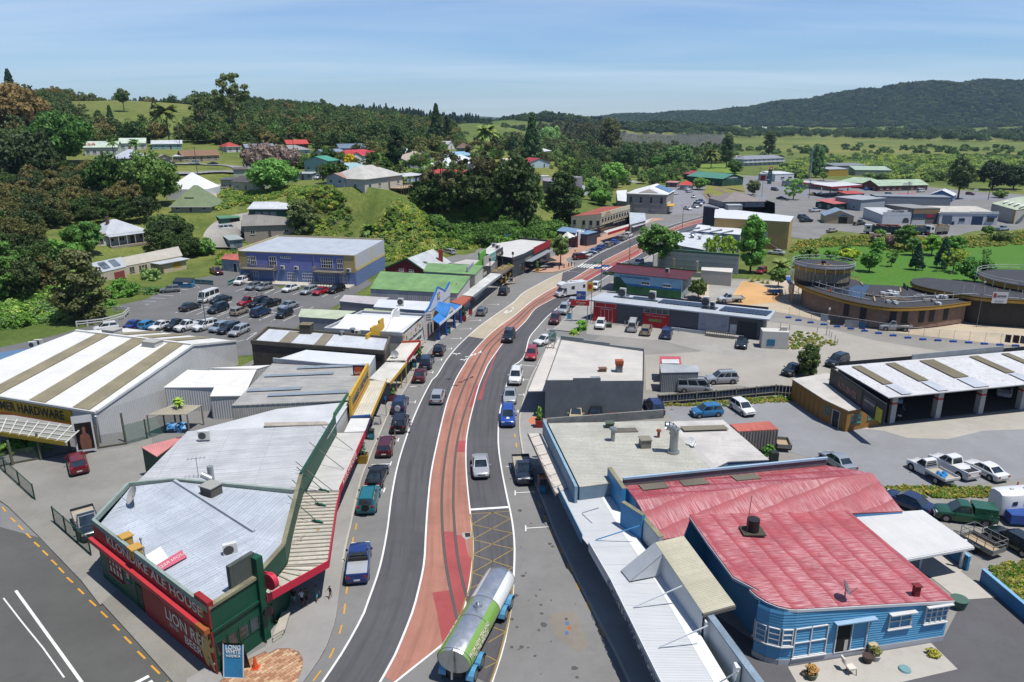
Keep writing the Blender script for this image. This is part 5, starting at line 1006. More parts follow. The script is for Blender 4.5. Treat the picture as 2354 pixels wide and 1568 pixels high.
ob('sign_wall',bxm(v3(p.x,p.y,2.6),v3(q.x-p.x,q.y-p.y,0),(nn if nn.x<0 else-nn)*.15,U*2.6),pn('20242b',.6),GA);sgw.box('sign_panel',2.2,sgw.L*.62,3,5.1,.15,.2,pn('17181b',.5));sgw.text('AUTO SERVICES',sgw.L*.36,3.8,1.1,'b98a86',o=.21,fit=sgw.L*.34);sgw.box('sign_panel',sgw.L*.66,sgw.L*.86,2.8,4.7,.15,.2,pn('1c2c45',.5));sgw.text('automotive solutions',sgw.L*.76,4.2,.5,cream,o=.21,fit=sgw.L*.17);sgw.box('sign_panel',sgw.L*.87,sgw.L*.97,2.7,4.3,.15,.2,'c9c13a')
p=H(1395,1135,zg+1);q=H(2180,1060,zg+1);ob('rear_parapet',bxm(p-U*.6,q-p,v3(0,.2,0),U*.9),pn('8f979c',.6,.2),GA)
for k in rn(8):
 d=.3+bay*k if k else.1;o_=fw2.box('pillar',d,d+.75,0,zg-.9,-.45,.3,'b5b7b6');fw2.box('red_band',d-.01,d+.76,2.5,2.75,-.44,.31,'b52b2b',o_)
fw2.box('header',0,gl,zg-1,zg-.12,-.3,.22,pn('23201f',.6));fw2.box('sign_panel',.6,12.6,zg-.95,zg-.2,.22,.27,'3a2022');fw2.text('KAWAKAWA AUTO SERVICES',6.6,zg-.57,.62,'c9837d',o=.28,fit=11.3);fw2.text('automotivesolutions',17.6,zg-.55,.62,cream,o=.24,fit=8);fw2.text('PRECISION WHEEL ALIGNMENTS',27.2,zg-.57,.35,'c9837d',o=.28,fit=4.8)
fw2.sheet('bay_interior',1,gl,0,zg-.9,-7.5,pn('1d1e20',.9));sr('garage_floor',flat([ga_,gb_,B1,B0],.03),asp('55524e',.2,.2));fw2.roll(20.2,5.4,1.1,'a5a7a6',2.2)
for s0,w_ in((.045,.07),(.2,.075),(.36,.11),(.6,.07),(.76,.06)):
 srect(GA,'skylight',rq[0],rq[1],rq[3],s0*.72+.01,(s0+w_*.6)*.72+.01,.33,.93,cg('7d745c',.3,.7,stk=.4,mos=.7),.15);srect(GA,'replaced_sheet',rq[0],rq[1],rq[3],s0*.72+.012,(s0+w_*.6)*.72+.012,.02,.31,cg('c9ced4',.3,.4),.15)
OB=Blk('garage_office','low plywood clad office with pale roof joined to garage','office',[L(368,145,2.9),L(645,318,2.9),L(778,382,2.8),L(842,412,2.8),L(1165,352,2.8),L(665,95,3)],cg('d0cbc3',.3,.55,stk=.15),pn('a27438',.75,.12),L(1165,352)-L(842,412),.12,tri=None)
w=OB.wall(OB.near(L(1010,480,1.2)));w.win(w.L*.12,1,w.L*.26,1.1,2,2,'3f8f84');w.win(w.L*.56,1.1,w.L*.26,1.1,2,1,'3f8f84');w.box('notice',w.L*.85,w.L*.96,2.1,2.6,0,.04,'2f8fc4')
w=OB.wall(OB.near(L(720,450,1.2)));w.door(w.L*.6,1,2.1,'1d2a2e');w.win(w.L*.08,1.2,w.L*.35,1,2,1,'3f8f84')
w=OB.wall(OB.near(L(500,300,1.2)));
for k in rn(7):w.box('ply_joint',w.L*k/7,w.L*k/7+.06,0,2.8,0,.03,'8a6330')
acon(OB.t,L(612,445,.1),(.6,-.5,0),1,.8)
zs=3.9;SV=th('superette','long dark grey and red superette with solar panels on its roof','shop',G(800,1250));s0,s1=G(797,1248),G(2235,1412)
sd=(s1-s0).normalized();rq=[G(748,1068,zs),G(2305,1238,zs),G(2362,1160,zs+.15),G(890,1005,zs+.25)];sdep=8.5
swl=Wl(s0,s1,SV);sb0,sb1=swl.p(0,0,-sdep),swl.p(swl.L,0,-sdep);m=MB()
for p,q in((s0,s1),(s1,sb1),(sb1,sb0),(sb0,s0)):m.pol([p,q,q+U*(zs-.15),p+U*(zs-.15)])
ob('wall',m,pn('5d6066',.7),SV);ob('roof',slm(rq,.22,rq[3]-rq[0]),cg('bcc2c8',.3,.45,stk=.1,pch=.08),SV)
D_=lambda x:(x-797)/1438*swl.L
swl.box('red_panel',D_(797),D_(1010),0,zs-.2,0,.06,pn('c8202c',.5,.06));swl.box('red_panel',D_(1245),D_(1475),0,2.6,0,.07,pn('d01f2b',.5,.05));swl.box('white_wall',D_(1722),D_(1970),0,zs-.3,0,.05,'a6abb8');swl.win(D_(1250),2.6,D_(1470)-D_(1250),.95,4,1,'c4c6c8',proud=.08,sill=False);swl.win(D_(810),2.75,D_(1005)-D_(810),.9,2,1,'b9c2c0',glm('7f928c'),proud=.09,sill=False)
swl.win(D_(865),.1,D_(975)-D_(865),2.4,3,1,'b9b9b5',proud=.09,sill=False,name='shop_door')
swl.text('VIP Superette',D_(1358),2.2,.42,cream,o=.08,fit=3.6);swl.box('picture',D_(1300),D_(1410),1.1,1.6,.07,.085,pn('9fb35c',.5,.5))
for x in(1745,1915):swl.win(D_(x),1.6,D_(x+32)-D_(x),.8,1,2,'8c8f96')
swl.door(D_(1985),.95,2.1,'cfd1d2');swl.roll(D_(2040),D_(2195)-D_(2040),2.9,'33373d');swl.box('kerb_wall',D_(1480),D_(1800),0,.55,.3,.5,'c9ccd0')
def spanel(t,a,b,c,s0_,s1_,t0_,t1_,nx,ny):
 for i in rn(nx):
  for j in rn(ny):srect(t,'solar_panel',a,b,c,s0_+(s1_-s0_)*(i+.04)/nx,s0_+(s1_-s0_)*(i+.96)/nx,t0_+(t1_-t0_)*(j+.05)/ny,t0_+(t1_-t0_)*(j+.95)/ny,solm,.14)
solm=gls('161c2b',.2,0,.6)
spanel(SV,rq[0],rq[1],rq[3],.1,.36,.55,.68,14,1);spanel(SV,rq[0],rq[1],rq[3],.2,.33,.72,.85,7,1);spanel(SV,rq[0],rq[1],rq[3],.1,.17,.8,.9,3,1);spanel(SV,rq[0],rq[1],rq[3],.37,.62,.45,.86,12,3);spanel(SV,rq[0],rq[1],rq[3],.72,.97,.3,.8,12,3);spanel(SV,rq[0],rq[1],rq[3],.62,.7,.35,.6,4,2)
for x,y in((1050,1048),(1305,1075),(1762,1125)):acon(SV,G(x,y,zs+.2),sd,1.15,1.75,.5)
acon(SV,G(1820,1128,zs+.2),sd,.9,.9,.4)
rp_=[swl.p(D_(1800),0,1.6),swl.p(D_(2030),0,1.6)];rt=MB()
for k in rn(14):p=rp_[0].lerp(rp_[1],k/13);rt.bar(p,p+U*1,.035)
rt.bar(rp_[0]+U*1,rp_[1]+U*1,.05);ob('ramp_rail',rt,pn('8f8672',.9),SV);swl.box('ramp',D_(1800),D_(2100),0,.5,.1,1.5,'b5b0a6')
for k in rn(6):q=swl.p(D_(985+k*118),0,1);tag(ob('bollard',tbm(q,q+U*.9,.07,n=8),pn('b9bdbf',.4,met=.4)),'short grey steel bollard along superette wall','bollard','bollards along the superette')
VS=th('superette_sign','stacked superette sign boards on frame at street corner','sign',G(690,1250));vsw=Wl(G(600,1260),G(760,1265),VS)
vsw.box('red_sign',0,vsw.L,3.2,4.2,0,.12,'c21f2c');vsw.text('VIP Superette',vsw.L*.55,3.75,.5,cream,o=.13,fit=vsw.L*.5);vsw.text('Open 7 Days',vsw.L*.55,3.4,.28,cream,o=.13,fit=vsw.L*.3);vsw.box('open_sign',vsw.L*.3,vsw.L*.8,4.3,5.9,0,.1,'2f55a0');vsw.text('VIP',vsw.L*.43,5.1,.9,cream,o=.11,fit=vsw.L*.2);vsw.text('OPEN 7 DAYS',vsw.L*.67,5.1,.4,cream,o=.11,fit=vsw.L*.2);vsw.box('yellow_sign',vsw.L*.85,vsw.L*1.18,5.9,7.6,0,.1,'e0b53a');vsw.box('red_figure',vsw.L*.9,vsw.L*1.1,6.4,7.2,.1,.12,'c43a22')
for d in(.3,vsw.L-.3,vsw.L*1.1):vsw.box('pole',d-.06,d+.06,0,5.9 if d>vsw.L else 4.4,-.15,-.02,'8f979b')
zvw=4.2;VM=th('vet_clinic','vet clinic with landscape mural along its side wall and maroon roof','clinic',G(975,1010));v0,v1=G(968,1003),G(1548,1068);vww=Wl(v0,v1,VM);vd=7.5
m=MB();q0,q1=vww.p(0,0,-vd),vww.p(vww.L,0,-vd)
for p,q in((v0,v1),(v1,q1),(q1,q0),(q0,v0)):m.pol([p,q,q+U*zvw,p+U*zvw])
ob('wall',m,'a5b4b5',VM);ob('roof',slm([vww.p(-2.2,zvw+.1,-.2),vww.p(vww.L+1,zvw+.05,-.2),vww.p(vww.L+1,zvw+.5,-vd),vww.p(-2.2,zvw+.5,-vd)],.12),cg('5b1f27',.3,.5,stk=.2),VM)
vww.box('roof_edge',-2.2,vww.L+1,zvw+.4,zvw+.75,-vd-.2,-vd,'2c5a3f');Lm=vww.L
vww.sheet('mural_sky',0,Lm,2.2,zvw-.1,.02,pn('8fc0dc',.6,.2));vww.sheet('mural_sea',Lm*.18,Lm,1.7,2.25,.03,pn('2f78b5',.6,.2));vww.sheet('mural_meadow',0,Lm,.1,1.75,.035,pn('4d8a4f',.7,.5));
hm=MB();hm.pol([vww.p(d*Lm,z,.04)for d,z in((0,.4),(.2,.3),(.21,1.8),(.15,2.6),(.1,3.4),(.05,3.5),(0,3.1))]);ob('mural_tree',hm,pn('2c5f3e',.7,.5),VM);
vww.text('BAY OF ISLANDS VETERINARY SERVICE',Lm*.32,3.65,.62,'25406e',o=.045,bold=.01,fit=Lm*.44);vww.win(Lm*.42,2.35,Lm*.12,.65,3,1,'d9dcdc',proud=.08);vww.win(Lm*.73,2.3,Lm*.12,.65,3,1,'d9dcdc',proud=.08)
sg=vww.box('street_sign',-2.6,-.1,3.6,4.4,-.3,-.2,'3e6f46');vww.text('09 4040042',-1.35,4,.4,'d9c23a',o=-.19,fit=2.2);acon(VM,vww.p(Lm*.7,zvw+.3,-4.4),vww.u,.8,.9)
SH=th('building_shell','roofless block walled shell of shop being rebuilt','building',G(1300,830));h0,h1,h2,h3=G(1302,838),G(1990,900),G(1990,830),G(1310,780)
shw=Wl(h0,h1,SH);bkw=Wl(shw.p(0,0,-7),shw.p(shw.L,0,-7),SH);bkw.box('rear_wall',0,bkw.L,0,4.4,-.25,0,pn('cbc7be',.9,.12));bkw.box('green_cap',0,bkw.L,4.4,4.9,-.4,.15,'4a6f58');lw=Wl(h0,shw.p(0,0,-7),SH);lw=Wl(shw.p(0,0,-7),h0,SH);lw.box('side_wall',0,lw.L,0,4.4,-.25,0,pn('bdb9b1',.9));shw.box('front_wall',0,shw.L*.62,0,1,-.2,0,pn('c4c0b6',.9))
for r_ in rn(9):
 for c_ in rn(22):bkw.box('block',bkw.L*c_/22+.03,bkw.L*(c_+1)/22-.03,.2+r_*.45,.2+(r_+1)*.45-.035,0,.025,pn(('d0ccc3','c4bfb5','d8d5cd')[(r_*7+c_*3)%3],.9))
for d,c in((.22,'c3ad85'),(.52,'b9b2a0')):shw.box('timber_frame',shw.L*d,shw.L*d+.5,0,3.4,-3,-2.8,pn(c));
shw.box('concrete_column',shw.L*.54,shw.L*.54+.5,0,3.6,-.5,-.1,'b8b09c')
t_=Blk('white_block_store','plain white block store beside roofless shell','building',[G(1725,815,3.2),G(1985,835,3.2),G(1992,800,3.3),G(1728,790,3.3)],pn('d4cfc6',.8,.08),pn('ccc6bb',.85,.08),None,.05);w=t_.wall(t_.near(G(1850,870,1.5)));w.door(w.L*.3,1,2.1,'d6d1c8',frame='c9c3b8')
WH=cg('dfe1e4',.35,.5,stk=.12,pch=.06)
B1_=Blk('clinic_block','flat roofed pale grey block behind big street tree','building',[*G.at(4.5,1528,602,1745,640,1900,525,1500,482)],cg('cfd4d8',.5,.6,stk=.1,pch=.1),'b4bcc6',None,.15)
w=B1_.wall(B1_.near(G(1640,660,2)));w.win(w.L*.1,1.3,w.L*.22,2,2,2);w=B1_.wall(B1_.near(G(1830,600,2)))
for k in rn(3):w.win(w.L*(.12+.28*k),1.2,w.L*.16,1.6,2,2)
flue(B1_.t,G(1645,540,4.5),.5,.9);flue(B1_.t,G(1708,552,4.5),.35,.7)
B2_=Blk('long_white_roof_shop','shop with long white roof and roof trusses showing along its edge','shop',[G(1655,478,5),G(2055,512,5),G(2072,462,5.3),G(1695,425,5.3)],WH,'a9adb0',None,.1)
for k in rn(4):p=G(1540+k*95,492+k*9,4.6);ob('roof_truss',brm(p,p+v3(6.5,3.5,.8),.2),'6d7c8c',B2_.t)
TB=Blk('tan_warehouse','large tan block warehouse with white roof and dark blue street front','building',[C(1838,1222,8),D(342,1262,8),D(372,1215,8),C(1845,1138,8.2)],WH,pn('c4a469',.8,.1),None,.15)
w=TB.wall(TB.near(D(0,1380,4)));p,q=C(1745,1125,8.5),C(1842,1142,8.5);dbl=pn('27394f',.6);dw=Wl(p,q,TB.t);dw.box('street_front',0,dw.L,0,8.5,-1.5,.1,dbl)
w.door(w.L-7,1.3,2.2,'c8cccf',z=2.4);st=MB()
for k in rn(9):st.box(w.p(w.L-6.2+k*.45,2.3-k*.26,1.2),w.u*.45,-w.n*1.1,U*.08)
ob('stair',st,'6f6a5f',TB.t);st=MB();st.bar(w.p(w.L-7.2,3.4,1.2),w.p(w.L-6.2,3.4,1.2),.05);st.bar(w.p(w.L-6.2,3.4,1.2),w.p(w.L-2.2,1,1.2),.05);st.bar(w.p(w.L-7.2,0,1.2),w.p(w.L-7.2,3.4,1.2),.05);st.bar(w.p(w.L-2.2,0,1.2),w.p(w.L-2.2,1,1.2),.05);ob('stair_rail',st,'6f6a5f',TB.t)
vbox(TB.t,C(2000,1150,8.2),(1,0,0),4.5,3.5,1.4,'8f9496','b9bcbd');wr=TB.wall(TB.near(D(360,1300,4)));wr.box('rear_porch',1,wr.L-.5,4.2,4.4,0,2,'dcdcd8')
for k in rn(3):wr.win(wr.L*(.1+.3*k),5,wr.L*.18,1.4,2,1)
TH=th('old_theatre','grey theatre block with white gabled roof and solar panels','theatre',C(1075,1190));a,b=C(1078,1180),C(1418,1195);thw=Wl(a,b,TH);hT=7.6;dT=18
m=MB();q0,q1=thw.p(0,0,-dT),thw.p(thw.L,0,-dT)
for p,q in((a,b),(b,q1),(q1,q0),(q0,a)):m.pol([p,q,q+U*hT,p+U*hT])
ob('wall',m,pn('a79f9b',.8,.06),TH);thw.box('cornice',-.2,thw.L+.2,hT-.35,hT,0,.3,'cfc9bf')
mid=thw.L*.55;m=MB()
for s_,e_ in((-.3,mid),(thw.L+.3,mid)):m.slb([thw.p(s_,hT+.05,.3),thw.p(e_,hT+2.7,-2),thw.p(e_,hT+2.7,-dT),thw.p(s_,hT+.05,-dT)],.12,thw.u)
m.slb([thw.p(-.3,hT+.05,.3),thw.p(thw.L+.3,hT+.05,.3),thw.p(mid,hT+2.7,-2)],.12);ob('roof',m,cg('eceef0',.35,.5,stk=.06,pch=.04),TH)
gm=MB();gm.pol([thw.p(mid-4,hT+.5,.05),thw.p(mid+4,hT+.5,.05),thw.p(mid,hT+1.9,-.9)]);ob('gable_panel',gm,'aaa39b',TH)
for i in rn(5):
 for j in rn(3):
  s0_=mid+1.2+j*2;z_=lambda s_:hT+2.7-(s_-mid)/(thw.L+.3-mid)*2.65+.2;ob('solar_panel',slm([thw.p(s0_,z_(s0_),-6-i*2.2),thw.p(s0_+1.9,z_(s0_+1.9),-6-i*2.2),thw.p(s0_+1.9,z_(s0_+1.9),-8-i*2.2),thw.p(s0_,z_(s0_),-8-i*2.2)],.05),gls('5b7a9c',.2),TH)
for k in rn(4):thw.win(thw.L*(.08+.255*k),4.2,.95,2.2,1,2,'8a827e')
for d in(.2,.62):thw.box('downpipe',thw.L*d,thw.L*d+.15,.3,4.2,0,.15,'b5aeaa');thw.box('downpipe',thw.L*d,thw.L*(d+.2),3.6,3.75,.16,.3,'b5aeaa')
rt_=Wl(b,q1,TH);rt_.box('yellow_verandah',.5,9,3,3.3,0,2.4,'d9b13a');rt_.box('sign_band',.5,9,3.3,4.2,0,.3,'d8d1c0')
t_=Blk('theatre_annex','lower grey annex with white roof on hill side of theatre','building',[C(1008,1075,3),C(1082,1085,3),C(1085,985,5.6),C(998,992,5.6)],WH,'9a9390',None,.2)
FBz=6.3;FB=Blk('two_storey_shop','cream two storey shop building with rusty red roof and painted fascia lettering','building',[C(612,1212,5.2),C(864,1192,FBz),C(1110,1122,FBz),C(880,1128,5.6)],cg('b05a44',.4,.6,pch=.3,rst=.5),pn('cdc4a8',.7,.1),None,-.15)
fi=FB.near(C(985,1220,4));w=FB.wall(fi);w.box('parapet',0,w.L,FBz-1.1,FBz+.35,-.2,.12,'d2c9ac');w.text("FORD'S",w.L*.22,FBz-0,.8,'a8643c',o=.13,fit=w.L*.13);w.text('BUILDING 1941',w.L*.22,FBz-.65,.5,'a8643c',o=.13,fit=w.L*.2)
for k in rn(10):w.win(w.L*(.03+.097*k),3.4,w.L*.06,1.3,2,2,'6c7278',sill=False)
for k in rn(11):w.box('fin',w.L*(.02+.096*k),w.L*(.02+.096*k)+.18,2.9,3.4,0,.25,'cfc6aa')
w.box('shop_front',.2,w.L,.1,2.6,0,.1,glm('24282b'))
w=FB.wall(FB.near(C(730,1270,3)))
for d in(.06,.38,.62,.86):w.win(w.L*d,2.6,w.L*.1,1.5,1,2,'6c7278')
CV1=cnp('verandah','red edged supermarket verandah under cream two storey shop',[C(885,1338,3.2),C(1098,1278,3.2),C(1120,1298,3),C(925,1358,3)],'c9c4bb',.1,None,[(2,3)],'c2242c',.8);vw=Wl(C(925,1358),C(1120,1298),CV1);vw.text('J&R PRICECUTTER',vw.L*.45,3,.6,cream,o=.09,fit=vw.L*.5)
t_=Blk('laundromat','low flat roofed laundromat beyond cream two storey shop','shop',[C(1112,1282,3.9),C(1245,1245,3.9),C(1240,1185,4),C(1108,1178,4)],cg('c4ccd2',.4,.5),'8b8480',None,.2);cnp('verandah','grey verandah of laundromat',[C(1115,1292,3.2),C(1245,1250,3.2),C(1310,1225,3),C(1255,1270,3),C(1140,1305,3)],cg('c9cfd4',.4,.5),.1)
t_=Blk('blue_roof_shop','row of small shops with steel blue roof beside crossing','shop',[C(488,1335,3.4),C(745,1365,3.6),C(832,1342,3.9),C(540,1298,3.9)],cg('7d9cb8',.4,.5,stk=.1),'4f4a52',None,.15);w=t_.wall(t_.near(C(790,1390,2)))
vw=Wl(C(745,1425),C(905,1385),t_.t);vw.box('fascia',0,vw.L,2.9,3.7,-.2,.1,'2c2c30');vw.text('CORNER BOUTIQUE',vw.L*.3,3.3,.4,cream,o=.11,fit=vw.L*.4);vw.text('HONEY HUT',vw.L*.75,3.3,.4,'d9c24a',o=.11,fit=vw.L*.25);vw.box('window',.5,vw.L*.9,.2,2.4,-1.5,-1.3,glm('2b2326'));vw.box('mural',0,vw.L*.45,.1,2.8,-1.1,-.9,pn('473a66',.6,.5))
PV=th('pavilion','small pavilion with white pyramid roof beside crossing','pavilion',C(585,1440));pq=[*C.at(2.8,520,1390,585,1400,655,1385,590,1370)];pk_=C(577,1342,4.3);m=MB()
for i in rn(4):m.pol(ccw([pq[i],pq[(i+1)%4],pk_]))
ob('pyramid_roof',m,cg('dcdcd4',.4,.6,pch=.08),PV)
for p in pq:ob('post',tbm(v3(p.x,p.y,0),p,.12,n=8),'47376b',PV)
ob('mural_wall',bxm(v3(pq[3].x-2,pq[3].y,0),(4,0,0),(0,.2,0),U*2.5),pn('3d3a78',.6,.6),PV)
TW=th('public_toilet','white curved artistic toilet facade with bottle shaped posts','building',C(685,1440));tw_=Wl(C(655,1478),C(722,1445),TW);m=MB();L_=tw_.L;prof=[(0,0),(L_,0),(L_,3.2),(L_*.9,3.9),(L_*.7,3.3),(L_*.55,4.6),(L_*.4,3.6),(L_*.25,4.9),(L_*.1,3.9),(0,3.4)]
m.pol([tw_.p(d,z,0)for d,z in prof]);m.pol([tw_.p(d,z,-.5)for d,z in prof][::-1])
for i in rn(len(prof)):d,z=prof[i];d2,z2=prof[(i+1)%len(prof)];m.pol([tw_.p(d,z,0),tw_.p(d,z,-.5),tw_.p(d2,z2,-.5),tw_.p(d2,z2,0)])
ob('facade',m,'dfe0e0',TW);tw_.door(L_*.4,1,2.1,'3a3f52');m=Wl(tw_.p(0,0,-6),tw_.p(0,0,0),TW);m.box('side_wall',0,6,0,3,-.2,0,pn('7a4a52',.7,.5))
for d in(-.3,L_+.3):q=tw_.p(d,0,.3);o_=ob('post',tbm(q,q+U*4.2,.28,.18,n=10),pn('a33f2f',.4,.5),TW,40);ob('ball',tbm(q+U*4.2,q+U*4.7,.3,.22,n=10),pn('2f5fa0',.3),o_,40)
GC_=Blk('corner_cafe','charcoal corner cafe with white roof and red street parapet','cafe',[F(1955,255,4.4),F(2245,300,4.4),G(208,690,4.4),G(430,575,4.6),G(180,552,4.6),F(2070,165,4.5)],cg('d6d5d0',.4,.55,stk=.2,pch=.08),pn('42474f',.7,.08),None,-.1,par=[0,1,2,3],parh=.5)
w=GC_.wall(GC_.near(G(320,690,2.5)));w.box('red_parapet',w.L*.32,w.L,3.6,5.3,.1,.2,'a8202c');w.box('shop_window',.3,w.L*.3,.3,2.6,0,.08,glm('1d2326'));w.box('verandah',0,w.L*.85,2.9,3.05,.1,1.9,'8d979c');w.text('39 GILLIES',w.L*.12,3.4,.42,cream,o=.12,fit=w.L*.2)
w=GC_.wall(GC_.near(G(120,740,2.5)));w.win(w.L*.55,.4,w.L*.35,2.4,2,2,'2c3238')
for q in(F(2090,190,4.6),F(2120,205,4.6)):acon(GC_.t,q,(1,0,0),1.2,1)
MU=th('mural_wall','long turquoise mural wall behind corner cafe','wall',G(200,540));muw=Wl(G(40,575),G(440,545),MU);muw.box('painted_wall',0,muw.L,0,2.2,-.2,0,pn('3f8f9c',.7,.6))
t_=Blk('concrete_works','long mauve grey flat building ending in round tank above street','building',[C(365,905,9.6),C(575,935,9.4),C(585,885,9.4),C(372,880,9.6)],'9a949b','8f888f',None,0,base=4.5);p=C(628,945,5);ob('round_tank',tbm(p-U*1,p+U*4,4.4,n=24),pn('948d95',.7,.15),t_.t,40);p=C(350,910,6);ob('cab',bxm(p,(4,0,0),(0,4,0),U*2.6),'e0e0de',t_.t)
CB=th('civic_building','unfinished curved civic building with black membrane roof and tan fascia','building',H(1000,760));memb=pn('3b3b3f',.75,.3);fas=pn('b98f35',.6);zr_=4.2
fe=cat([*H.at(zr_,385,470,400,500,500,552,700,618,900,668,1100,704,1300,716,1600,702,1900,664)],4);be=[*H.at(zr_,1890,655,1600,560,1380,535,1200,520,1000,512,900,470,600,430,440,445)]
ob('roof',slm(ccw(fe+be),.15),memb,CB)
m=MB();mw=MB()
for a,b in zip(fe,fe[1:]):
 m.pol([a-U*.55,b-U*.55,b+U*.15,a+U*.15]);n=(b-a).normalized().cross(U);n=n if n.y>0 else-n;A_,B_=a+n*.8,b+n*.8;mw.pol([(A_.x,A_.y,.2),(B_.x,B_.y,.2),B_-U*.2,A_-U*.2])
ob('fascia',m,fas,CB);ob('wall',mw,pn('9a7d6a',.85,.3),CB)
fwal=rsm(fe,40)
for k in(16,19,24,26,29,31,34):p,q=fwal[k],fwal[k+1];n=(q-p).normalized().cross(U);n=n if n.y<0 else-n;p,q=p-n*.74,q-n*.74;ob('window_opening',bxm(v3(p.x,p.y,1.2),v3(q.x-p.x,q.y-p.y,0),n*.03,U*2.3),'191b1d',CB)
dc=H(705,540,zr_);dcx=v3(dc.x,dc.y+5.3,zr_);ob('membrane_sheet',slm([*H.at(zr_+.05,930,515,1030,520,960,640,640,545,800,552)],.02),gls('1c2a40',.25,0,.3),CB)
R_=5.15;o_=ob('drum_wall',tbm(dcx-U*.2,dcx+U*3,R_,R_*1.02,n=40),pn('9c8f78',.8,.12),CB,20)
for k in rn(40):an=6.2832*k/40;p=dcx+v3(cos(an),sin(an),0)*R_*1.005;ob('batten',brm(p,p+U*3,.07),pn('7d735f',.8),CB)
ob('drum_fascia',tbm(dcx+U*2.9,dcx+U*3.5,R_*1.09,R_*1.11,n=40),fas,CB,20);ob('drum_roof',tbm(dcx+U*3.5,dcx+U*3.62,R_*1.12,R_*1.12,n=40),memb,CB,20);ob('drum_skirt',tbm(dcx,dcx+U*.8,R_*1.01,R_*1.03,n=40,cap=False),pn('20242a',.5),CB,20)
hub=dcx+U*3.65;ob('hub',tbm(hub,hub+U*.7,.42,n=12),'1e2022',CB,40)
for k in rn(6):an=6.2832*(k+.2)/6;an2=an+.5;m=MB();m.slb([hub+U*.3,hub+v3(cos(an)*1.7,sin(an)*1.7,.02),hub+v3(cos(an2)*1.7,sin(an2)*1.7,.02)],.04);ob('roof_petal',m,'8a6a45',CB)
z2_=5.2;f2e=cat([*H.at(z2_,1378,488,1420,520,1560,555,1750,590,2000,628,2400,655,2800,680)],4);b2e=[*H.at(z2_,2800,520,2400,505,2200,512,1950,500,1700,470,1520,452,1400,462)]
ob('roof',slm(ccw(f2e+b2e),.15),memb,CB);m=MB();mw=MB()
for a,b in zip(f2e,f2e[1:]):m.pol([a-U*.6,b-U*.6,b+U*.15,a+U*.15]);n=(b-a).normalized().cross(U);n=n if n.y>0 else-n;A_,B_=a+n*1.2,b+n*1.2;mw.pol([(A_.x,A_.y,.2),(B_.x,B_.y,.2),B_-U*.2,A_-U*.2])
ob('fascia',m,fas,CB);ob('wall',mw,pn('4d4740',.85,.3),CB);c3_=H(2440,470,6.2);ob('round_roof',tbm(c3_-U*.7,c3_+U*.15,9,n=40),fas,CB,20);ob('round_roof_membrane',tbm(c3_+U*.14,c3_+U*.2,9.1,n=40),memb,CB,20);ob('round_wall',tbm(v3(c3_.x,c3_.y,0),c3_-U*.6,8.2,n=40),'3d3a36',CB,20)
for(x,y),c in(((1160,600),'c9cbcc'),((1235,590),'d6d8d9'),((1245,612),'c3c6c8'),((1230,680),'bfc1bf'),((1600,690),'c9cbcc'),((1440,620),'9c9ea0'),((1520,655),'a9a6a0'),((1040,615),'5a4d3e'),((1635,632),'cfd2d3')):
 p=H(x,y,zr_+.05);m=MB()
 for _ in rn(5):q=p+v3(ru(-.8,.8),ru(-.6,.6),0);m.box(q,(ru(.4,.9),ru(-.1,.2),0),(ru(-.2,.1),ru(.4,.8),0),(0,0,ru(.15,.55)))
 o_=ob('material_stack',m,pn(c,.6,.2),CB);o_['kind']='stuff'
for a,b in(((1130,632),(1380,648)),((1065,620),(1075,660)),((1290,545),(1295,580)),((1065,608),(1310,628)),((950,495),(970,518))):ob('timber_length',brm(H(*a,zr_+.1),H(*b,zr_+.1),.12),'b59a6b',CB)
SF=th('scaffold','steel tube scaffold with blue plank decks around unfinished building','scaffold',H(900,800));stl=pn('c9cccd',.5);bd_='3d6fb5';sc=cat([*H.at(0,330,560,355,640,500,700,700,770,950,830,1200,865,1500,850,1880,830,2000,850,2300,880,2700,900)],4);ss_=rsm(sc,34)
for k,p in en(ss_):
 hh=5.8 if k<24 else 6.8;ob('standard',tbm(p,p+U*hh,.06,n=5),stl,SF)
 if k<len(ss_)-1:
  q=ss_[k+1]
  for z in(2,4.4,5.3):ob('ledger',tbm(p+U*z,q+U*z,.05,n=5,cap=False),stl,SF)
  n=(q-p).normalized().cross(U);n=n if n.y>0 else-n;ob('plank_deck',slm([p+U*3.3,q+U*3.3,q+n*.9+U*3.3,p+n*.9+U*3.3],.08),bd_ if k%3 else 'b5b1a5',SF)
  if k%4==1:ob('brace',tbm(p+U*.3,q+U*3.2,.035,n=5,cap=False),stl,SF)
for nm,c,r_,z,n_ in(('drum edge rail',dcx,R_*1.15,zr_+3.5,20),('round roof edge rail',c3_,9.6,6.3,26)):
 RT=th('edge_rail','tube guard rail around '+('drum roof' if 'drum' in nm else 'round roof at picture edge'),'guard rail',(c.x,c.y,z));pts=[v3(c.x+cos(6.2832*k/n_)*r_,c.y+sin(6.2832*k/n_)*r_,z)for k in rn(n_)]
 for k,p in en(pts):
  q=pts[(k+1)%n_];ob('standard',tbm(p-U*.9,p+U*1.1,.04,n=5),stl,RT)
  for zz in(.5,1):ob('rail',tbm(p+U*zz,q+U*zz,.04,n=5,cap=False),stl,RT)
SG=th('builders_sign','white builders sign board with red logo tied to scaffold','sign',(*H(2090,860).xy,4.2));sw_=Wl(H(2030,885),H(2160,890),SG);sw_.box('board',0,sw_.L,4.6,6.6,0,.06,'dedfdf');sw_.text('HARNETT BUILDERS',sw_.L*.6,5.9,.45,'555a60',o=.07,fit=sw_.L*.6);sw_.box('logo',sw_.L*.06,sw_.L*.25,5.6,6.4,.06,.08,'b5322f');sw_.text('0274 733 221',sw_.L*.5,5,.25,'777777',o=.07)
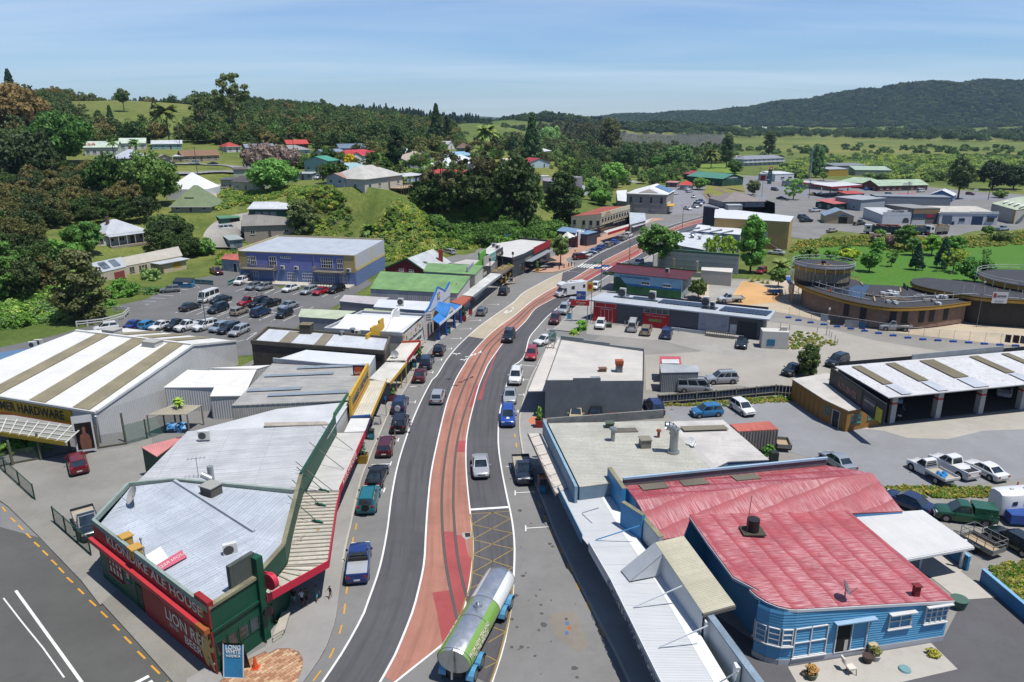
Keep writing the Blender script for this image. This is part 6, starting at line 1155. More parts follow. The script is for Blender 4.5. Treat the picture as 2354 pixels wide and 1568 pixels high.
TF=th('site_fence','temporary wire mesh site fence standing on blue plastic feet','fence',H(900,900));tf=rsm([*H.at(0,330,800,445,832,680,868,920,905,1160,945,1420,985,1680,1002,1950,1022,2080,1032,2300,1045,2700,1075)],20)
for k,p in en(tf):
 ob('post',tbm(p,p+U*2.1,.03,n=5),stl,TF);ob('foot',bxm(p+v3(-.5,-.2,0),(1,0,0),(0,.4,0),U*.28),pn('2a5bb5',.5),TF)
 if k<len(tf)-1:q=tf[k+1];m=MB();m.pol([p+U*.15,q+U*.15,q+U*2.05,p+U*2.05]);ob('mesh_panel',m,nett('9aa0a2',.12),TF);ob('rail',tbm(p+U*2.05,q+U*2.05,.02,n=4,cap=False),stl,TF)
for(x0,x1,y),c in(((600,660,850),'e3e6e4'),((680,800,885),'3a3a40'),((805,925,905),'9a9ea2'),((930,985,920),'2f6f9c'),((2180,2230,1035),'3a2f2f'),((2245,2300,1040),'4a2f2a'),((2310,2354,1045),'6d6d66')):a,b=H(x0,y),H(x1,y+8);w=Wl(a,b,TF);w.box('site_board',0,w.L,.6,1.9,.03,.07,pn(c,.6,.3))
def facade(name,label,cat_,a,b,dep,h,wallc,roofc,hb=None,z0=0):
 w0=Wl(a,b,None);q=[w0.p(0,h,0),w0.p(w0.L,h,0),w0.p(w0.L,hb or h,-dep),w0.p(0,hb or h,-dep)]
 bl=Blk(name,label,cat_,[v+U*z0 for v in q],cg(roofc,.4,.55,stk=.2,pch=.12)if isin(roofc,str)else roofc,pn(wallc,.75),None,.2,base=z0);w=Wl(a,b,bl.t,z0);return bl,w
bl,w=facade('motor_workshop','white workshop with arched window and painted trade name','workshop',V(102,768),V(548,770),16,3.2,'d5d8dc',cg('cdd0d2',.4,.6,rst=.7),4)
w.box('front_wall',0,w.L,0,4.2,0,.2,'d9dce0');w.box('front_wall_step',w.L*.14,w.L*.84,4.2,4.9,0,.2,'d9dce0');w.text('W.I.Field',w.L*.5,4.5,.9,'7a3030',o=.21,bold=.02,fit=w.L*.42);w.roll(w.L*.14,w.L*.34,3.3,'c9ccd0');m=MB();cx_=w.L*.82;m.pol([w.p(cx_-1.1,.4,.23),w.p(cx_+1.1,.4,.23)]+[w.p(cx_+1.1*cos(k*pi/8),1.2+1*sin(k*pi/8),.23)for k in rn(9)]);ob('arched_window',m,glm('2a2a2c'),bl.t)
bl,w=facade('tan_workshop','workshop with tan panel above dark blue band','workshop',V(562,772),V(985,768),18,5.6,'6f6c68','9a9a96',5);w.box('tan_panel',.2,w.L-.2,3.6,5.5,0,.15,'8f7a5c');w.box('blue_band',.2,w.L-.2,2.2,3.6,0,.12,'2b4a66');w.box('notice',w.L*.52,w.L*.8,2.3,3.4,.12,.16,'a8233a');w.win(.4,1.2,w.L*.45,1,6,1);w.box('lower_wall',.1,w.L*.5,0,1.1,0,.1,'cdd1d6')
bl,w=facade('white_workshop','white rendered double workshop with blue roller doors','workshop',V(995,778),V(1905,790),16,4,'d3d7dd',cg('cfc9bb',.5,.6,pch=.25,rst=.15),4.8)
w.roll(w.L*.05,w.L*.17,3.2,'5c6c80');w.roll(w.L*.56,w.L*.19,3,'25395f');w.win(w.L*.34,1.2,w.L*.1,1.1,2,1,'3a5f8f');w.box('awning',w.L*.82,w.L*.96,2.7,3.2,0,.8,'3a4f7a');w.win(w.L*.82,1.2,w.L*.12,1.3,3,1,'6c6f70');w.box('parapet_step',0,w.L*.5,4,4.5,-.1,.15,'d3d7dd');w.box('parapet_step',w.L*.5,w.L,4,4.7,-.1,.15,'dadde2');w.box('bin',w.L*.225,w.L*.25,0,1.2,.1,.8,'28447a')
bl,w=facade('long_grey_warehouse','long grey block warehouse wall behind workshops','warehouse',V(0,520),V(1165,545),10,5,'8d949a','8f9498');
t_=Blk('green_roof_depot','large depot shed with pale green roof at right edge','shed',[V(1835,445,5.5),V(2215,550,5),V(2700,470,5),V(2500,330,6.5),V(2210,352,6.8)],cg('b9c4a8',.5,.55,stk=.2),pn('b9b8b0',.8,.25),None,.25);w=t_.wall(t_.near(V(2030,620,2)));w.box('yellow_end',w.L-1.2,w.L,0,5,0,.1,'b59a2a');w.box('opening',w.L*.05,w.L*.2,.2,2.2,0,.05,'1b1c1c')
for k in rn(5):on(t_.t,'skylight',[V(2010+k*88,425+k*18,6.2),V(2090+k*88,400+k*18,6.2),V(2110+k*88,408+k*18,6.2),V(2030+k*88,435+k*18,6.2)],'e9ebe6',.05)
bl,w=facade('boat_house','small weatherboard shed with grey gable roof and open door','shed',D(640,1275),D(885,1282),9,2.8,'c9b48f','8fa3b8',2.8);m=MB();m.pol([w.p(0,2.8,.05),w.p(w.L,2.8,.05),w.p(w.L*.5,4.6,.05)]);ob('gable',m,'cdb993',bl.t);m=MB();m.slb([w.p(-.4,2.7,.4),w.p(w.L*.5,4.8,.4),w.p(w.L*.5,4.8,-9),w.p(-.4,2.7,-9)],.1);m.slb([w.p(w.L+.4,2.7,.4),w.p(w.L*.5,4.8,.4),w.p(w.L*.5,4.8,-9),w.p(w.L+.4,2.7,-9)],.1);ob('gable_roof',m,cg('8fa3b8',.4),bl.t);w.box('opening',w.L*.48,w.L*.78,0,2.4,.05,.08,'24211f');w.box('name_board',w.L*.55,w.L*.72,2.8,3.2,.06,.12,'5f8fc0')
for k in rn(8):w.box('weatherboard',0,w.L*.47,.1+k*.33,.1+k*.33+.29,0,.06,'cdb68c');w.box('weatherboard',w.L*.79,w.L,.1+k*.33,.1+k*.33+.29,0,.06,'cdb68c')
PS=th('petrol_station','petrol station canopy with white top and red band on tall posts','petrol station',D(740,1020));pz=5.3;pq=[*D.at(pz,525,935,700,962,965,945,800,918)];ob('canopy',slm(pq,.9),pn('a8283a',.5),PS);ob('canopy_top',slm([p+U*.06 for p in pq],.05),pn('d3d6d6',.6),PS)
for x,y in((610,1015),(686,1030),(835,1025),(765,1000)):p=D(x,y);ob('post',brm(p,p+U*4.6,.22),'dfe0e0',PS)
bl,w=facade('station_shop','petrol station shop with pink awning and glass front','shop',D(270,955),D(760,1005),9,3.2,'b9bec2','c9ced0');w.box('pink_awning',w.L*.3,w.L*.48,2.4,3.1,0,1.2,'c9606c');w.box('shop_window',w.L*.5,w.L*.98,.3,2.6,0,.05,glm('2a3035'))
PT=th('fuel_price_sign','tall dark green fuel price sign topped by red star disc','sign',D(165,935));w=Wl(D(148,938),D(182,938),PT);w.box('panel',0,w.L,0,8.2,-.3,0,'1d5a5c');c_=w.p(w.L*.6,8.8,0);ob('disc',tbm(c_-v3(0,.2,0),c_,1,n=18),'c22f36',PT,40);
star=MB();star.pol([c_+v3(cos(1.5708+k*.62832)*(.8 if k%2==0 else.33),-.22,sin(1.5708+k*.62832)*(.8 if k%2==0 else.33))for k in rn(10)]);ob('star',star,'e6e6e6',PT);w.text('Caltex',w.L*.5,6.9,.7,cream,o=.02,fit=w.L*.8);w.text('Diesel',w.L*.5,5.9,.5,cream,o=.02,fit=w.L*.6)
bl,w=facade('fire_station','white fire station with two red doors','fire station',D(68,908),D(212,915),13,4.2,'d6d9dc','d0d4d8',5);
for d in(.14,.52):w.roll(w.L*d,w.L*.3,3.2,'a8222a')
bl,w=facade('fire_station_hall','white hall joined to fire station','hall',D(212,918),D(372,912),12,4.4,'dcdfe2','d6dade',5.2);w.win(w.L*.3,1.5,w.L*.2,1.2,2,1);w.win(w.L*.7,1.5,w.L*.2,1.2,2,1)
bl,w=facade('yellow_shed','yellow shed with grey roof behind petrol station','shed',D(672,872),D(838,868),12,4.4,'b5983f','aab0b4',5.2);bl,w=facade('dark_grey_shed','long dark grey shed behind yellow shed','shed',D(720,845),D(1000,842),14,5,'7a8085','83898d',6);bl,w=facade('green_roof_shed','shed with pale green roof behind brick centre','shed',D(900,865),D(1210,868),14,3.6,'8d9a8a','a9bda6',5.4)
def hiproof(t,w,h,dep,rise,mat,over=.5,ins=None):
 L_=w.L;ins=ins if ins is not None else dep/2;a,b,c,d=w.p(-over,h,over),w.p(L_+over,h,over),w.p(L_+over,h,-dep-over),w.p(-over,h,-dep-over);r0_,r1_=w.p(ins,h+rise,-dep/2),w.p(L_-ins,h+rise,-dep/2);m=MB()
 for q in([a,b,r1_,r0_],[b,c,r1_],[c,d,r0_,r1_],[d,a,r0_]):m.pol(q)
 ob('roof',m,mat,t)
 sf=MB();sf.pol([d,c,b,a]);ob('soffit',sf,'cfcfca',t);ob('gutter',brm(a,b,.09),'d9d9d6',t)
def gableroof(t,w,h,dep,rise,mat,wallm,axis='s',over=.45):
 L_=w.L;m=MB();g=MB()
 if axis=='s':
  r0_,r1_=w.p(-over,h+rise,-dep/2),w.p(L_+over,h+rise,-dep/2);m.slb([w.p(-over,h-.12,over),w.p(L_+over,h-.12,over),r1_,r0_],.1,r0_-w.p(-over,h,over));m.slb([r0_,r1_,w.p(L_+over,h-.12,-dep-over),w.p(-over,h-.12,-dep-over)],.1)
  g.pol([w.p(0,h,-dep),w.p(0,h,0),w.p(0,h+rise-.1,-dep/2)]);g.pol([w.p(L_,h,0),w.p(L_,h,-dep),w.p(L_,h+rise-.1,-dep/2)])
 else:
  r0_,r1_=w.p(L_/2,h+rise,over),w.p(L_/2,h+rise,-dep-over);m.slb([w.p(-over,h-.12,over),r0_,r1_,w.p(-over,h-.12,-dep-over)],.1);m.slb([r0_,w.p(L_+over,h-.12,over),w.p(L_+over,h-.12,-dep-over),r1_],.1)
  g.pol([w.p(0,h,0),w.p(L_,h,0),w.p(L_/2,h+rise-.1,0)]);g.pol([w.p(L_,h,-dep),w.p(0,h,-dep),w.p(L_/2,h+rise-.1,-dep)])
 ob('roof',m,mat,t);ob('gable',g,wallm,t)
def house(name,label,a,b,dep,h,kind,rise,roofc,wallc,wins=3,chimney=None,cat_='house',vrd=False,door=True,frame='e6e6e2',base=None):
 z0=base if base is not None else max(a.z,b.z,-.05)-.2;w=Wl(a,b,None,z0);c=w.p(w.L/2,0,-dep/2);t=th(name,label,cat_,(c.x,c.y,z0));w.t=t;wm=pn(wallc,.75)if isin(wallc,str)else wallc;m=MB();P=[w.p(0,-3,0),w.p(w.L,-3,0),w.p(w.L,-3,-dep),w.p(0,-3,-dep)]
 for i in rn(4):p,q=P[i],P[(i+1)%4];m.pol([p,q,q+U*(h+3),p+U*(h+3)])
 ob('wall',m,wm,t);rm=cg(roofc,.4,.55,stk=.22,pch=.16,rst=.05)if isin(roofc,str)else roofc
 if kind=='hip':hiproof(t,w,h,dep,rise,rm,ins=min(dep/2,w.L*.45))
 elif kind in 'st':gableroof(t,w,h,dep,rise,rm,wm,kind)
 else:ob('roof',slm([w.p(-.3,h+.05,.4),w.p(w.L+.3,h+.05,.4),w.p(w.L+.3,h+rise,-dep-.3),w.p(-.3,h+rise,-dep-.3)],.12),rm,t)
 n=wins
 for k in rn(n):
  d=w.L*(k+.5)/n-.7
  if door and k==n//2:w.door(d+.2,.95,2,'6a5a4c');
  else:w.win(d,.95,1.4,1.15,2,1,frame,fw=.09)
 for wall in(Wl(w.p(w.L,0,0),w.p(w.L,0,-dep),t,z0),Wl(w.p(0,0,-dep),w.p(0,0,0),t,z0)):
  for k in rn(2):wall.win(dep*(k+.5)/2-.6,.95,1.2,1.15,2,1,frame,fw=.09)
 if vrd:
  ob('verandah_roof',slm([w.p(0,h-.3,2.2),w.p(w.L,h-.3,2.2),w.p(w.L,h-.02,.05),w.p(0,h-.02,.05)],.08),rm,t);w.box('verandah_deck',0,w.L,-.5,.1,.02,2.2,'a39a8a')
  for k in rn(6):w.box('verandah_post',w.L*k/5-.05,w.L*k/5+.05,.1,h-.35,2.05,2.15,'e2e2de')
 if chimney:p=w.p(w.L*chimney[0],h,-dep*chimney[1]);ob('chimney',bxm(p-v3(.35,.35,.3),(.7,0,0),(0,.7,0),U*(rise+1.3)),pn(chimney[2]if len(chimney)>2 else '8a5a45',.9),t)
 return t,w
def at_tile(c,x,y,ter=False):return globals()[c](float(x),float(y),ter=ter)
t_,w=house('brick_centre','low red brick council centre with wide pale green roofs',D(735,965),D(1100,985),14,3,'hip',2.6,'a9c0a4','7d3f33',7,cat_='building')
t_,w=house('brick_centre_wing','brick wing with green roof and white name board',D(1100,1000),D(1520,990),13,3,'s',2.4,'a9c0a4','7d3f33',8,cat_='building');w.box('name_board',w.L*.48,w.L*.66,3.3,4.1,.4,.55,'cfd4da');w.box('entry',w.L*.48,w.L*.64,0,2.6,.02,.08,glm('1e2224'))
t_,w=house('motel','two storey motel with grey roof and white balconies',C(2080,782),D(288,770),12,5.4,'hip',2.4,'8b919a','c9cfdb',0,cat_='motel',door=False)
for k in rn(9):w.door(w.L*(k+.3)/9,.9,2,'5a6270',z=2.9);w.win(w.L*(k+.55)/9,3.5,1.3,1.2,2,1);w.win(w.L*(k+.55)/9,.8,1.6,1.3,2,1)
w.box('balcony',0,w.L,2.7,2.85,0,1.5,'d3d6da');w.box('balcony_rail',0,w.L,3.3,3.9,1.4,1.5,'d9dce2')
t_,w=house('engine_shed','dark green engine shed with two doors and notice boards',C(1902,955),C(2078,942),26,4.4,'t',2.2,'4f8f7a','2f5a48',0,cat_='shed',door=False);w.roll(w.L*.08,w.L*.36,3.4,'274f40');w.roll(w.L*.56,w.L*.36,3.4,'274f40');w.box('notice_board',w.L*.2,w.L*.72,4.3,5,.02,.08,'b9bfc4')
t_,w=house('carriage_shelter','long open carriage shelter with red and white roof',C(1570,890),C(1745,918),12,3.6,'s',1.6,'a33a42','3a3234',0,cat_='shed',door=False)
t_,w=house('railway_station','small railway station with bright red hipped roof',C(1535,985),C(1640,988),8,2.8,'hip',2,'c83a34','cdb9b5',3,cat_='station')
t_,w=house('station_kiosk','kiosk with pink roof beside railway station',C(1418,958),C(1510,962),6,2.6,'m',.4,'c98a8a','7a4f4c',2,cat_='kiosk')
t_,w=house('hip_roof_hall','hall with lichen brown tiled hip roof by railway turntable',C(1905,1135),C(2262,1130),16,2.6,'hip',3.2,'8f8580','b3a9a4',3,cat_='building')
t_,w=house('red_roof_yard_shed','open yard shed with faded red roof and stacked drums',D(712,1165),D(905,1150),9,2.8,'m',.9,'c46a66','2f4f42',0,cat_='shed',door=False);t_,w=house('small_red_roof_shed','smaller red roofed shed behind yard shed',D(825,1072),D(975,1068),7,2.8,'m',.6,'c0504c','8d7a74',0,cat_='shed',door=False)
t_,w=house('grey_block_hall','grey block hall with flat top beside timber yard',D(945,1170),D(1150,1150),12,4.6,'m',.3,'aab0b4','a3abb2',0,cat_='hall',door=False)
t_,w=house('blue_gable_hall','blue gabled hall with white roof near highway',V(845,405),V(1205,425),13,3,'t',2.2,'d9dde2','5a7fb5',3,cat_='hall');t_,w=house('red_flat_shed','flat red roofed shed next to blue gabled hall',V(440,415),V(690,420),8,2.6,'m',.4,'c05050','7a3a34',0,cat_='shed',door=False)
def hs(label,a,b,dep,h,kind,rise,rc,wc,n=3,**k):return house(k.pop('name','house'),label,a,b,dep,h,kind,rise,rc,wc,n,**k)
hs('lilac villa with grey hip roof and front verandah on hill',A.t(975,775),A.t(1250,772),12,3.2,'hip',3,'b9c0cc','b9b4d0',4,vrd=True,chimney=(.5,.6))
t_,w=hs('garage with brown gable and wide grey door left of tan bungalow',A.t(1345,765),A.t(1478,768),7,2.6,'t',1.4,'a39a8c','c2b79a',0,name='garage',cat_='garage',door=False);w.roll(w.L*.15,w.L*.7,2.2,'5a5c60')
t_,w=hs('white hall with pale green roof bearing faded red letters',A.t(730,690),A.t(1010,690),14,3.6,'s',2.4,'c4d2c0','d9dcda',5,name='hall',cat_='hall');text(t_,'RSA',w.p(w.L*.14,4.9,-2.4),w.u,(w.p(0,6,-7)-w.p(0,3.6,0)),3,'b5533f',.02)
t_,w=hs('dark grey cottage with tall middle tower and deck on slope',A.t(2000,1010),A.t(2220,1000),9,3.2,'s',1.6,'55534f','b5bba5',3);
t_,w=hs('narrow tower block of dark grey cottage',A.t(2010,960),A.t(2110,955),5,6.2,'m',.5,'6a6258','b9bfa8',2,name='house');t_,w=hs('left wing of dark grey cottage on stilts',A.t(1895,985),A.t(2000,985),6,3.6,'m',.4,'5c6064','aeb49e',2)
t_,w=hs('steep green roofed cottage with dormer and white tent behind',A.t(1470,1185),A.t(1805,1185),11,1.9,'hip',6,'7f8f68','a8a894',3);o_=w.box('dormer',w.L*.3,w.L*.55,3.2,4.6,-3.4,-1.8,'7f8f68');w.box('dormer_window',w.L*.32,w.L*.53,3.4,4.3,-1.8,-1.72,glm(),o_)
TN=th('marquee','white peaked marquee behind green roofed cottage','tent',A.t(1560,1080));p=A.t(1560,1090);m=MB();c_=[p+v3(x,y,3.6)for x,y in((-6.5,4),(6.5,4),(6.5,16),(-6.5,16))];pk_=p+v3(0,10,8.6)
for i in rn(4):m.pol([c_[i],c_[(i+1)%4],pk_]);m.pol([c_[i]-U*5,c_[(i+1)%4]-U*5,c_[(i+1)%4],c_[i]])
ob('canvas',m,pn('e6e8ea',.8,.05),TN)
t_,w=hs('white villa with grey hip roof and verandah among bushes',E.t(915,185),E.t(1265,140),11,3,'hip',3.2,'bfc4ca','c9cac2',4,vrd=True,chimney=(.3,.4,'6d5a50'));
a,b=E(1080,440),E(1545,330);t_=Blk('derelict_workshop','long cream derelict workshop with pale asbestos roof','workshop',[E(1072,352,2.9),E(1555,265,2.9),E(1520,185,4.6),E(1040,280,4.6)],cg('bdb8aa',.4,.75,stk=.3,pch=.15),pn('cfc6ac',.85,.15),None,.2);w=t_.wall(t_.near(E(1300,350,1.5)))
for d in(.06,.1,.22,.27,.32):w.win(w.L*d,1.2,w.L*.04,1.2,1,2,'9a927c')
w.box('porch',w.L*.5,w.L*.92,0,2.4,0,3,pn('cbbd9c',.85));w.box('porch_roof',w.L*.42,w.L*.98,2.4,2.55,0,3.5,cg('c9cdd0',.4));w.box('yellow_board',w.L*.68,w.L*.82,.9,2,3,3.04,'c99a2a');w.win(w.L*.58,1,w.L*.06,1.1,1,1)
t_=Blk('glass_roof_workshop','end bay of derelict workshop with large roof windows and red door','workshop',[E(862,408,3.2),E(1075,358,3.2),E(1035,275,5.2),E(775,328,5.2)],cg('b9bfc6',.4,.6,rst=.3),pn('cbbfa8',.85,.15),None,.15);w=t_.wall(t_.near(E(980,430,1.5)));w.roll(w.L*.5,w.L*.42,2.5,'9c4a48')
for s0_ in(.18,.6):srect(t_.t,'roof_window',E(862,408,3.2),E(1075,358,3.2),E(775,328,5.2),s0_,s0_+.27,.2,.85,glm('4a545c'),.2)
t_,w=hs('green shed with white striped roof and three bays',B.t(5,1300),B.t(325,1298),12,4.2,'s',1.4,'d3d7da','2c5a48',0,name='farm_shed',cat_='shed',door=False)
for d in(.16,.36,.56):w.roll(w.L*d,w.L*.16,3.2,'8f9698')
t_,w=hs('low green carport shed left of striped roof shed',A.t(1895,1310),A.t(2060,1308),7,2.6,'m',.5,'5f8f70','3f6f5a',0,name='carport_shed',cat_='shed',door=False);w.box('opening',w.L*.5,w.L*.95,0,2.3,.02,.06,'1a1c1c')
t_,w=hs('grey gabled workshop with beige walls behind blue building',A.t(2100,1455),B.t(390,1400),11,3.6,'s',2.4,'8f8c86','b3a596',3,name='workshop',cat_='workshop')
t_,w=hs('grey garage with roller door beside beige workshop',E.t(1975,215),E.t(2085,215),7,3,'m',.4,'aab4b4','9aa6ae',0,name='garage',cat_='garage',door=False);w.roll(w.L*.3,w.L*.6,2.4,'6f7a84')
t_,w=hs('teal house with green gable roof above lean-to',B.t(470,850),B.t(675,835),8,4.6,'t',1.6,'4fa08a','9fc4c0',3)
t_,w=hs('sprawling light blue house with pale teal hip roof',B.t(700,890),B.t(1080,880),12,3,'hip',2.4,'9fc0c4','8fa9b5',5,chimney=(.3,.5,'a9b0b0'))
hs('small pale shed with flat roof below teal house',B.t(320,915),B.t(535,900),5,2.4,'m',.3,'b5bcc0','a9b9bd',4,name='shed',cat_='shed');hs('shed with rusty striped roof beside clothes line villa',B.t(810,960),B.t(1010,950),7,2.8,'s',1.2,'b08a7a','b9bfc6',2,name='shed',cat_='shed')
t_,w=hs('white villa with bright red roof and twin front gables',B.t(830,765),B.t(1110,752),10,3.6,'hip',2.6,'c43a44','dfe2e8',4,chimney=(.4,.5));
for d in(.05,.62):gw=Wl(w.p(w.L*d,0,1.2),w.p(w.L*(d+.33),0,1.2),t_,w.z0);gw.box('bay',0,gw.L,-.5,3.6,-2,0,'e3e6ea');gableroof(t_,gw,3.6,4,1.9,cg('c43a44',.4),'e3e6ea','t');gw.win(gw.L*.3,1,gw.L*.4,1.6,2,2)
hs('white garage beside grey hip roofed house',B.t(185,695),B.t(262,695),6,2.6,'m',.4,'c9d0d4','8fb5b5',1,name='garage',cat_='garage')
t_,w=hs('weathered white villa on stilts with deck and washing line',B.t(985,1000),B.t(1310,1000),14,3.6,'hip',3.4,'c4c2ba','cfc9bc',4,chimney=(.72,.4,'7a4a38'))
VD=th('deck','timber deck on stilts with washing hung under its roof','deck',B.t(1330,1060));z0=w.z0;d0=[w.p(w.L*.62,0,4.5),w.p(w.L*1.02,0,4.5),w.p(w.L*1.65,0,1.5),w.p(w.L*1.65,0,-5),w.p(w.L,0,-5),w.p(w.L,0,.05),w.p(w.L*.62,0,.05)]
ob('deck_floor',slm(d0,.2),'b5a084',VD);ob('deck_roof',slm([w.p(w.L*1,3,.5),w.p(w.L*1.7,2.7,.5),w.p(w.L*1.7,3.2,-6),w.p(w.L,3.4,-6)],.1),'c9ccce',VD)
for k in rn(14):p=d0[0].lerp(d0[1],k/6)if k<7 else d0[1].lerp(d0[2],(k-6)/7);ob('stilt',brm(p-U*3.2,p+U*1,.06),'8d7d66',VD)
ob('deck_rail',brm(d0[0]+U*1,d0[1]+U*1,.05),'a89a80',VD);ob('deck_rail',brm(d0[1]+U*1,d0[2]+U*1,.05),'a89a80',VD)
for k in rn(9):
 p=w.p(w.L*(1.12+.06*k),2.3,.2);tag(ob('washing',bxm(p-U*1.4,w.u*.8,-w.n*.04,U*1.3),pn(('8fb5d6','3f6fae','d9dce0','9ac0d9','2f4f8f','c9b5c4','5f8fc0','e0e2e4','7a5f8f')[k])),('pale blue','mid blue','off white','light sky','navy','pinkish','denim','bright white','purple')[k]+' towel hanging on villa deck line','towel','washing on villa deck')
hs('white house with broad white roof and verandah among bare trees',B.t(1690,860),B.t(1915,855),11,3,'hip',2.8,'dfe4e8','cfd3d6',4,vrd=True,chimney=(.5,.5,'9a9a96'));
for row in '''A 1570 745 1880 742 9 2.7 s 2.2 8a6a50 b5a68f 5 long tan bungalow with brown tiled roof above sloping lawn
A 1485 748 1570 748 8 2.6 m .4 c9ced4 a89a86 2 tan bungalow wing with white roof joined to long tan bungalow
A 1030 640 1250 640 10 3.2 s 2.2 c9d6c4 dfe2e0 4 white building with pale green gabled roof behind letters roof
A 1305 640 1560 640 10 2.8 s 1.5 cfd4d8 8fc0bf 4 turquoise house with white roof beside tall palm
A 560 560 740 560 10 3.0 hip 1.6 c9cdd2 c9ccc9 3 white roofed house half hidden by trees on upper left
A 500 470 720 470 10 3.0 s 1.6 dfe2e6 d5d5d2 4 long white roof among trees on upper left hill
A 1945 665 2060 662 8 2.8 hip 2.0 b5493f dfdfdc 2 red roofed white cottage at edge of woods
A 2110 670 2354 672 9 2.8 s 1.6 8a95a3 b3b8bd 5 long low grey roofed house behind pale wall
E 765 180 915 190 7 2.6 m .7 b5a090 d2d2cb 2 white lean-to with rusty roof beside villa
B 265 700 515 690 11 3.0 hip 2.2 9a9a96 d5d8dc 4 grey hip roofed white house behind yellow street sign
B 320 640 500 640 8 3.0 s 2.0 c4463f 7a4a40 2 red roofed house peeking over grey hip roof
B 650 735 830 725 10 3.2 s 2.0 7f93a8 c9cfd6 3 pale grey house with slate blue roof left of red villa
B 770 680 990 680 9 3.2 s 2.0 6f8296 b9c0c9 3 long slate roof behind red roofed villa
B 1450 935 1840 945 10 2.8 hip 1.8 c44a44 c9cfd6 4 long red roofed house right of washing line villa
B 1680 735 1885 735 9 2.8 s 1.8 8fb9cf c2cad0 3 blue roofed house behind broad white roof
B 1355 800 1520 795 9 2.8 s 2.2 b9aa98 8f969c 3 grey house with tan gable roof right of dark cypress
B 1320 735 1440 735 10 3.0 hip 3.4 dfe2e2 d5d6d3 2 white pyramid roofed house behind dark cypress
B 1445 735 1560 735 9 2.8 hip 2.0 cfd0d6 c9c9c9 2 pale roofed house beside white pyramid roof
B 1768 680 1885 680 9 3.0 hip 2.6 7a5a4c 7fa3a3 3 brown pyramid roofed house near far palm
B 1695 640 1750 640 7 3.0 t 2.2 b9b5b0 e3e3e0 1 white gabled cottage on grassy rise
C 70 800 210 795 9 2.9 s 2.2 cfc9b5 d3ceba 3 cream house with pale roof and gable above main street
C 240 800 425 795 9 2.8 t 2.4 b53f4a bcd0d6 2 red and white gabled cottage beside cream house
C 80 900 290 905 10 2.6 hip 2.4 93a8bf b5bac0 2 grey blue gabled roof above bushes by tank
C 545 1035 710 1040 10 3.2 hip 3.4 a3a6ad d3dce6 3 grey hip roofed white cottage above main street shops
C 335 690 440 690 9 2.8 hip 1.8 d9dce0 c9ccd0 2 white roofed house in distant trees
C 662 670 792 668 10 2.8 s 1.6 d3cdc4 b9a89c 3 long pink and white roof far beyond town
C 1705 735 1790 738 9 2.8 hip 1.6 c9b3aa b5a9a4 2 pink roofed bungalow left of motel palm
C 1630 690 1700 690 8 3.2 t 2.0 c9c3a9 b9b59f 1 cream gabled house behind motel lawn
C 1870 730 2060 735 9 2.8 s 1.4 b5a79a c4c0bb 4 long tan motel unit left of two storey motel'''.split('\n'):
 tl,x,y,x2,y2,dep,h,k,rise,rc,wc,n,lb=row.split(' ',12);hs(lb,at_tile(tl,x,y,1),at_tile(tl,x2,y2,1),float(dep),float(h),k,float(rise),'#'+rc,'#'+wc,int(n))
for k in rn(16):
 x=1850+ru(-280,560);y=458+ru(-6,12)+abs(x-1850)*.012;p=C(x,y,ter=True);a=v3(p.x,p.y,p.z);L_=random.choice((18,26,40,60))if 1830<x<2100 else random.choice((10,14,18));rc=random.choice(('e6e8ea','d9dce0','c9ccd0','b9c4c9','c46a5a'))
 w=Wl(a,a+v3(L_,2,0),None,p.z);t=th('far_building','tiny pale building in far valley settlement','building',(p.x,p.y,p.z),'buildings of far valley settlement');w.t=t;m=MB();P=[w.p(0,-2,0),w.p(L_,-2,0),w.p(L_,-2,-12),w.p(0,-2,-12)]
 for i in rn(4):pp,q=P[i],P[(i+1)%4];m.pol([pp,q,q+U*6.5,pp+U*6.5])
 ob('wall',m,'d5d6d3',t);gableroof(t,w,4.5,12,2.5,cg(rc,.6),'d5d6d3','s')
ur=[A.t(1030,880),A.t(1200,880),A.t(1400,865),A.t(1680,848),A.t(1900,838),A.t(2100,820),B.t(60,745),B.t(300,738)]
def drape(name,curve,w,mat,lift=.12):
 c=rsm(cat(curve,6),60);L1,L2=offs(c,-w/2),offs(c,w/2);m=MB()
 for i in rn(len(c)-1):
  q=[L1[i],L2[i],L2[i+1],L1[i+1]];q=[v3(v.x,v.y,max(hz(v.x,v.y),hz(c[i].x,c[i].y))+lift)for v in q];m.pol(ccw(q))
 return sr(name,m,mat)
drape('upper_road',ur,6,asp('8d8d8f',.3,.1),.35);drape('gravel_path',[A.t(1820,1080),A.t(1810,1010),A.t(1850,960),A.t(1890,940)],3,asp('b3a58c',.5,.2),.3);drape('shed_drive',[A.t(1880,1498),A.t(1900,1420),A.t(2000,1350),A.t(2200,1330)],9,conc,.3);drape('hill_road',[B.t(640,745),B.t(900,790),B.t(1100,800),B.t(1180,830)],6,asp('8d8d8f',.3,.1),.35);drape('house_drive',[A.t(1400,775),A.t(1700,770),A.t(1990,790),A.t(2090,830)],5,asp('8d8d8f',.3,.1),.4);drape('lane',[C.t(1050,880),C.t(1100,910),C.t(1180,930)],5,asp('9a9a98',.3,.1),.2);drape('clay_track',[C.t(1400,690),C.t(1410,730),C.t(1420,770)],6,asp('c4b49a',.4,.1),.4)
WF=th('rail_fence','white two rail timber fence at bend of car park','fence',E(660,870));wf=[*E.at(0,660,880,750,872,885,855,1000,825,1065,805,1110,760,1020,750,975,745)]
for a,b in zip(wf,wf[1:]):
 ob('post',brm(a,a+U*1.15,.09),'dcdcd8',WF)
 for z in(.55,1):ob('rail',bxm(a+U*z,b-a,U.cross(b-a).normalized()*.08,U*.2),'e0e0dc',WF)
ob('post',brm(wf[-1],wf[-1]+U*1.15,.09),'dcdcd8',WF)
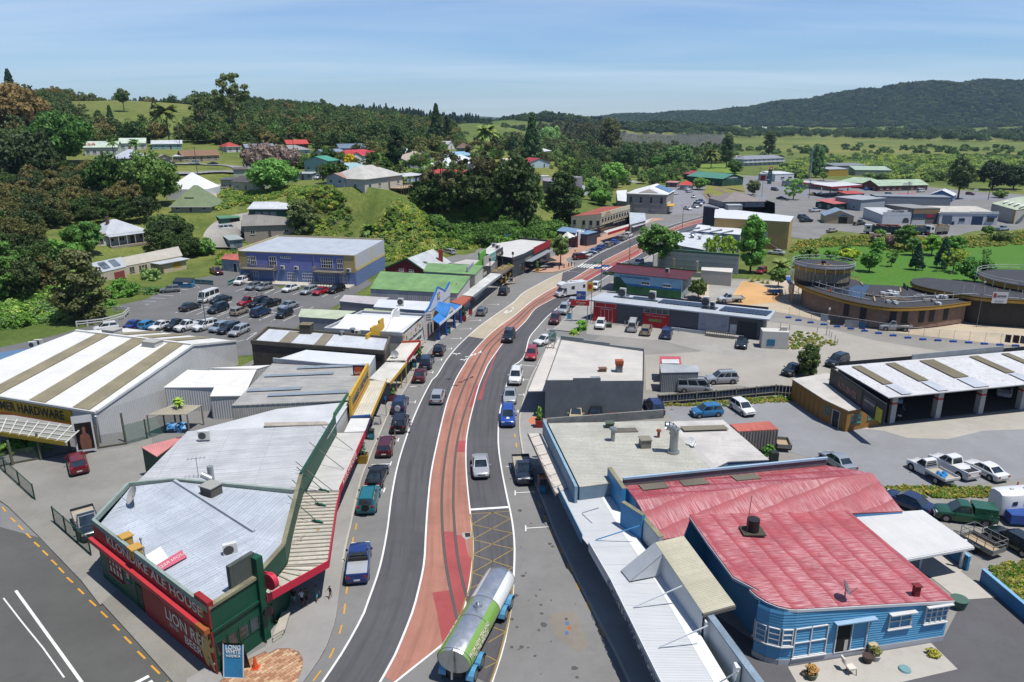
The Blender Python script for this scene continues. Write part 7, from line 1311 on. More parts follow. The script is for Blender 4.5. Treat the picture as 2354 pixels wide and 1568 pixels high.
bfen('low turquoise picket fence left of car park gateway',[E(1620,500),E(1830,515)],1.1,'6a9a98','7d9a96',name='picket_fence');bfen('short turquoise picket fence right of car park gateway',[E(1952,520),E(2060,480)],1.1,'6a9a98','7d9a96',name='picket_fence')
BN_=th('skip_bin','blue lidded skip bin at edge of car park','skip',E(1580,530));p=E(1580,530);ob('bin_body',bxm(p+v3(-2.1,-.9,.1),(4.2,-.3,0),(.1,1.9,0),U*1.2),'2f7fa8',BN_);ob('lid',slm([p+v3(-2.2,-1,1.35),p+v3(2.2,-1.3,1.35),p+v3(2.2,.8,1.9),p+v3(-2.2,1.1,1.9)],.1),'26333a',BN_)
for k,(a,b)in en((((695,1305),(825,1340)),((650,1322),(770,1345)),((612,1345),(762,1362)))):p,q=B(*a,ter=True),B(*b,ter=True);tag(ob('garden_log',brm(p+U*.25,q+U*.25,.28),pn('8d7f6a',.9)),('upper','middle','lower')[k]+' log edging of hillside vegetable bed','log')
tyre_m=pn('1c1c1d',.9,.1,dirt=0);rim_m=pn('9fa2a4',.35,.1,met=.6,dirt=.1);cglass=glm('1f282d',.05);lampm=gls('d9dcdc',.15);tailm=gls('a01518',.25);platem=pn('d8d8d0',.5);trimm=pn('242526',.7)
SPEC={'hatch':(4.05,1.72,1.5,.93,.92,.9,-.475,-.4,.07,.27,.3),'sedan':(4.65,1.78,1.45,.92,.88,.93,-.36,-.2,.06,.24,.31),'coupe':(4.5,1.8,1.36,.88,.82,.9,-.38,-.2,.04,.2,.33),'wagon':(4.75,1.76,1.52,.94,.9,.92,-.485,-.44,.06,.25,.32),'suv':(4.6,1.84,1.74,1.05,1.03,1,-.48,-.42,.06,.24,.36),'van':(4.8,1.72,1.96,1.08,1,1.05,-.492,-.475,.26,.42,.32),'ute':(5.2,1.86,1.78,1.08,1.06,1.02,-.1,-.06,.11,.26,.38),'flat':(5.2,1.82,1.82,1.08,1.06,1,0,.02,.13,.27,.38),'bus':(5.4,1.9,2.3,1.15,1.05,1.1,-.495,-.485,.36,.46,.33)}
def loft(rings,mb,close=True):
 for a,b in zip(rings,rings[1:]):
  n=len(a)
  for i in rn(n):j=(i+1)%n;mb.pol([a[i],a[j],b[j],b[i]])
 mb.pol(rings[0][::-1]);mb.pol(rings[-1])
CARM={}
def car_parts(kind):
 if kind in CARM:return CARM[kind]
 L_,W_,H_,belt,hood,tail,xr,rr,rf,xf,wr=SPEC[kind];hw=W_/2;parts=[];m=MB()
 st=[(-.5,.84,.36,tail-.28),(-.488,.93,.27,tail-.06),(-.45,.98,.22,tail),(-.34,1,.2,tail+.01),(-.2,1,.2,belt),(0,1,.2,belt),(.18,1,.2,belt-.01),(.27,.99,.2,hood),(.4,.97,.21,hood-.06),(.465,.9,.25,hood-.16),(.5,.76,.34,hood-.36)]
 if kind in('ute','flat'):st=[s_ for s_ in st if s_[0]>=(xr-.02 if kind=='flat' else-1)];
 if kind=='flat':st=[(-.5,.45,.45,.62),(-.02,.45,.42,.62),(-.019,.95,.25,belt-.02)]+[s_ for s_ in st if s_[0]>0]
 rings=[]
 for x,w,zl,zs in st:
  y=hw*w;rings.append([v3(x*L_,-y*.9,zl),v3(x*L_,y*.9,zl),v3(x*L_,y,zl+.14),v3(x*L_,y,zs-.2*(zs-zl)),v3(x*L_,y*.93,zs-.02),v3(x*L_,y*.5,zs+.02),v3(x*L_,-y*.5,zs+.02),v3(x*L_,-y*.93,zs-.02),v3(x*L_,-y,zs-.2*(zs-zl)),v3(x*L_,-y,zl+.14)])
 loft(rings,m)
 b0,b1,r0,r1=hw*.9,hw*.9,hw*.74,hw*.74;bz,tz=belt-.04,H_
 ring=lambda x,y,z:[v3(x*L_,-y,z),v3(x*L_,y,z)]
 xb,xt=xr,rr
 q={'brl':v3(xr*L_,b0,bz),'brr':v3(xr*L_,-b0,bz),'bfl':v3(xf*L_,b1*.97,bz),'bfr':v3(xf*L_,-b1*.97,bz),'trl':v3(rr*L_,r0,tz-.03),'trr':v3(rr*L_,-r0,tz-.03),'tfl':v3(rf*L_,r1,tz),'tfr':v3(rf*L_,-r1,tz)}
 m.pol([q['bfl'],q['tfl'],q['tfr'],q['bfr']][::-1]);m.pol([q['brl'],q['brr'],q['trr'],q['trl']]);m.pol([q['brl'],q['trl'],q['tfl'],q['bfl']]);m.pol([q['brr'],q['bfr'],q['tfr'],q['trr']])
 cm,cr=(q['trl']+q['trr'])/2+U*0,(q['tfl']+q['tfr'])/2;mid=[q['trl'].lerp(q['tfl'],.5)+U*.035,q['trr'].lerp(q['tfr'],.5)+U*.035]
 m.pol([q['trl'],q['trr'],mid[1],mid[0]]);m.pol([mid[0],mid[1],q['tfr'],q['tfl']])
 arch=MB()
 ax=(-.3,.325)if kind not in('van','bus')else(-.3,.33)
 for x in ax:
  for s_ in(-1,1):arch.tub(v3(x*L_,s_*(hw-.02),wr),v3(x*L_,s_*(hw+.006),wr),wr*1.22,n=14)
 parts.append(('body',m.mesh('car_body',smo=38),'body',None));parts.append(('wheel_arch',arch.mesh('wheel_arch'),trimm,None))
 def pane(a,b,c,d,i=.12,j=.12,out=.012):
  n=(b-a).cross(d-a).normalized();P=lambda s_,t:(a*(1-s_)+b*s_)*(1-t)+(d*(1-s_)+c*s_)*t+n*out
  k=MB();k.pol([P(i,j),P(1-i,j),P(1-i,1-j),P(i,1-j)]);return k
 parts.append(('windscreen',pane(q['bfr'],q['bfl'],q['tfl'],q['tfr'],.06,.07).mesh('windscreen'),cglass,None));parts.append(('rear_window',pane(q['brl'],q['brr'],q['trr'],q['trl'],.1,.12).mesh('rear_window'),cglass,None))
 nW=1 if kind=='flat' else(3 if kind in('suv','wagon','van','bus')else 2)
 for s_ in(0,1):
  a,b,c,d=(q['bfl'],q['brl'],q['trl'],q['tfl'])if s_==0 else(q['brr'],q['bfr'],q['tfr'],q['trr'])
  for k in rn(nW):
   lo,hi=k/nW,(k+1)/nW;A_,B_,C_,D_=a.lerp(b,lo),a.lerp(b,hi),d.lerp(c,hi),d.lerp(c,lo);parts.append(('side_window',pane(A_,B_,C_,D_,.06,.13).mesh('side_window'),cglass,None))
 wm=tbm((0,-.11,0),(0,.11,0),wr,n=16).mesh('wheel',smo=40);rm=tbm((0,-.118,0),(0,.118,0),wr*.62,n=12).mesh('rim',smo=40)
 for x in ax:
  for s_ in(-1,1):parts.append(('wheel',wm,tyre_m,[('rim',rm,rim_m)],v3(x*L_,s_*(hw-.09),wr)))
 fx,hz_=.488*L_,hood-.26
 for s_ in(-1,1):
  parts.append(('headlight',abm(fx-.14,fx+.005,s_*hw*.62-.2,s_*hw*.62+.2,hz_-.07,hz_+.08).mesh('headlight'),lampm,None));tz_=tail-.2 if kind not in('suv','van','bus','wagon')else tail-.05
  if kind!='flat':parts.append(('taillight',abm(-.5*L_-.006,-.47*L_,s_*hw*.72-.12,s_*hw*.72+.12,tz_-.1,tz_+.12).mesh('taillight'),tailm,None))
  parts.append(('mirror',abm(xf*L_*.72-.06,xf*L_*.72+.06,s_*(hw+.1)-.09,s_*(hw+.1)+.09,belt-.02,belt+.14).mesh('mirror'),'body',None))
 parts.append(('bumper',abm(.495*L_,.508*L_,-hw*.7,hw*.7,.3,.45).mesh('bumper'),trimm,None));parts.append(('grille',abm(.49*L_-.03,.502*L_-.01,-hw*.42,hw*.42,hz_-.12,hz_+.02).mesh('grille'),trimm,None))
 parts.append(('number_plate',abm(-.506*L_,-.5*L_,-.25,.25,.5,.62).mesh('number_plate'),platem,None))
 if kind=='ute':
  bed=abm(-.47*L_,-.13*L_,-hw*.84,hw*.84,tail-0,tail+.035);parts.append(('tray_floor',bed.mesh('tray_floor'),trimm,None))
  rl=abm(-.485*L_,-.12*L_,hw*.84,hw*.97,tail,tail+.09);rl2=abm(-.485*L_,-.12*L_,-hw*.97,-hw*.84,tail,tail+.09)
  for r in(rl,rl2):parts.append(('tray_side',r.mesh('tray_side'),'body',None))
  parts.append(('tailgate',abm(-.497*L_,-.475*L_,-hw*.9,hw*.9,tail-.4,tail+.09).mesh('tailgate'),'body',None))
 if kind=='flat':
  parts.append(('deck',abm(-.52*L_,-.02*L_,-hw*1.05,hw*1.05,.78,.88).mesh('deck'),pn('b3aa98',.8),None))
  for y0,y1 in((hw*1,hw*1.05),(-hw*1.05,-hw*1)):parts.append(('deck_side',abm(-.52*L_,-.02*L_,y0,y1,.88,1.12).mesh('deck_side'),'deckside',None))
  parts.append(('tailboard',abm(-.525*L_,-.51*L_,-hw*1.05,hw*1.05,.88,1.12).mesh('tailboard'),'deckside',None));hb=MB()
  for k in rn(4):hb.bar(v3(-.015*L_,-hw*.9,1+k*.22),v3(-.015*L_,hw*.9,1+k*.22),.025)
  parts.append(('headboard',hb.mesh('headboard'),'8d9092',None))
 if kind in('suv','van'):
  for s_ in(-1,1):parts.append(('roof_rail',brm(v3(rr*L_*.9,s_*hw*.66,H_+.04),v3(rf*L_,s_*hw*.66,H_+.04),.02).mesh('roof_rail'),trimm,None))
 CARM[kind]=parts;return parts
def car(kind,col,label,c,nose,lod=2,z=0,group='parked and moving cars',catn=None,scale=1):
 a=math.atan2(nose.y-c.y,nose.x-c.x);names={'hatch':'hatchback','flat':'flat_deck_truck','ute':'pickup_truck','bus':'minibus','suv':'suv','wagon':'station_wagon','coupe':'coupe'}
 t=th(names.get(kind,kind)+('_car' if kind not in('ute','flat','van','bus')else ''),label,catn or('van' if kind=='van' else 'minibus' if kind=='bus' else 'truck' if kind in('ute','flat')else 'car'),v3(c.x,c.y,z+c.z),group,a);t.scale=(scale,)*3
 if a==0:OFF[t.name]=v3(0,0,0)
 bm=gls(col,.22,.25 if col not in('e8e8e6',)else 0)if isin(col,str)else col
 for p in car_parts(kind):
  nm,me,mt,kids=p[:4]
  if lod<2 and nm in('mirror','grille','bumper','roof_rail','number_plate'):continue
  if lod<1 and nm in('headlight','taillight','wheel_arch'):continue
  o=bpy.data.objects.new(nm,me);COL.objects.link(o);o.parent=t
  if len(p)>4:o.location=p[4]
  mm=bm if mt in('body','deckside')else pn(mt)if isin(mt,str)else mt
  if not me.materials:me.materials.append(mm)
  o.material_slots[0].link='OBJECT';o.material_slots[0].material=mm
  if kids and lod>0:
   for kn,km,kmt in kids:
    k=bpy.data.objects.new(kn,km);COL.objects.link(k);k.parent=o
    if not km.materials:km.materials.append(kmt)
 return t
WHT,SIL,BLK,NAV,RED,MAR,GRY='e8e8e6','b3b7bb','15171a','1d2a40','b01c24','5c1520','5f6468'
g1_='cars along main street';g2_='cars in left car park';g3_='vehicles in the yards';g4_='cars far along street';g5_='cars on the hill';g6_='cars by railway and highway'
CARS=[]
CARS+=[(2,g1_,r)for r in '''ute 1d3f86 O 935 520 955 330 blue double cab pickup with silver tray cover beside pub kerb
suv 157a86 J 1020 1215 1060 1060 teal off-roader with spare wheel parked by verandah
sedan BLK J 1090 1010 1145 880 black sedan parked ahead of teal off-roader
wagon MAR J 1165 750 1200 600 maroon people carrier beside yellow planter
suv BLK J 1285 555 1318 440 black four wheel drive with its tailgate attended by person
suv 263a6e J 1285 395 1320 290 navy small off-roader with grey spare wheel cover
sedan MAR J 1455 140 1480 55 maroon sedan parked below yellow posts
suv 2c3a52 F 1515 1205 1550 1120 dark blue small off-roader beside litter bin
hatch BLK F 1620 1100 1655 1025 black boxy hatchback parked by red verandah
hatch 7a7e82 F 1985 765 2020 715 grey hatchback parked near blue posts
suv BLK F 2175 590 2215 540 black off-roader parked beside disabled bay
hatch SIL J 1610 325 1650 210 silver hatchback driving away in left lane
sedan SIL J 1975 925 1985 1050 silver sedan driving towards stop line
suv BLK F 2215 985 2185 1040 black crossover driving on red median edge
suv WHT K 135 480 115 560 white crossover with blue sunshade parked by cafe
sedan SIL K 85 640 80 710 silver sedan parked behind bright blue crossover
suv 1b4fae K 68 825 66 920 bright blue crossover with round badge on its bonnet
wagon RED K 270 275 250 350 red people carrier parked outside cafe verandah
sedan WHT K 385 160 290 190 white sedan turning out behind cafe sign
suv MAR G 470 1262 450 1320 maroon crossover parked by superette kerb
suv SIL G 545 1180 515 1230 silver off-roader parked behind maroon crossover
hatch SIL G 620 1118 590 1155 silver hatchback half hidden by superette signs
hatch WHT G 815 975 785 1005 white hatchback parked behind motorhome
flat NAV K 195 1285 225 1420 navy flat deck truck parked outside takeaway'''.split('\n')]
CARS+=[(2,g3_,r)for r in '''hatch WHT G 860 1305 845 1345 white hatchback with its door open at superette
van d9dadb G 1135 1325 1160 1250 white van parked at superette wall
wagon a89a84 G 1250 1355 1275 1290 beige station wagon beside white van
suv 3a4a78 G 1425 1385 1445 1320 blue crossover under red superette panel
sedan 141d2c G 2070 1465 2055 1530 dark navy sedan at end of superette lot
suv SIL K 1890 495 1760 500 silver four wheel drive on gravel behind tin shed
van a9adb0 K 1660 570 1790 575 silver people van beside dark board fence
hatch d9c99a K 650 800 645 860 cream car first in row below cafe wall
suv 23262b K 825 775 835 720 dark off-roader second in row below cafe wall
hatch b3202c K 968 760 975 820 red hatchback third in row below cafe wall
hatch a81f2c K 1118 750 1110 700 red car fourth in row next to navy off-roader
suv 27356b K 1315 740 1280 690 navy off-roader last in row below cafe wall
hatch 2f7fb5 K 1765 775 1640 785 bright blue electric hatchback beside log edge
hatch WHT K 2070 745 2150 800 white hatchback on gravel by grass strip
flat WHT L 1545 980 1385 890 white double cab flat deck truck carrying blue bags
ute WHT L 1735 935 1570 850 white double cab pickup with black tray liner
coupe WHT L 2010 960 1870 890 white sports sedan with alloy wheels beside pickups
ute 1c5a3a L 1830 1355 1640 1330 dark green double cab pickup with canopy and bull bar
wagon 16231f R 2260 340 2080 240 very dark green car beside cage trailer
sedan 22345c L 1350 1240 1250 1200 blue car glimpsed behind red roof
sedan 9fa6ac L 745 890 700 860 silver car glimpsed behind tyre shop parapet
suv 1d2530 H 745 1205 665 1235 black off-roader behind garage parapet
sedan 15181c H 365 1275 325 1295 black sedan beside round bush in yard
flat b9bcbf H 1235 905 1110 900 silver flat deck truck in front of scaffold
flat e0e0de G 1970 1088 1870 1090 white flat deck truck by sandy clay pad
wagon 3a3f44 L 1245 440 1235 490 dark car inside first garage bay
suv 7c1826 I 672 905 645 800 dark red off-roader parked in pub side yard
flat 1b2a34 N 755 190 800 300 dark flat deck truck parked beside pub side wall'''.split('\n')]
CARS+=[(1,g3_,r)for r in '''suv d0d2d3 L 2180 275 2175 310 white four wheel drive inside far garage bay'''.split('\n')]
CARS+=[(2,g2_,r)for r in '''hatch 8d8e8f E 1460 575 1390 580 grey hatchback alone beside derelict workshop bushes
bus WHT E 1790 650 1710 680 white high roof minibus in car park
sedan 17282a E 1890 662 1815 680 dark green sedan beside white minibus
sedan 2f3338 E 1630 725 1710 700 dark grey sedan left of lamp post
suv 1c2733 E 1870 745 1795 770 dark navy crossover with green sunshade
hatch a89c8a E 2050 765 2130 735 beige hatchback right of navy crossover
suv 1f3f66 E 2235 775 2315 745 steel blue off-roader beside beige hatchback
flat b51f28 E 2140 685 2055 705 red single cab truck with ladder rack in car park
suv 171a1f E 2215 695 2150 715 black four wheel drive next to red truck
ute 15181d F 165 700 95 720 black pickup right of black four wheel drive
hatch 18202c F 295 785 225 815 navy hatchback at lower end of bay row
sedan 9fa8b3 F 330 715 260 735 silver blue sedan right of black pickup
suv WHT E 2070 505 2005 530 white crossover with its boot open at deck
hatch 8f979e E 2170 550 2125 565 silver blue hatchback second from deck gate
hatch 9a9da0 E 2265 555 2205 570 grey hatchback third in deck row
sedan WHT F 350 565 285 585 white sedan parked in middle of deck row
wagon SIL F 505 585 450 605 silver wagon left of red car in deck row
sedan c0202a F 610 590 550 610 bright red sedan in deck row
wagon BLK F 740 575 680 595 black wagon last in deck row
sedan 1c3f8f E 1160 880 1230 850 royal blue sedan behind store roof
hatch 2f8fc4 E 1270 885 1340 855 sky blue hatchback behind store roof
sedan WHT E 1385 890 1300 915 white sedan between sky blue hatchback and black pickup
ute 1d1d20 E 1530 885 1460 905 black pickup behind store roof
ute WHT E 1620 895 1540 915 white pickup behind store roof vent
suv WHT E 1760 895 1700 910 white off-roader beside lamp post base
hatch 9fb0c0 E 1880 905 1825 925 pale blue hatchback right of lamp post
wagon 1c2233 E 1960 915 1905 935 dark wagon beside silver wagon by store
wagon SIL E 2050 935 1985 965 silver wagon last in store side row
ute MAR E 1855 420 1900 440 maroon pickup near striped roof shed'''.split('\n')]
CARS+=[(1,g2_,r)for r in '''hatch WHT E 910 905 840 915 white car peeking over hardware store roof at far left'''.split('\n')]
CARS+=[(1,g4_,r)for r in '''suv 7a1820 G 688 722 750 715 dark red four wheel drive beside crossing
wagon WHT G 735 705 790 690 white wagon behind dark red four wheel drive
sedan 1f5a9c G 805 672 850 655 blue sedan at toilets kerb
sedan 1d3f8f G 862 640 905 622 darker blue hatch ahead of blue sedan
wagon 9a9c9e G 930 615 975 595 silver wagon with person beside it far along street
sedan 1f55b5 G 982 592 1020 575 bright blue sedan outside supermarket
wagon 84807a G 1050 560 1095 540 taupe wagon outside supermarket
suv WHT G 1102 535 1145 515 white four wheel drive under red supermarket edge
van dcdcd8 G 1215 490 1250 470 white van parked beyond supermarket
hatch WHT G 1185 770 1150 785 white hatchback under big street tree
sedan dcdcd9 H 225 255 175 250 white saloon parked below tan warehouse stair
hatch a01f30 H 95 415 60 430 crimson car under leafy tree
wagon c4c6c9 F 1700 250 1650 240 silver wagon on lane behind red gable hall'''.split('\n')]
CARS+=[(1,g5_,r)for r in '''van WHT A 1945 1345 1990 1365 white van on concrete yard of green sheds
ute 24343c A 1450 778 1400 780 dark pickup in front of hill garage
suv SIL A 1662 770 1610 770 silver four wheel drive beside tan bungalow
coupe 14161a A 1820 775 1780 775 black car at end of tan bungalow
hatch b51f2c B 430 742 470 748 red car on upper road by yellow sign
wagon 9fa8b0 B 470 722 505 726 silver wagon above red car on upper road
suv d9dde0 B 592 895 550 905 white and blue car beside pale hillside shed'''.split('\n')]
CARS+=[(0,g6_,r)for r in '''sedan WHT C 1497 1025 1530 1020 white sedan crossing station car park
suv WHT C 1605 990 1640 985 white four wheel drive nearest railway station
wagon c9ccd0 C 1618 1008 1655 1003 pale wagon second in station row
hatch d3d0c4 C 1655 1052 1660 1075 cream hatchback at front of station row
ute 4a5f85 C 1715 1098 1755 1105 blue grey pickup at top of lower station row
sedan WHT C 1700 1112 1735 1120 white saloon below blue grey pickup
suv 3a3d42 C 1690 1125 1725 1132 dark four wheel drive in lower station row
sedan dfe0e2 C 1672 1138 1705 1146 white car in middle of lower station row
sedan WHT C 1605 1155 1640 1162 white car at near end of lower station row
suv 5a6a78 C 945 1030 965 1020 grey blue off-roader beside theatre wall
wagon 8a4a42 C 920 1048 940 1035 rust red wagon beside theatre annex
sedan 15171c D 270 1070 310 1072 black sedan on highway bend
suv 2a3038 D 212 995 250 1000 dark four wheel drive entering petrol station
ute dcdde0 D 555 1178 600 1175 white pickup in timber yard
suv 4a4f55 D 452 1235 500 1230 dark grey off-roader beside tan warehouse
ute 16181c D 480 1265 540 1262 black pickup with white nose beside tan warehouse
sedan b3aa98 D 702 1352 745 1345 beige sedan alone in warehouse lot
flat 24282c D 935 1290 990 1285 black flat deck truck outside weatherboard shed
suv 1b2126 D 1190 1038 1230 1035 black four wheel drive on highway by brick centre
sedan 1f5fb5 D 1010 992 1050 990 bright blue sedan at brick centre
van dfe0e0 D 1465 1008 1510 1005 white van at brick centre wing
hatch 7a1a30 D 1890 1032 1930 1035 maroon hatchback on highway by big tree
ute a9b5bf D 2165 1340 2220 1335 silver pickup on lane right of workshops
sedan b59a2a D 545 1035 580 1030 yellow cab at petrol pumps
wagon 3a4248 D 605 1038 640 1032 dark wagon at petrol pumps
suv 15181b D 780 1020 820 1015 black car under petrol canopy'''.split('\n')]
for lod,g,row in CARS:
 k,col,tl,x,y,x2,y2,lb=row.split(' ',7);col=globals().get(col,'#'+col);a,b=at_tile(tl,x,y,g==g5_),at_tile(tl,x2,y2,g==g5_)
 t=car(k,col,lb,a,b,lod,.024 if a.z<.01 else.12,g)
 def add(nm,mb,mat):
  o=ob(nm,mb,mat);o.parent=t;return o
 if 'spare wheel' in lb:add('spare_wheel',tbm((-2.3,0,.95),(-2.5,0,.95),.36,n=16),tyre_m if 'teal' in lb else 'b9bcbf');
 if 'silver tray cover' in lb:add('tray_cover',abm(-2.48,-.68,-.82,.82,1.06,1.13),pn('c4c8cb',.35,met=.3));add('sports_bar',abm(-.78,-.62,-.8,.8,1.1,1.45),trimm)
 if 'blue bags' in lb:
  for x,y in((-1.3,.3),(-1.9,.45),(-1.5,-.2)):add('bag',tbm((x,y,.88),(x+.1,y+.1,1.25),.36,.12,n=8),pn('2f8fd0',.4))
 if 'canopy and bull bar' in lb:add('canopy',bxm((-2.45,-.82,1),(1.9,0,0),(0,1.64,0),(0,0,.78)),gls('1c5a3a'));add('bull_bar',abm(2.6,2.72,-.8,.8,.45,.8),pn('b9bcbf',.2,met=.8))
 if 'sunshade' in lb:add('sunshade',bxm((.55,-.6,1.1),(-.3,0,.38),(0,1.2,0),(.01,0,.012)),'5fb5c4')
 if 'ladder rack' in lb:
  m=MB()
  for y in(-.8,.8):m.bar((-2.5,y,2),(.9,y,2),.03);m.bar((-2.4,y,.9),(-2.4,y,2),.03)
  add('ladder_rack',m,'5b3a34')
 if 'boot open' in lb:add('open_tailgate',bxm((-1.9,-.75,1.7),(-1,0,.25),(0,1.5,0),(0,0,.08)),gls(WHT))
 if 'round badge' in lb:add('badge',tbm((1.55,0,1.04),(1.56,0,1.06),.2,n=12),'d8cfc0')
MH=th('motorhome','white motorhome with over-cab bed driving past superette','motorhome',(*G(605,1035).xy,.02),g1_,math.atan2(G(480,1050).y-G(605,1035).y,G(480,1050).x-G(605,1035).x));mhw=gls('e8e8e6',.3)
def addp(t,nm,mb,mat,smo=None):o=ob(nm,mb,mat,None,smo);o.parent=t;return o
addp(MH,'body',abm(-3.4,1.6,-1.1,1.1,.55,3),mhw);m=MB();loft([[v3(x,-y,a),v3(x,y,a),v3(x,y,b),v3(x,-y,b)]for x,y,a,b in((1.55,1.08,2,3.05),(2.3,1.05,2.05,3),(2.9,.95,2.15,2.7))],m);addp(MH,'over_cab_bed',m,mhw)
m=MB();loft([[v3(x,-y,a),v3(x,y,a),v3(x,y*.9,b),v3(x,-y*.9,b)]for x,y,a,b in((1.6,1,.4,2.05),(2.3,1,.35,2),(2.75,.98,.35,1.35),(3.4,.9,.4,1.05),(3.5,.8,.5,.8))],m);addp(MH,'cab',m,mhw);addp(MH,'windscreen',bxm((2.82,-.85,1.35),(-.42,0,.62),(0,1.7,0),(.02,0,.02)),cglass)
for y,n in((-1.11,'n'),(1.11,'p')):
 for x0,x1,z0,z1 in((-.3,.5,1.6,2.3),(-2.9,-2.3,1.7,2.4),(1.7,2.3,1.3,1.9)):addp(MH,'side_window',abm(x0,x1,min(y,y*1.01),max(y,y*1.01),z0,z1),cglass)
 for x in(-1.9,2.6):o_=addp(MH,'wheel',tbm((x,y*.8,.36),(x,y*1,.36),.36,n=14),tyre_m,40);addp(MH,'rim',tbm((x,y*.99,.36),(x,y*1.01,.36),.2,n=10),rim_m).parent=o_
for x,y in((.6,0),(-1,.2)):addp(MH,'roof_hatch',abm(x-.35,x+.35,y-.35,y+.35,3,3.12),'cfd2d4')
addp(MH,'solar_panel',abm(-.3,1.2,-.7,.1,3.02,3.06),solm)
a_,b_=O(1790,1560),O(2030,905);TKz=.02;tdir=(b_-a_);tdir.z=0;tl=11.5;cen=O(1965,1130);TA=th('tanker_trailer','shiny milk tanker trailer in white, green and steel rolling out of frame','tanker',(cen.x,cen.y,TKz),g1_,math.atan2(O(1700,1560).y-O(2075,860).y,O(1700,1560).x-O(2075,860).x))
steel=NT('tank_steel');n_=steel.noise(steel.objc(),1.2,4);steelm=steel.out(steel.mix(steel.rng(n_,.3,.7,0,1),(.42,.43,.44),(.55,.56,.57)),steel.rng(n_,.3,.7,.22,.4),.85)
def ell(x,ry,rz,zc,n=32):return[v3(x,sin(6.2832*k/n)*ry,zc+cos(6.2832*k/n)*rz)for k in rn(n)]
xs=(-4.9,-4.75,-3,-1,1,3,4.75,4.9);rr_=(.9,1,1,1,1,1,1,.9);rg=[ell(x,1.22*r,.95*r,2)for x,r in zip(xs,rr_)];mats_=[steelm,gls('e9ebe8',.25),gls('7fa84c',.25),gls('2f62b5',.25)];m=MB()
for i in rn(len(rg)-1):
 for k in rn(32):
  j=(k+1)%32;an=min(k+.5,31.5-k);x_m=(xs[i]+xs[i+1])/2;mi=0
  if 3<an<12:mi=1 if x_m<-.5 else 2
  if 3<an<4.2 and x_m>-1:mi=2
  if an>=12:mi=1 if x_m<0 else 2
  m.pol([rg[i][k],rg[i][j],rg[i+1][j],rg[i+1][k]],mi=mi)
addp(TA,'tank',m,mats_,50);addp(TA,'end_cap',(lambda q:(q.pol(rg[-1]),q)[1])(MB()),steelm);addp(TA,'rear_cap',(lambda q:(q.pol(rg[0][::-1]),q)[1])(MB()),steelm)
for x in(-4.7,-1,1.2,4.7):addp(TA,'band',(lambda q:([q.pol([e[k]*1,e[(k+1)%32]*1,f_[(k+1)%32]*1,f_[k]*1])for e,f_ in[(ell(x,1.235,.965,2),ell(x+.06,1.235,.965,2))]for k in rn(32)],q)[1])(MB()),pn('9fa2a4',.3,met=.6))
def tank_text(s_,x,an,size,y):
 t0=math.radians(an);c=v3(x,y*1.235*sin(t0),2+.97*cos(t0));upv=v3(0,-y*cos(t0),.78*sin(t0));rt=v3(1 if y<0 else-1,0,0);o=text(None,s_,c,rt,upv,size,cream,.01);o.parent=TA
tank_text('FROM NEW ZEALAND',2.9,62,.36,-1);tank_text('TO THE WORLD',2.9,82,.36,-1);tank_text('FROM NEW ZEALAND',2.9,62,.36,1);tank_text('TO THE WORLD',2.9,82,.36,1)
o_=addp(TA,'hatch',tbm((.2,0,2.9),(.2,0,3.15),.32,n=14),steelm,40);addp(TA,'hatch_valve',tbm((.25,0,3.15),(.3,.02,3.45),.14,n=10),steelm,40).parent=o_
m=MB();m.bar((3.1,0,3),(5,0,3.05),.06);m.bar((5,0,3.05),(5.25,0,.9),.06);addp(TA,'pipe',m,steelm)
addp(TA,'chassis',abm(-4.8,4.8,-.5,.5,.75,1.1),'2a2c2e');lb_=gls('5fa5d0',.3)
for x in(-3.9,-2.6,2.7,4):
 for y in(-1,1):
  o_=addp(TA,'wheel',tbm((x,y*.75,.5),(x,y*1.2,.5),.5,n=18),tyre_m,40);addp(TA,'rim',tbm((x,y*1.2,.5),(x,y*1.22,.5),.3,n=12),rim_m).parent=o_
  m=MB();
  for k in rn(6):a1,a2=pi*k/6,pi*(k+1)/6;m.pol([v3(x+.64*cos(a1),y*.7,.5+.64*sin(a1)),v3(x+.64*cos(a1),y*1.26,.5+.64*sin(a1)),v3(x+.64*cos(a2),y*1.26,.5+.64*sin(a2)),v3(x+.64*cos(a2),y*.7,.5+.64*sin(a2))][::(1 if y<0 else-1)])
  addp(TA,'mudguard',m,lb_)
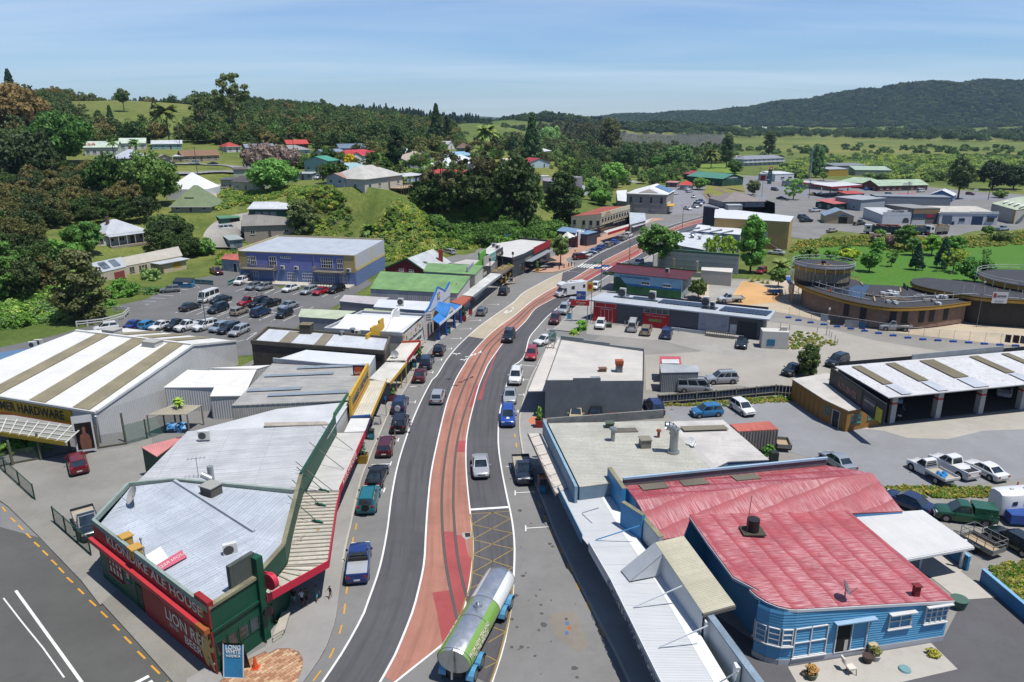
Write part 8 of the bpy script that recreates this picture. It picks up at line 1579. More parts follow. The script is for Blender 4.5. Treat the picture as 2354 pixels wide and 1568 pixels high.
def truck(label,c,nose,cabc,bodyc,L_=9,load=True,cab=True):
 t=th('tip_truck' if cab else 'tip_trailer',label,'truck' if cab else 'trailer',(c.x,c.y,.02),'scrap trucks on industrial lane',math.atan2(nose.y-c.y,nose.x-c.x));bl_=L_/2;x1=bl_-2.3 if cab else bl_
 if cab:addp(t,'cab',abm(bl_-2.1,bl_,-1.2,1.2,.9,3),gls(cabc));addp(t,'windscreen',abm(bl_-.01,bl_+.02,-1.05,1.05,1.9,2.7),cglass);[addp(t,'side_window',abm(bl_-1.5,bl_-.5,min(y,y*1.01),max(y,y*1.01),1.9,2.6),cglass)for y in(-1.21,1.21)];addp(t,'bumper',abm(bl_-.2,bl_+.1,-1.2,1.2,.5,.95),'a33a3a')
 addp(t,'chassis',abm(-bl_,bl_-.3,-.5,.5,.7,1),trimm);bm_=cg(bodyc,1,.7,stk=.4,pch=.3)
 for x0,x1_,y0,y1 in((-bl_,x1,-1.25,-1.17),(-bl_,x1,1.17,1.25),(-bl_,-bl_+.08,-1.25,1.25),(x1-.08,x1,-1.25,1.25)):addp(t,'tray_side',abm(x0,x1_,y0,y1,1.05,2.9),bm_)
 addp(t,'tray_floor',abm(-bl_,x1,-1.2,1.2,.98,1.06),trimm)
 for x in([-bl_+.8,-bl_+2,bl_-1]if cab else[-bl_+1,bl_-1.5]):
  for y in(-1,1):addp(t,'wheel',tbm((x,y*.85,.5),(x,y*1.22,.5),.5,n=14),tyre_m,40)
 if load:
  m=MB()
  for _ in rn(60):p=v3(ru(-bl_+.4,x1-.4),ru(-.9,.9),ru(2.2,2.9));d_=v3(ru(-1,1),ru(-.5,.5),ru(-.2,.3)).normalized()*ru(.6,1.8);m.bar(p,p+d_,ru(.04,.12))
  o=addp(t,'scrap_load',m,pn('b39a78',.8,.4));o['kind']='stuff'
 return t
T1=truck('white cab truck with dark blue tipper and red crane arm on lane',D(1130,1372),D(985,1365),'d9dadb','2a3f52',10.5);m=MB();m.bar((2.4,0,3.1),(-4.4,.6,3.3),.16);m.bar((-4.4,.6,3.3),(-4.6,.4,1.4),.12);addp(T1,'crane_arm',m,'a82a3c')
truck('white cab truck with grey tipper of scrap timber',D(1595,1372),D(1520,1378),'dcdcda','9a9488',8.5);truck('blue sided trailer full of scrap parked behind scrap truck',D(1420,1375),D(1330,1378),'ffffff','3a5568',8,True,False)
hf=L(2250,1300);HF=th('horse_float','white rounded horse trailer hitched behind green pickup','horse trailer',(hf.x,hf.y,.02),g3_,math.atan2(-.15,-1));wf_=gls('e9e9ea',.3);rg=[[v3(x,y*s_,z)for y,z in((-1.05,.45),(1.05,.45),(1.1,1.9),(.95,2.45),(.5,2.62),(-.5,2.62),(-.95,2.45),(-1.1,1.9))]for x,s_ in((-2.4,.96),(-2.2,1),(1.2,1),(1.9,.9),(2.15,.7))]
m=MB();loft(rg,m);addp(HF,'body',m,wf_,45)
for y in(-1.105,1.105):
 for x,z in((1,1.7),(-.2,1.65),(-1.5,1.65)):addp(HF,'side_window',abm(x-.25,x+.25,min(y,y*1.01),max(y,y*1.01),z-.18,z+.22),cglass)
 for z in(1.05,1.3):addp(HF,'stripe',abm(-2.1,-.6,min(y,y*1.008),max(y,y*1.008),z,z+.16),'9a948c')
 for x in(-.9,-.1):addp(HF,'wheel',tbm((x,y*.85,.34),(x,y*1.05,.34),.34,n=14),tyre_m,40)
 addp(HF,'mudguard',abm(-1.4,.4,min(y*.98,y*1.12),max(y*.98,y*1.12),.68,.8),wf_)
for x in(-.8,.6):addp(HF,'roof_vent',abm(x-.15,x+.15,-.1,.1,2.6,2.72),'cfc9b9')
m=MB();m.bar((2,.5,.5),(3.3,0,.5),.05);m.bar((2,-.5,.5),(3.3,0,.5),.05);addp(HF,'drawbar',m,wf_)
def trailer(label,c,nose,L_=3,W_=1.7,cage=True,col='8d8f8e',floor='b59f80',grp=g3_):
 t=th('cage_trailer' if cage else 'box_trailer',label,'trailer',(c.x,c.y,.02),grp,math.atan2(nose.y-c.y,nose.x-c.x));sm=pn(col,.5,met=.3);addp(t,'floor',abm(-L_/2,L_/2,-W_/2,W_/2,.5,.58),pn(floor,.9))
 for a in((-L_/2,L_/2,-W_/2,-W_/2+.04),(-L_/2,L_/2,W_/2-.04,W_/2),(-L_/2,-L_/2+.04,-W_/2,W_/2),(L_/2-.04,L_/2,-W_/2,W_/2)):addp(t,'side_panel',abm(*a,.58,.95),sm)
 if cage:
  for z in(1.3,1.75):
   m=MB();q=[v3(x,y,z)for x,y in((-L_/2,-W_/2),(L_/2,-W_/2),(L_/2,W_/2),(-L_/2,W_/2))]
   for i in rn(4):m.bar(q[i],q[(i+1)%4],.022)
   addp(t,'cage_rail',m,sm)
  for k in rn(5):
   for y in(-W_/2,W_/2):addp(t,'cage_post',brm(v3(-L_/2+L_*k/4,y,.9),v3(-L_/2+L_*k/4,y,1.75),.022),sm)
 for y in(-1,1):addp(t,'wheel',tbm((-.1,y*(W_/2+.05),.32),(-.1,y*(W_/2+.22),.32),.32,n=14),tyre_m,40);addp(t,'mudguard',abm(-.5,.3,y*(W_/2+.13)-.1,y*(W_/2+.13)+.1,.66,.74),sm)
 m=MB();m.bar((L_/2,.4,.5),(L_/2+1.2,0,.45),.04);m.bar((L_/2,-.4,.5),(L_/2+1.2,0,.45),.04);addp(t,'drawbar',m,sm);return t
trailer('grey mesh cage trailer behind carport',R(1985,370),R(1840,290));trailer('small open box trailer beside container',L(275,740),L(255,690),2.2,1.5,False);trailer('blue site generator trailer on clay pad',H(205,600),H(110,600),2.4,1.6,True,'2f5f9c','3a4a5c')
m=MB();m.box(R(2230,170)+U*.3,(2.6,-.3,0),(.2,1.6,0),U*.9);tag(ob('tarpaulin_load',m,pn('234f9c',.6,.2)),'royal blue tarpaulin covered load beside horse trailer','tarpaulin')
def leafm(col,var=.35,flw=None,famt=.5,trans=.25):
 key=('leaf',col,var,flw,famt)
 if key in MATS:return MATS[key]
 c=mul(lin(col),2.4);t=NT('foliage');p=t.pos();oi=t.n.new('ShaderNodeObjectInfo')
 n1=t.noise(p,.35,4,.7);n2=t.noise(p,2.6,3,.8)
 cc=t.mix(t.rng(n1,.3,.7,0,1),mul(c,1-var),mul(c,1+var));cc=t.mix(t.rng(n2,.35,.75,0,.6),cc,mul((c[0]*1.25,c[1]*1.05,c[2]*.8),1+var*.6));cc=t.mix(t.rng(oi.outputs['Random'],0,1,0,.5),cc,mul((c[0]*.75,c[1]*.85,c[2]*.8),1))
 if flw:cc=t.mix(t.rng(t.noise(p,3.2,3,.7),.52,.6,0,famt),cc,lin(flw))
 m=t.out(cc,.6,0,.25);tr=t.n.new('ShaderNodeBsdfTranslucent');t.link(cc,tr.inputs['Color']);mx=t.n.new('ShaderNodeMixShader');sv(mx,0,trans)
 o=t.n['Material Output'];t.link(t.b.outputs[0],mx.inputs[1]);t.link(tr.outputs[0],mx.inputs[2]);t.link(mx.outputs[0],o.inputs['Surface']);MATS[key]=m;return m
def leaves_mesh(name,centers,radii,per,leaf,seed,up=.25,droop=0,elong=1.6,inner=.15):
 r=np.random.RandomState(seed);C_=np.repeat(np.asarray(centers,float),per,0);R__=np.repeat(np.asarray(radii,float),per)
 n=len(C_);d=r.normal(size=(n,3));d/=np.linalg.norm(d,axis=1)[:,None];d[:,2]=d[:,2]*.9+up;d/=np.linalg.norm(d,axis=1)[:,None]
 rad=R__*(1-inner*r.rand(n)**.5*2.2+.12*r.randn(n));P=C_+d*rad[:,None]*np.array([1,1,.8])
 nn=d+r.normal(size=(n,3))*.55;nn/=np.linalg.norm(nn,axis=1)[:,None]
 a=np.cross(nn,r.normal(size=(n,3)));a/=np.linalg.norm(a,axis=1)[:,None];a[:,2]-=droop;b=np.cross(nn,a);s=leaf*(.6+.8*r.rand(n))[:,None]
 v=np.stack([P-a*s*elong*.5-b*s*.3,P-b*s*0+a*s*elong*-.1+b*s*.5,P+a*s*elong*.5+b*s*.1,P+a*s*.1-b*s*.5],1).reshape(-1,3)
 me=bpy.data.meshes.new(name);me.vertices.add(len(v));me.vertices.foreach_set('co',v.ravel());me.loops.add(4*n);me.loops.foreach_set('vertex_index',np.arange(4*n));me.polygons.add(n);me.polygons.foreach_set('loop_start',np.arange(0,4*n,4));me.polygons.foreach_set('loop_total',np.full(n,4));me.update(calc_edges=True);return me
def crown(kind,seed,w=8,h=8,q=1,cap=9000):
 r=np.random.RandomState(seed);cs=[];rs=[];R_,leaf=w/2,(.1+.028*w)/q**.5;n=60;up,droop,el,inn=.25,0,1.6,.15
 if kind=='round':
  n=int(46+w*3)
  for _ in rn(n):
   d=r.normal(size=3);d/=np.linalg.norm(d);k=r.uniform(.4,.86);cs.append((d[0]*k,d[1]*k,.52+d[2]*k*.44));rs.append(r.uniform(.15,.3))
 elif kind=='tall':
  n=int(46+w*3)
  for _ in rn(n):
   z=r.uniform(.08,.95);ww=(sin(pi*min(1,z*.9+.1))**.7)*.8;an=r.uniform(0,6.28);k=r.uniform(.35,.95);cs.append((cos(an)*ww*k,sin(an)*ww*k,z));rs.append(r.uniform(.15,.28))
 elif kind=='open':
  n=int(36+w)
  for _ in rn(n):
   z=r.uniform(.15,.97);ww=.25+.68*sin(pi*z*.85);an=r.uniform(0,6.28);k=r.uniform(.35,1);cs.append((cos(an)*ww*k,sin(an)*ww*k,z));rs.append(r.uniform(.09,.2))
  droop=.4
 elif kind=='cone':
  n=84
  for k in rn(n):
   z=(k/n)**.85;ww=(1-z)*.88+.05;an=k*2.4+r.uniform(-.3,.3);f=r.uniform(.55,.95);cs.append((cos(an)*ww*f,sin(an)*ww*f,z*.96+.02));rs.append(.09+.15*(1-z))
  up,droop,el=-.05,.5,2.2
 elif kind=='column':
  for k in rn(n):
   z=r.uniform(.03,.97);ww=.72*sin(pi*(z*.8+.18))**.6*r.uniform(.5,1);an=r.uniform(0,6.28);cs.append((cos(an)*ww,sin(an)*ww,z));rs.append(r.uniform(.14,.26))
  el=2
 else:
  n=34
  for _ in rn(n):
   an=r.uniform(0,6.28);z=r.uniform(.05,.8);ww=math.sqrt(max(0,1-z*z))*r.uniform(.3,.85);cs.append((cos(an)*ww,sin(an)*ww,z*.85));rs.append(r.uniform(.16,.32))
 cs=np.array(cs)*np.array([R_,R_,h]);rs=np.array(rs)*(R_*R_*h/2)**(1/3);tot=12.6*(rs**2).sum();per=int(max(8,min(cap/n,tot*1.05/(leaf*leaf*.75)/n)))
 return leaves_mesh('crown' if kind!='bush' else 'foliage',cs,rs,per,leaf,seed,up,droop,el,inn)
def blades(n,length,width,seed,arch=.8,spread=1,seg=4,rise=1):
 r=random.Random(seed);m=MB()
 for k in rn(n):
  an=r.uniform(0,6.28);L_=length*r.uniform(.7,1.05);el=r.uniform(.35,1.4);d=v3(cos(an),sin(an),0);s=v3(-d.y,d.x,0);prev=v3(0,0,0);pw=width
  for j in rn(1,seg+1):
   f=j/seg;p=d*(L_*cos(el)*f*spread)+U*(L_*(sin(el)*f*rise-arch*f*f*.6));w=width*(1-f*.85);m.pol([prev-s*pw,prev+s*pw,p+s*w,p-s*w]);prev=p;pw=w
 return m
def frond_mesh(seed,n=26,length=1,w=.1):
 r=random.Random(seed);m=MB()
 for k in rn(n):
  an=6.2832*k/n*1+r.uniform(-.2,.2);el=r.uniform(-.35,1.25);d=v3(cos(an),sin(an),0);s=v3(-d.y,d.x,0);prev=v3(0,0,0)
  for j in rn(1,6):
   f=j/5;p=d*(length*f*cos(el*.7))+U*(length*(sin(el)*f-.55*f*f));wd_=w*sin(pi*min(.97,f*.85+.12));mid=(prev+p)/2
   m.pol([prev,p,p+s*wd_*1.6-U*wd_*.9,prev+s*wd_*1.6-U*wd_*.9]);m.pol([p,prev,prev-s*wd_*1.6-U*wd_*.9,p-s*wd_*1.6-U*wd_*.9]);prev=p
 return m
CR={}
def own(o,mt):
 if not o.data.materials:o.data.materials.append(mt)
 o.material_slots[0].link='OBJECT';o.material_slots[0].material=mt
SIZES=(1.5,2.2,3.2,4.5,6,8,11,15,20,27,36,48)
def near_size(v):return min(SIZES,key=lambda k:abs(math.log(k/v)))
def crm(kind,var,w,h):
 k=(kind,var,near_size(w),near_size(h))
 if k not in CR:CR[k]=crown(kind,11+var*17+len(kind)+int(w),k[2],k[3])
 return CR[k],k[2],k[3]
TR={}
def trunk_mesh(kind):
 if kind in TR:return TR[kind]
 m=MB();r=random.Random(hash(kind)%1000 if False else len(kind)*7)
 m.tub((0,0,-.06),(0,0,.35),.05,.036,n=8);m.tub((0,0,.34),(.02,.01,.75 if kind not in('cone','column')else.95),.036,.012,n=7)
 if kind not in('cone','column'):
  for k in rn(7):an=k*2.4;z=.28+.06*k;m.tub((0,0,z),(cos(an)*.32,sin(an)*.32,z+.28),.022,.006,n=5)
 TR[kind]=m.mesh('trunk',smo=60);return TR[kind]
bark=pn('6d5f4e',.95,.25);barkp=pn('8f8577',.9,.25)
GREEN={'d':'31462a','m':'48662e','l':'62843a','y':'8a9638','o':'4c5231','b':'5f5539','g':'5a7350','k':'22351f','w':'7d9a58','p':'6f5f64','r':'5a2f2a','gold':'b39a2a','lil':'8d86b0','au':'8d8a3c'}
TRN=[0]
def tree(label,p,h,w,kind='round',col='m',name=None,base=.22,group=None,flw=None,catn='tree'):
 TRN[0]+=1;t=th(name or{'cone':'conifer','column':'cypress','open':'gum_tree','tall':'tall_tree'}.get(kind,'tree'),label,catn,(p.x,p.y,p.z-.1),group,ru(.1,6.2))
 b0=h*base;me,w0,h0=crm(kind,TRN[0]%2,w,h-b0);o=bpy.data.objects.new('crown',me);COL.objects.link(o);o.parent=t;o.location=(0,0,b0);o.scale=(w/w0,w/w0*ru(.9,1.1),(h-b0)/h0)
 own(o,leafm(GREEN.get(col,col),.35,flw))
 tm=trunk_mesh(kind);k=bpy.data.objects.new('trunk',tm);COL.objects.link(k);k.parent=t;k.scale=(min(h,w*1.1)*.6,min(h,w*1.1)*.6,h*.92)
 if not tm.materials:tm.materials.append(bark)
 return t
def bush(label,p,w,h,col='m',flw=None,group=None,name='shrub'):
 TRN[0]+=1;t=th(name,label,'shrub',(p.x,p.y,p.z-.1),group,ru(.1,6.2));me,w0,h0=crm('bush',TRN[0]%2,w,h);o=bpy.data.objects.new('foliage',me);COL.objects.link(o);o.parent=t;o.scale=(w/w0,w/w0*ru(.85,1.15),h/h0);own(o,leafm(GREEN.get(col,col),.35,flw));return t
PM={}
def palm(label,p,h,r,col='5a6b34',name='palm_tree',trunk_r=.3):
 t=th(name,label,'palm',(p.x,p.y,p.z-.1),None,ru(.1,6));tr=tbm((0,0,-.3),(0,0,h-.1),trunk_r*1.2,trunk_r*.8,n=10);o=ob('trunk',tr,bark,None,50);o.parent=t
 fm=frond_mesh(3 if name=='palm_tree' else 5,34,r,r*.11);f=ob('fronds',fm,leafm(col,.3),None);f.parent=t;f.location=(0,0,h);f2=ob('dead_fronds',frond_mesh(9,14,r*.7,r*.08),leafm('7a6236',.3),None);f2.parent=t;f2.location=(0,0,h-.5);f2.scale=(.8,.8,-.5);return t
TUS={}
def tsk(label,p,r,h,col='98a05c',group='pampas tussocks on bank',name='tussock'):
 key=(name,)
 if key not in TUS:TUS[key]=blades(150 if name=='tussock' else 60,1,.022 if name=='tussock' else.05,4,1 if name=='tussock' else.3).mesh('blades')
 t=th(name,label,'grass clump' if name=='tussock' else 'flax',(p.x,p.y,p.z-.05),group,ru(.1,6));o=bpy.data.objects.new('blades',TUS[key]);COL.objects.link(o);o.parent=t;o.scale=(r,r,h);own(o,leafm(col,.3));return t
tree('big dense street tree at end of median',G(1350,790),11.5,12.2,'round','m',base=.14);tree('small leafy street tree beside charcoal cafe',G(518,775),8.4,5.6,'round','56683a',base=.2);tree('tall leafy tree right of roofless shell',G(2140,835),14,8.6,'tall','4f7a34',base=.1);tree('spreading yellow green tree behind roofless shell',G(1870,775),7.5,9.5,'open','738a38',base=.1);tree('dense dark tree on bank beside car park',E(735,825),13.5,11.2,'tall','o',base=.02);tree('rounded bush like tree in gravel yard behind garage',H(490,1300),5,3.9,'tall','42582e',base=.04,flw='7a4a34');tree('round tree behind vet clinic rear wall',G(1695,1060),4.6,4.6,'round','4d5e2c',base=.05,flw='6a3a2a');tree('dark pine like tree far left of picture edge',W.t(20,690),12,9,'tall','m',base=.02)
palm('date palm beside round drum',H(265,425),2.6,3.4);tree('round young tree at edge of clay pad',H(240,535),4.8,4.4,'round','56703a',base=.12)
TREES='''H 1022 405 5.4 4.9 round 46702c .12 round lawn tree nearest drum
H 1090 285 5.4 4.6 tall 4f7a30 .12 taller lawn tree behind round one
H 1210 360 4.6 3.6 open 4a6a30 .12 slender young tree on lawn
H 1420 388 6.8 4.2 cone 2c4634 .12 dark spruce in middle of lawn
H 1320 222 8.0 6.6 round m .12 large dark tree by scrap trucks
H 1392 262 5.6 4.2 round 4f6e34 .12 medium tree left of dark spruce
H 1558 262 6.2 5.6 round 6a8c34 .12 bright green tree below scrap truck
H 1645 372 7.6 4.8 cone 31503a .12 bluish spruce right of lawn centre
H 1755 262 6.0 5.0 round 4d7632 .12 round tree behind bluish spruce
H 1742 412 6.0 6.0 open 7d8c38 .12 yellow green layered tree on lawn
H 1925 505 6.4 9.0 round 466e30 .12 big bushy tree behind scaffold
H 690 305 3.2 4.0 round 4f7a2e .12 small shrub tree left of lawn
H 812 258 3.0 3.2 round 46602e .12 dark shrub tree near rough bank
H 850 300 3.2 6.0 round 8a9a34 .12 yellow leafed shrub tree behind drum
H 510 300 3.6 5.4 round 5a7038 .12 wide bush left of drum
H 435 370 3.8 4.0 round 4a6e2e .12 leafy bush beside drum base
H 2022 318 3.6 3.0 open 5a7a44 .12 lone rough pasture sapling
H 1818 305 1.9 1.9 round a8742c .12 orange leafed sapling on lawn edge
H 2040 85 3.0 4.4 round 4a6632 .12 grey green bush tree below lane
H 2150 145 3.2 6.0 round 56663a .12 wide bush at pasture corner
H 1210 195 4.0 4.4 round 7a6a64 .12 pink white blossom tree below truck
H 1070 165 3.6 4.4 round 84766c .12 second blossom tree on rough bank
H 1110 110 2.8 4.0 round 5f8238 .12 short tree left of scrap trucks
B 1262 850 17 9.5 column k .0 dark tall cypress between hill houses
B 1600 605 27 14 cone 34462c .04 norfolk style pine rising behind hill houses
B 1690 600 20 7 column 26381f .0 narrow dark pine beside tall pine
A 2010 585 36 20 open 55603a .3 very tall open gum tree against sky
A 1765 560 24 15 open 4c5c36 .3 gum tree with pale limbs left of tall gum
A 110 235 26 16 cone 26402f .02 dark conical pine on far left skyline
A 1010 188 11 9 column 243c30 .02 dark round pine on grassy hill crest
A 1065 320 18 11 round 44562f .3 round crowned tree on grassy slope
A 970 540 17 8 cone 33492c .0 tall pointed fir in front of yellow tree
A 1335 365 13 9 cone 43482d .0 dark conifer on grassy hill edge
A 160 560 30 36 round 6a5a36 .05 bronze leafed big tree on far left
A 560 760 22 24 round 3a5a26 .02 dark green tree in front of left bush
A 300 950 22 26 round 2f3d22 .0 broad black green tree mid left bush
A 1330 1120 17 18 round 4f6630 .0 lighter green tree right end of left bush
A 1000 1130 17 19 round 32491f .0 deep green tree below lilac villa
A 1470 1430 8 14 round 3f5228 .0 dark bush tree right of white villa
E 1750 260 5 8.5 round 56783a .0 rounded tree hiding glass roof workshop
E 730 240 8.5 10 round 44642e .0 bushy tree left of white villa
E 530 420 8 12 round 4f742f .0 climber covered tree on far left bank
B 190 850 12 24 round 6f625c .05 mauve grey flowering tree on slope
B 862 800 6.2 7 round a8962a .05 golden tree beside light blue house
B 200 1000 11 17 round 557b3a .0 light green tree below flowering tree
B 455 1370 10 11 tall 4d5a34 .02 olive bush tree beside beige workshop
B 1640 1250 23 16 open 4a4a2e .2 bare topped dark tree right of villa
B 1590 1210 13 18 round 34461f .0 thick dark tree under bare topped tree
B 2010 1150 22 14 open 4c4c33 .2 second bare topped tree further right
B 1920 1200 15 18 round 33421f .0 dense dark tree in centre clump
B 2090 1270 9 9 round 4a6a2c .02 leafy maple like tree in front of centre clump
C 130 1290 22 20 tall 2f401f .0 big dark tree right side of centre clump
C 535 1310 19 17 tall 2c3f1e .0 very dense dark tree above blue roofed shops
C 820 1080 11 12 round 56783a .0 mid green tree beside grey cottage
C 870 1120 8 10 round 5c8038 .0 fern topped tree left of theatre
C 965 965 15 15 round 648a42 .05 bright green rounded tree behind theatre
C 940 720 33 26 tall 4f5234 .08 tall brown green gum beyond town
C 275 740 27 15 cone 3a5234 .0 pointed fir above red gabled cottage
C 430 640 22 20 round 74935a .02 pale willow near distant houses
C 1350 800 10 14 round 456a2c .0 dark rounded tree by clay track
C 1080 790 17 18 round 3a5230 .0 dark tall tree left of clay track
C 1540 810 20 24 round 4f6b3c .0 willowy tree right of clay track
C 1935 800 25 13 tall 3f5030 .15 tall pine in front of motel
C 2010 850 10 12 round 445c30 .0 bushy tree beside motel drive
C 1710 985 7 10 round 5a7f3c .1 street tree beside railway engines
C 2165 1030 8 8 round 56603c .05 olive tree beside turntable
C 160 655 9 11 round 8a84a8 .05 lilac blossom tree at far town edge
D 370 1075 9.5 11 open 6a8f44 .12 light green highway tree in front of petrol station
D 565 885 20 13 tall 4c6a42 .02 big willow behind fire station
D 628 912 5.5 6 round 66783c .2 round topped small tree beside lattice mast
D 1785 1065 21 14 round 3a4a2a .1 massive dark tree on highway verge
D 2080 990 17 17 round 24341e .0 black green macrocarpa right of highway
D 2260 985 14 16 round 2b3d24 .0 second black green macrocarpa at right edge
D 2150 1060 4 8 round 66783f .0 light bush beside depot drive
D 160 690 24 17 tall 43502f .02 dark brown pine behind motel'''
for row in TREES.split('\n'):
 tl,x,y,h,w_,k,c,b0,lb=row.split(' ',8);tree(lb,at_tile(tl,x,y,tl!='H'),float(h),float(w_),k,c if c in GREEN else '#'+c,base=float(b0))
palm('tall date palm beside turquoise house',A.t(1455,615),17,10,'55602f');palm('date palm behind white hill houses',B.t(2030,700),14,9,'5f7036');palm('date palm on motel lawn',C(1805,800),11,7.5,'56602f');palm('slim palm left of lilac villa',A.t(990,795),10,3,'4f6a34',trunk_r=.15);palm('slim palm right of lilac villa',A.t(1178,795),10,3,'4f6a34',trunk_r=.15)
palm('cabbage tree beside hardware store shelter',I(1555,560),3.6,.9,'7a9434',trunk_r=.1);
palm('tree fern on bank beside garden beds',B.t(1020,1400),2.6,3.2,'4f6a2e','tree_fern',.18)
for k,(x,y,r_)in en(((1180,1200,3),(1240,1140,2.6),(1350,1160,2.6),(1290,1110,2.2),(1400,1390,2.8),(1470,1360,2.2),(1560,1470,3),(1650,1430,2.6),(1730,1420,2.6),(1230,1420,2.8),(1300,1470,2.4),(1810,1400,3),(1900,1420,2.4),(1850,1480,2.6),(1960,1330,2.6),(1480,1490,2.4))):tsk('pampas clump on scrubby bank below villa',B(x,y,ter=True),r_,r_*1.3)
for k,(x,y,r_)in en(((520,1130,2.4),(580,1150,2.8),(660,1190,2.4),(850,1170,1.8),(560,1060,2))):tsk('dark flax clump on garden slope',B(x,y,ter=True),r_,r_*1.2,'55602e','flax on garden slope','flax')
for k,(x,y,r_)in en(((-330,465,1.3),(20,490,1.5),(70,480,1.4),(110,500,1.3),(150,505,1.2))):tsk('spiky flax beside clay pad',H(x,y),r_,r_*1.2,'7a8040','flax by clay pad','flax')
for k,(x,y)in en(((2100,395),(2135,375),(2160,380),(2200,355),(2215,345),(2235,350),(2180,365))):tsk('dry grass tuft growing on pergola top',F(x,y,3.3),.9,.9 if k!=4 else 1.5,'a89a4a' if k!=4 else '6a7a38','grass on the pergola')
bush('clipped round shrub on superette corner',G(690,1330),2.6,2.6,'5a8a30');bush('low lime shrub below clipped round one',G(637,1362),2.2,1.1,'7a9a38');bush('leafy shrub beside shipping container',L(150,790),1.6,1.6,'4f7a34');bush('yellow potted grass tuft on patio',R(1570,1280),1.1,.8,'8a8a3a')
bush('white flowered shrub at edge of car park',E(1290,470),5.5,3.6,'5f7a3c','dcdcd0');bush('green shrub mass beside dark car park tree',E(1060,600),8,4.4,'4f742e');bush('agapanthus bank behind grey hatchback',E(1300,580),5,1.6,'4f6e34','5f64a8');bush('bush at white rail fence',E(950,700),4,1.8,'5c8038');bush('climbing weeds on lean-to wall',F(1355,600),3,2,'5a6a34')
for k,(x,y,w_)in en(((130,750,3),(200,740,3.6),(260,720,2.4),(330,760,3),(60,790,2.6))):bush(('tall','wide','yellow flowered','fern like','low')[k]+' nursery plant behind netting fence',I(x,y),w_,2,('3f6a2a','4f7a34','7a8a30','4a7a3a','5a7a34')[k],'d9c23a' if k==2 else None)
LIB=bpy.data.collections.new('plant_shapes')
def libobj(me,mat):o=bpy.data.objects.new('plant_shape',me.copy());o.data.materials.clear();o.data.materials.append(mat);return o
def scatter_group(cols):
 ng=bpy.data.node_groups.new('scatter','GeometryNodeTree');ng.interface.new_socket('Geometry',in_out='INPUT',socket_type='NodeSocketGeometry');ng.interface.new_socket('Geometry',in_out='OUTPUT',socket_type='NodeSocketGeometry')
 n=ng.nodes;l=ng.links;gi=n.new('NodeGroupInput');go=n.new('NodeGroupOutput');ci=n.new('GeometryNodeCollectionInfo');sv(ci,'Collection',cols);sv(ci,'Separate Children',True);sv(ci,'Reset Children',True)
 ip=n.new('GeometryNodeInstanceOnPoints');sv(ip,'Pick Instance',True)
 def attr(nm,dt):
  a=n.new('GeometryNodeInputNamedAttribute');a.data_type=dt;sv(a,'Name',nm);return next(o for o in a.outputs if o.enabled and o.name=='Attribute')
 mp=n.new('GeometryNodeMeshToPoints');l.new(gi.outputs[0],mp.inputs[0]);l.new(mp.outputs[0],ip.inputs['Points']);l.new(ci.outputs[0],ip.inputs['Instance']);l.new(attr('pick','INT'),ip.inputs['Instance Index']);l.new(attr('rot','FLOAT_VECTOR'),ip.inputs['Rotation']);l.new(attr('scl','FLOAT_VECTOR'),ip.inputs['Scale']);l.new(ip.outputs[0],go.inputs[0]);return ng
def sct(name,label,pts,scl,shp,seed=1,weights=None):
 r=np.random.RandomState(seed);n=len(pts);me=bpy.data.meshes.new(name);me.vertices.add(n);me.vertices.foreach_set('co',np.asarray(pts,np.float32).ravel())
 a=me.attributes.new('scl','FLOAT_VECTOR','POINT');a.data.foreach_set('vector',np.asarray(scl,np.float32).ravel());a=me.attributes.new('rot','FLOAT_VECTOR','POINT');rot=np.zeros((n,3),np.float32);rot[:,2]=r.rand(n)*6.28;a.data.foreach_set('vector',rot.ravel())
 a=me.attributes.new('pick','INT','POINT');a.data.foreach_set('value',r.choice(len(shp),n,p=weights).astype(np.int32));me.update()
 c=bpy.data.collections.new(name+'_shapes')
 for k,s in en(shp):s.name='%02d_shape'%k;c.objects.link(s)
 o=bpy.data.objects.new(name,me);COL.objects.link(o);md=o.modifiers.new('scatter','NODES');md.node_group=scatter_group(c);o['kind']='stuff';o['label']=label;return o
HOUSES=np.array([[o.location.x,o.location.y]for o in COL.objects if o.parent is None and o.get('category')in('house','building','hall','shed','garage','workshop','tent','deck','motel','station','kiosk','theatre','carport','shop')])
ROADS=np.array([[v[0],v[1]]for o in COL.objects if o.name.split('.')[0]in('upper_road','hill_road','shed_drive','house_drive','gravel_path','lane','clay_track')for v in[tuple(vv.co)for vv in o.data.vertices][::4]])
def apt(pol,n,seed,clear=9,excl=(),roadclear=5,front=26):
 r=np.random.RandomState(seed);P=_poly(pol);lo,hi=P.min(0),P.max(0);x=r.uniform(lo[0],hi[0],n*4);y=r.uniform(lo[1],hi[1],n*4);ok=_sdf(x,y,P)<0
 for e in excl:ok&=_sdf(x,y,_poly(e))>0
 x,y=x[ok],y[ok]
 if len(HOUSES)and clear:
  hd_=np.hypot(HOUSES[:,0],HOUSES[:,1]);ex,ey=-HOUSES[:,0]/hd_,-HOUSES[:,1]/hd_;rx,ry=x[:,None]-HOUSES[None,:,0],y[:,None]-HOUSES[None,:,1];f=rx*ex+ry*ey;l=np.abs(-rx*ey+ry*ex)
  ok=~((f>-clear)&(f<front)&(l<clear)).any(1);x,y=x[ok],y[ok]
 if len(ROADS)and roadclear:ok=(((x[:,None]-ROADS[None,:,0])**2+(y[:,None]-ROADS[None,:,1])**2).min(1)>roadclear**2);x,y=x[ok],y[ok]
 x,y=x[:n],y[:n];return np.stack([x,y,hgt(x,y)-.2],1)
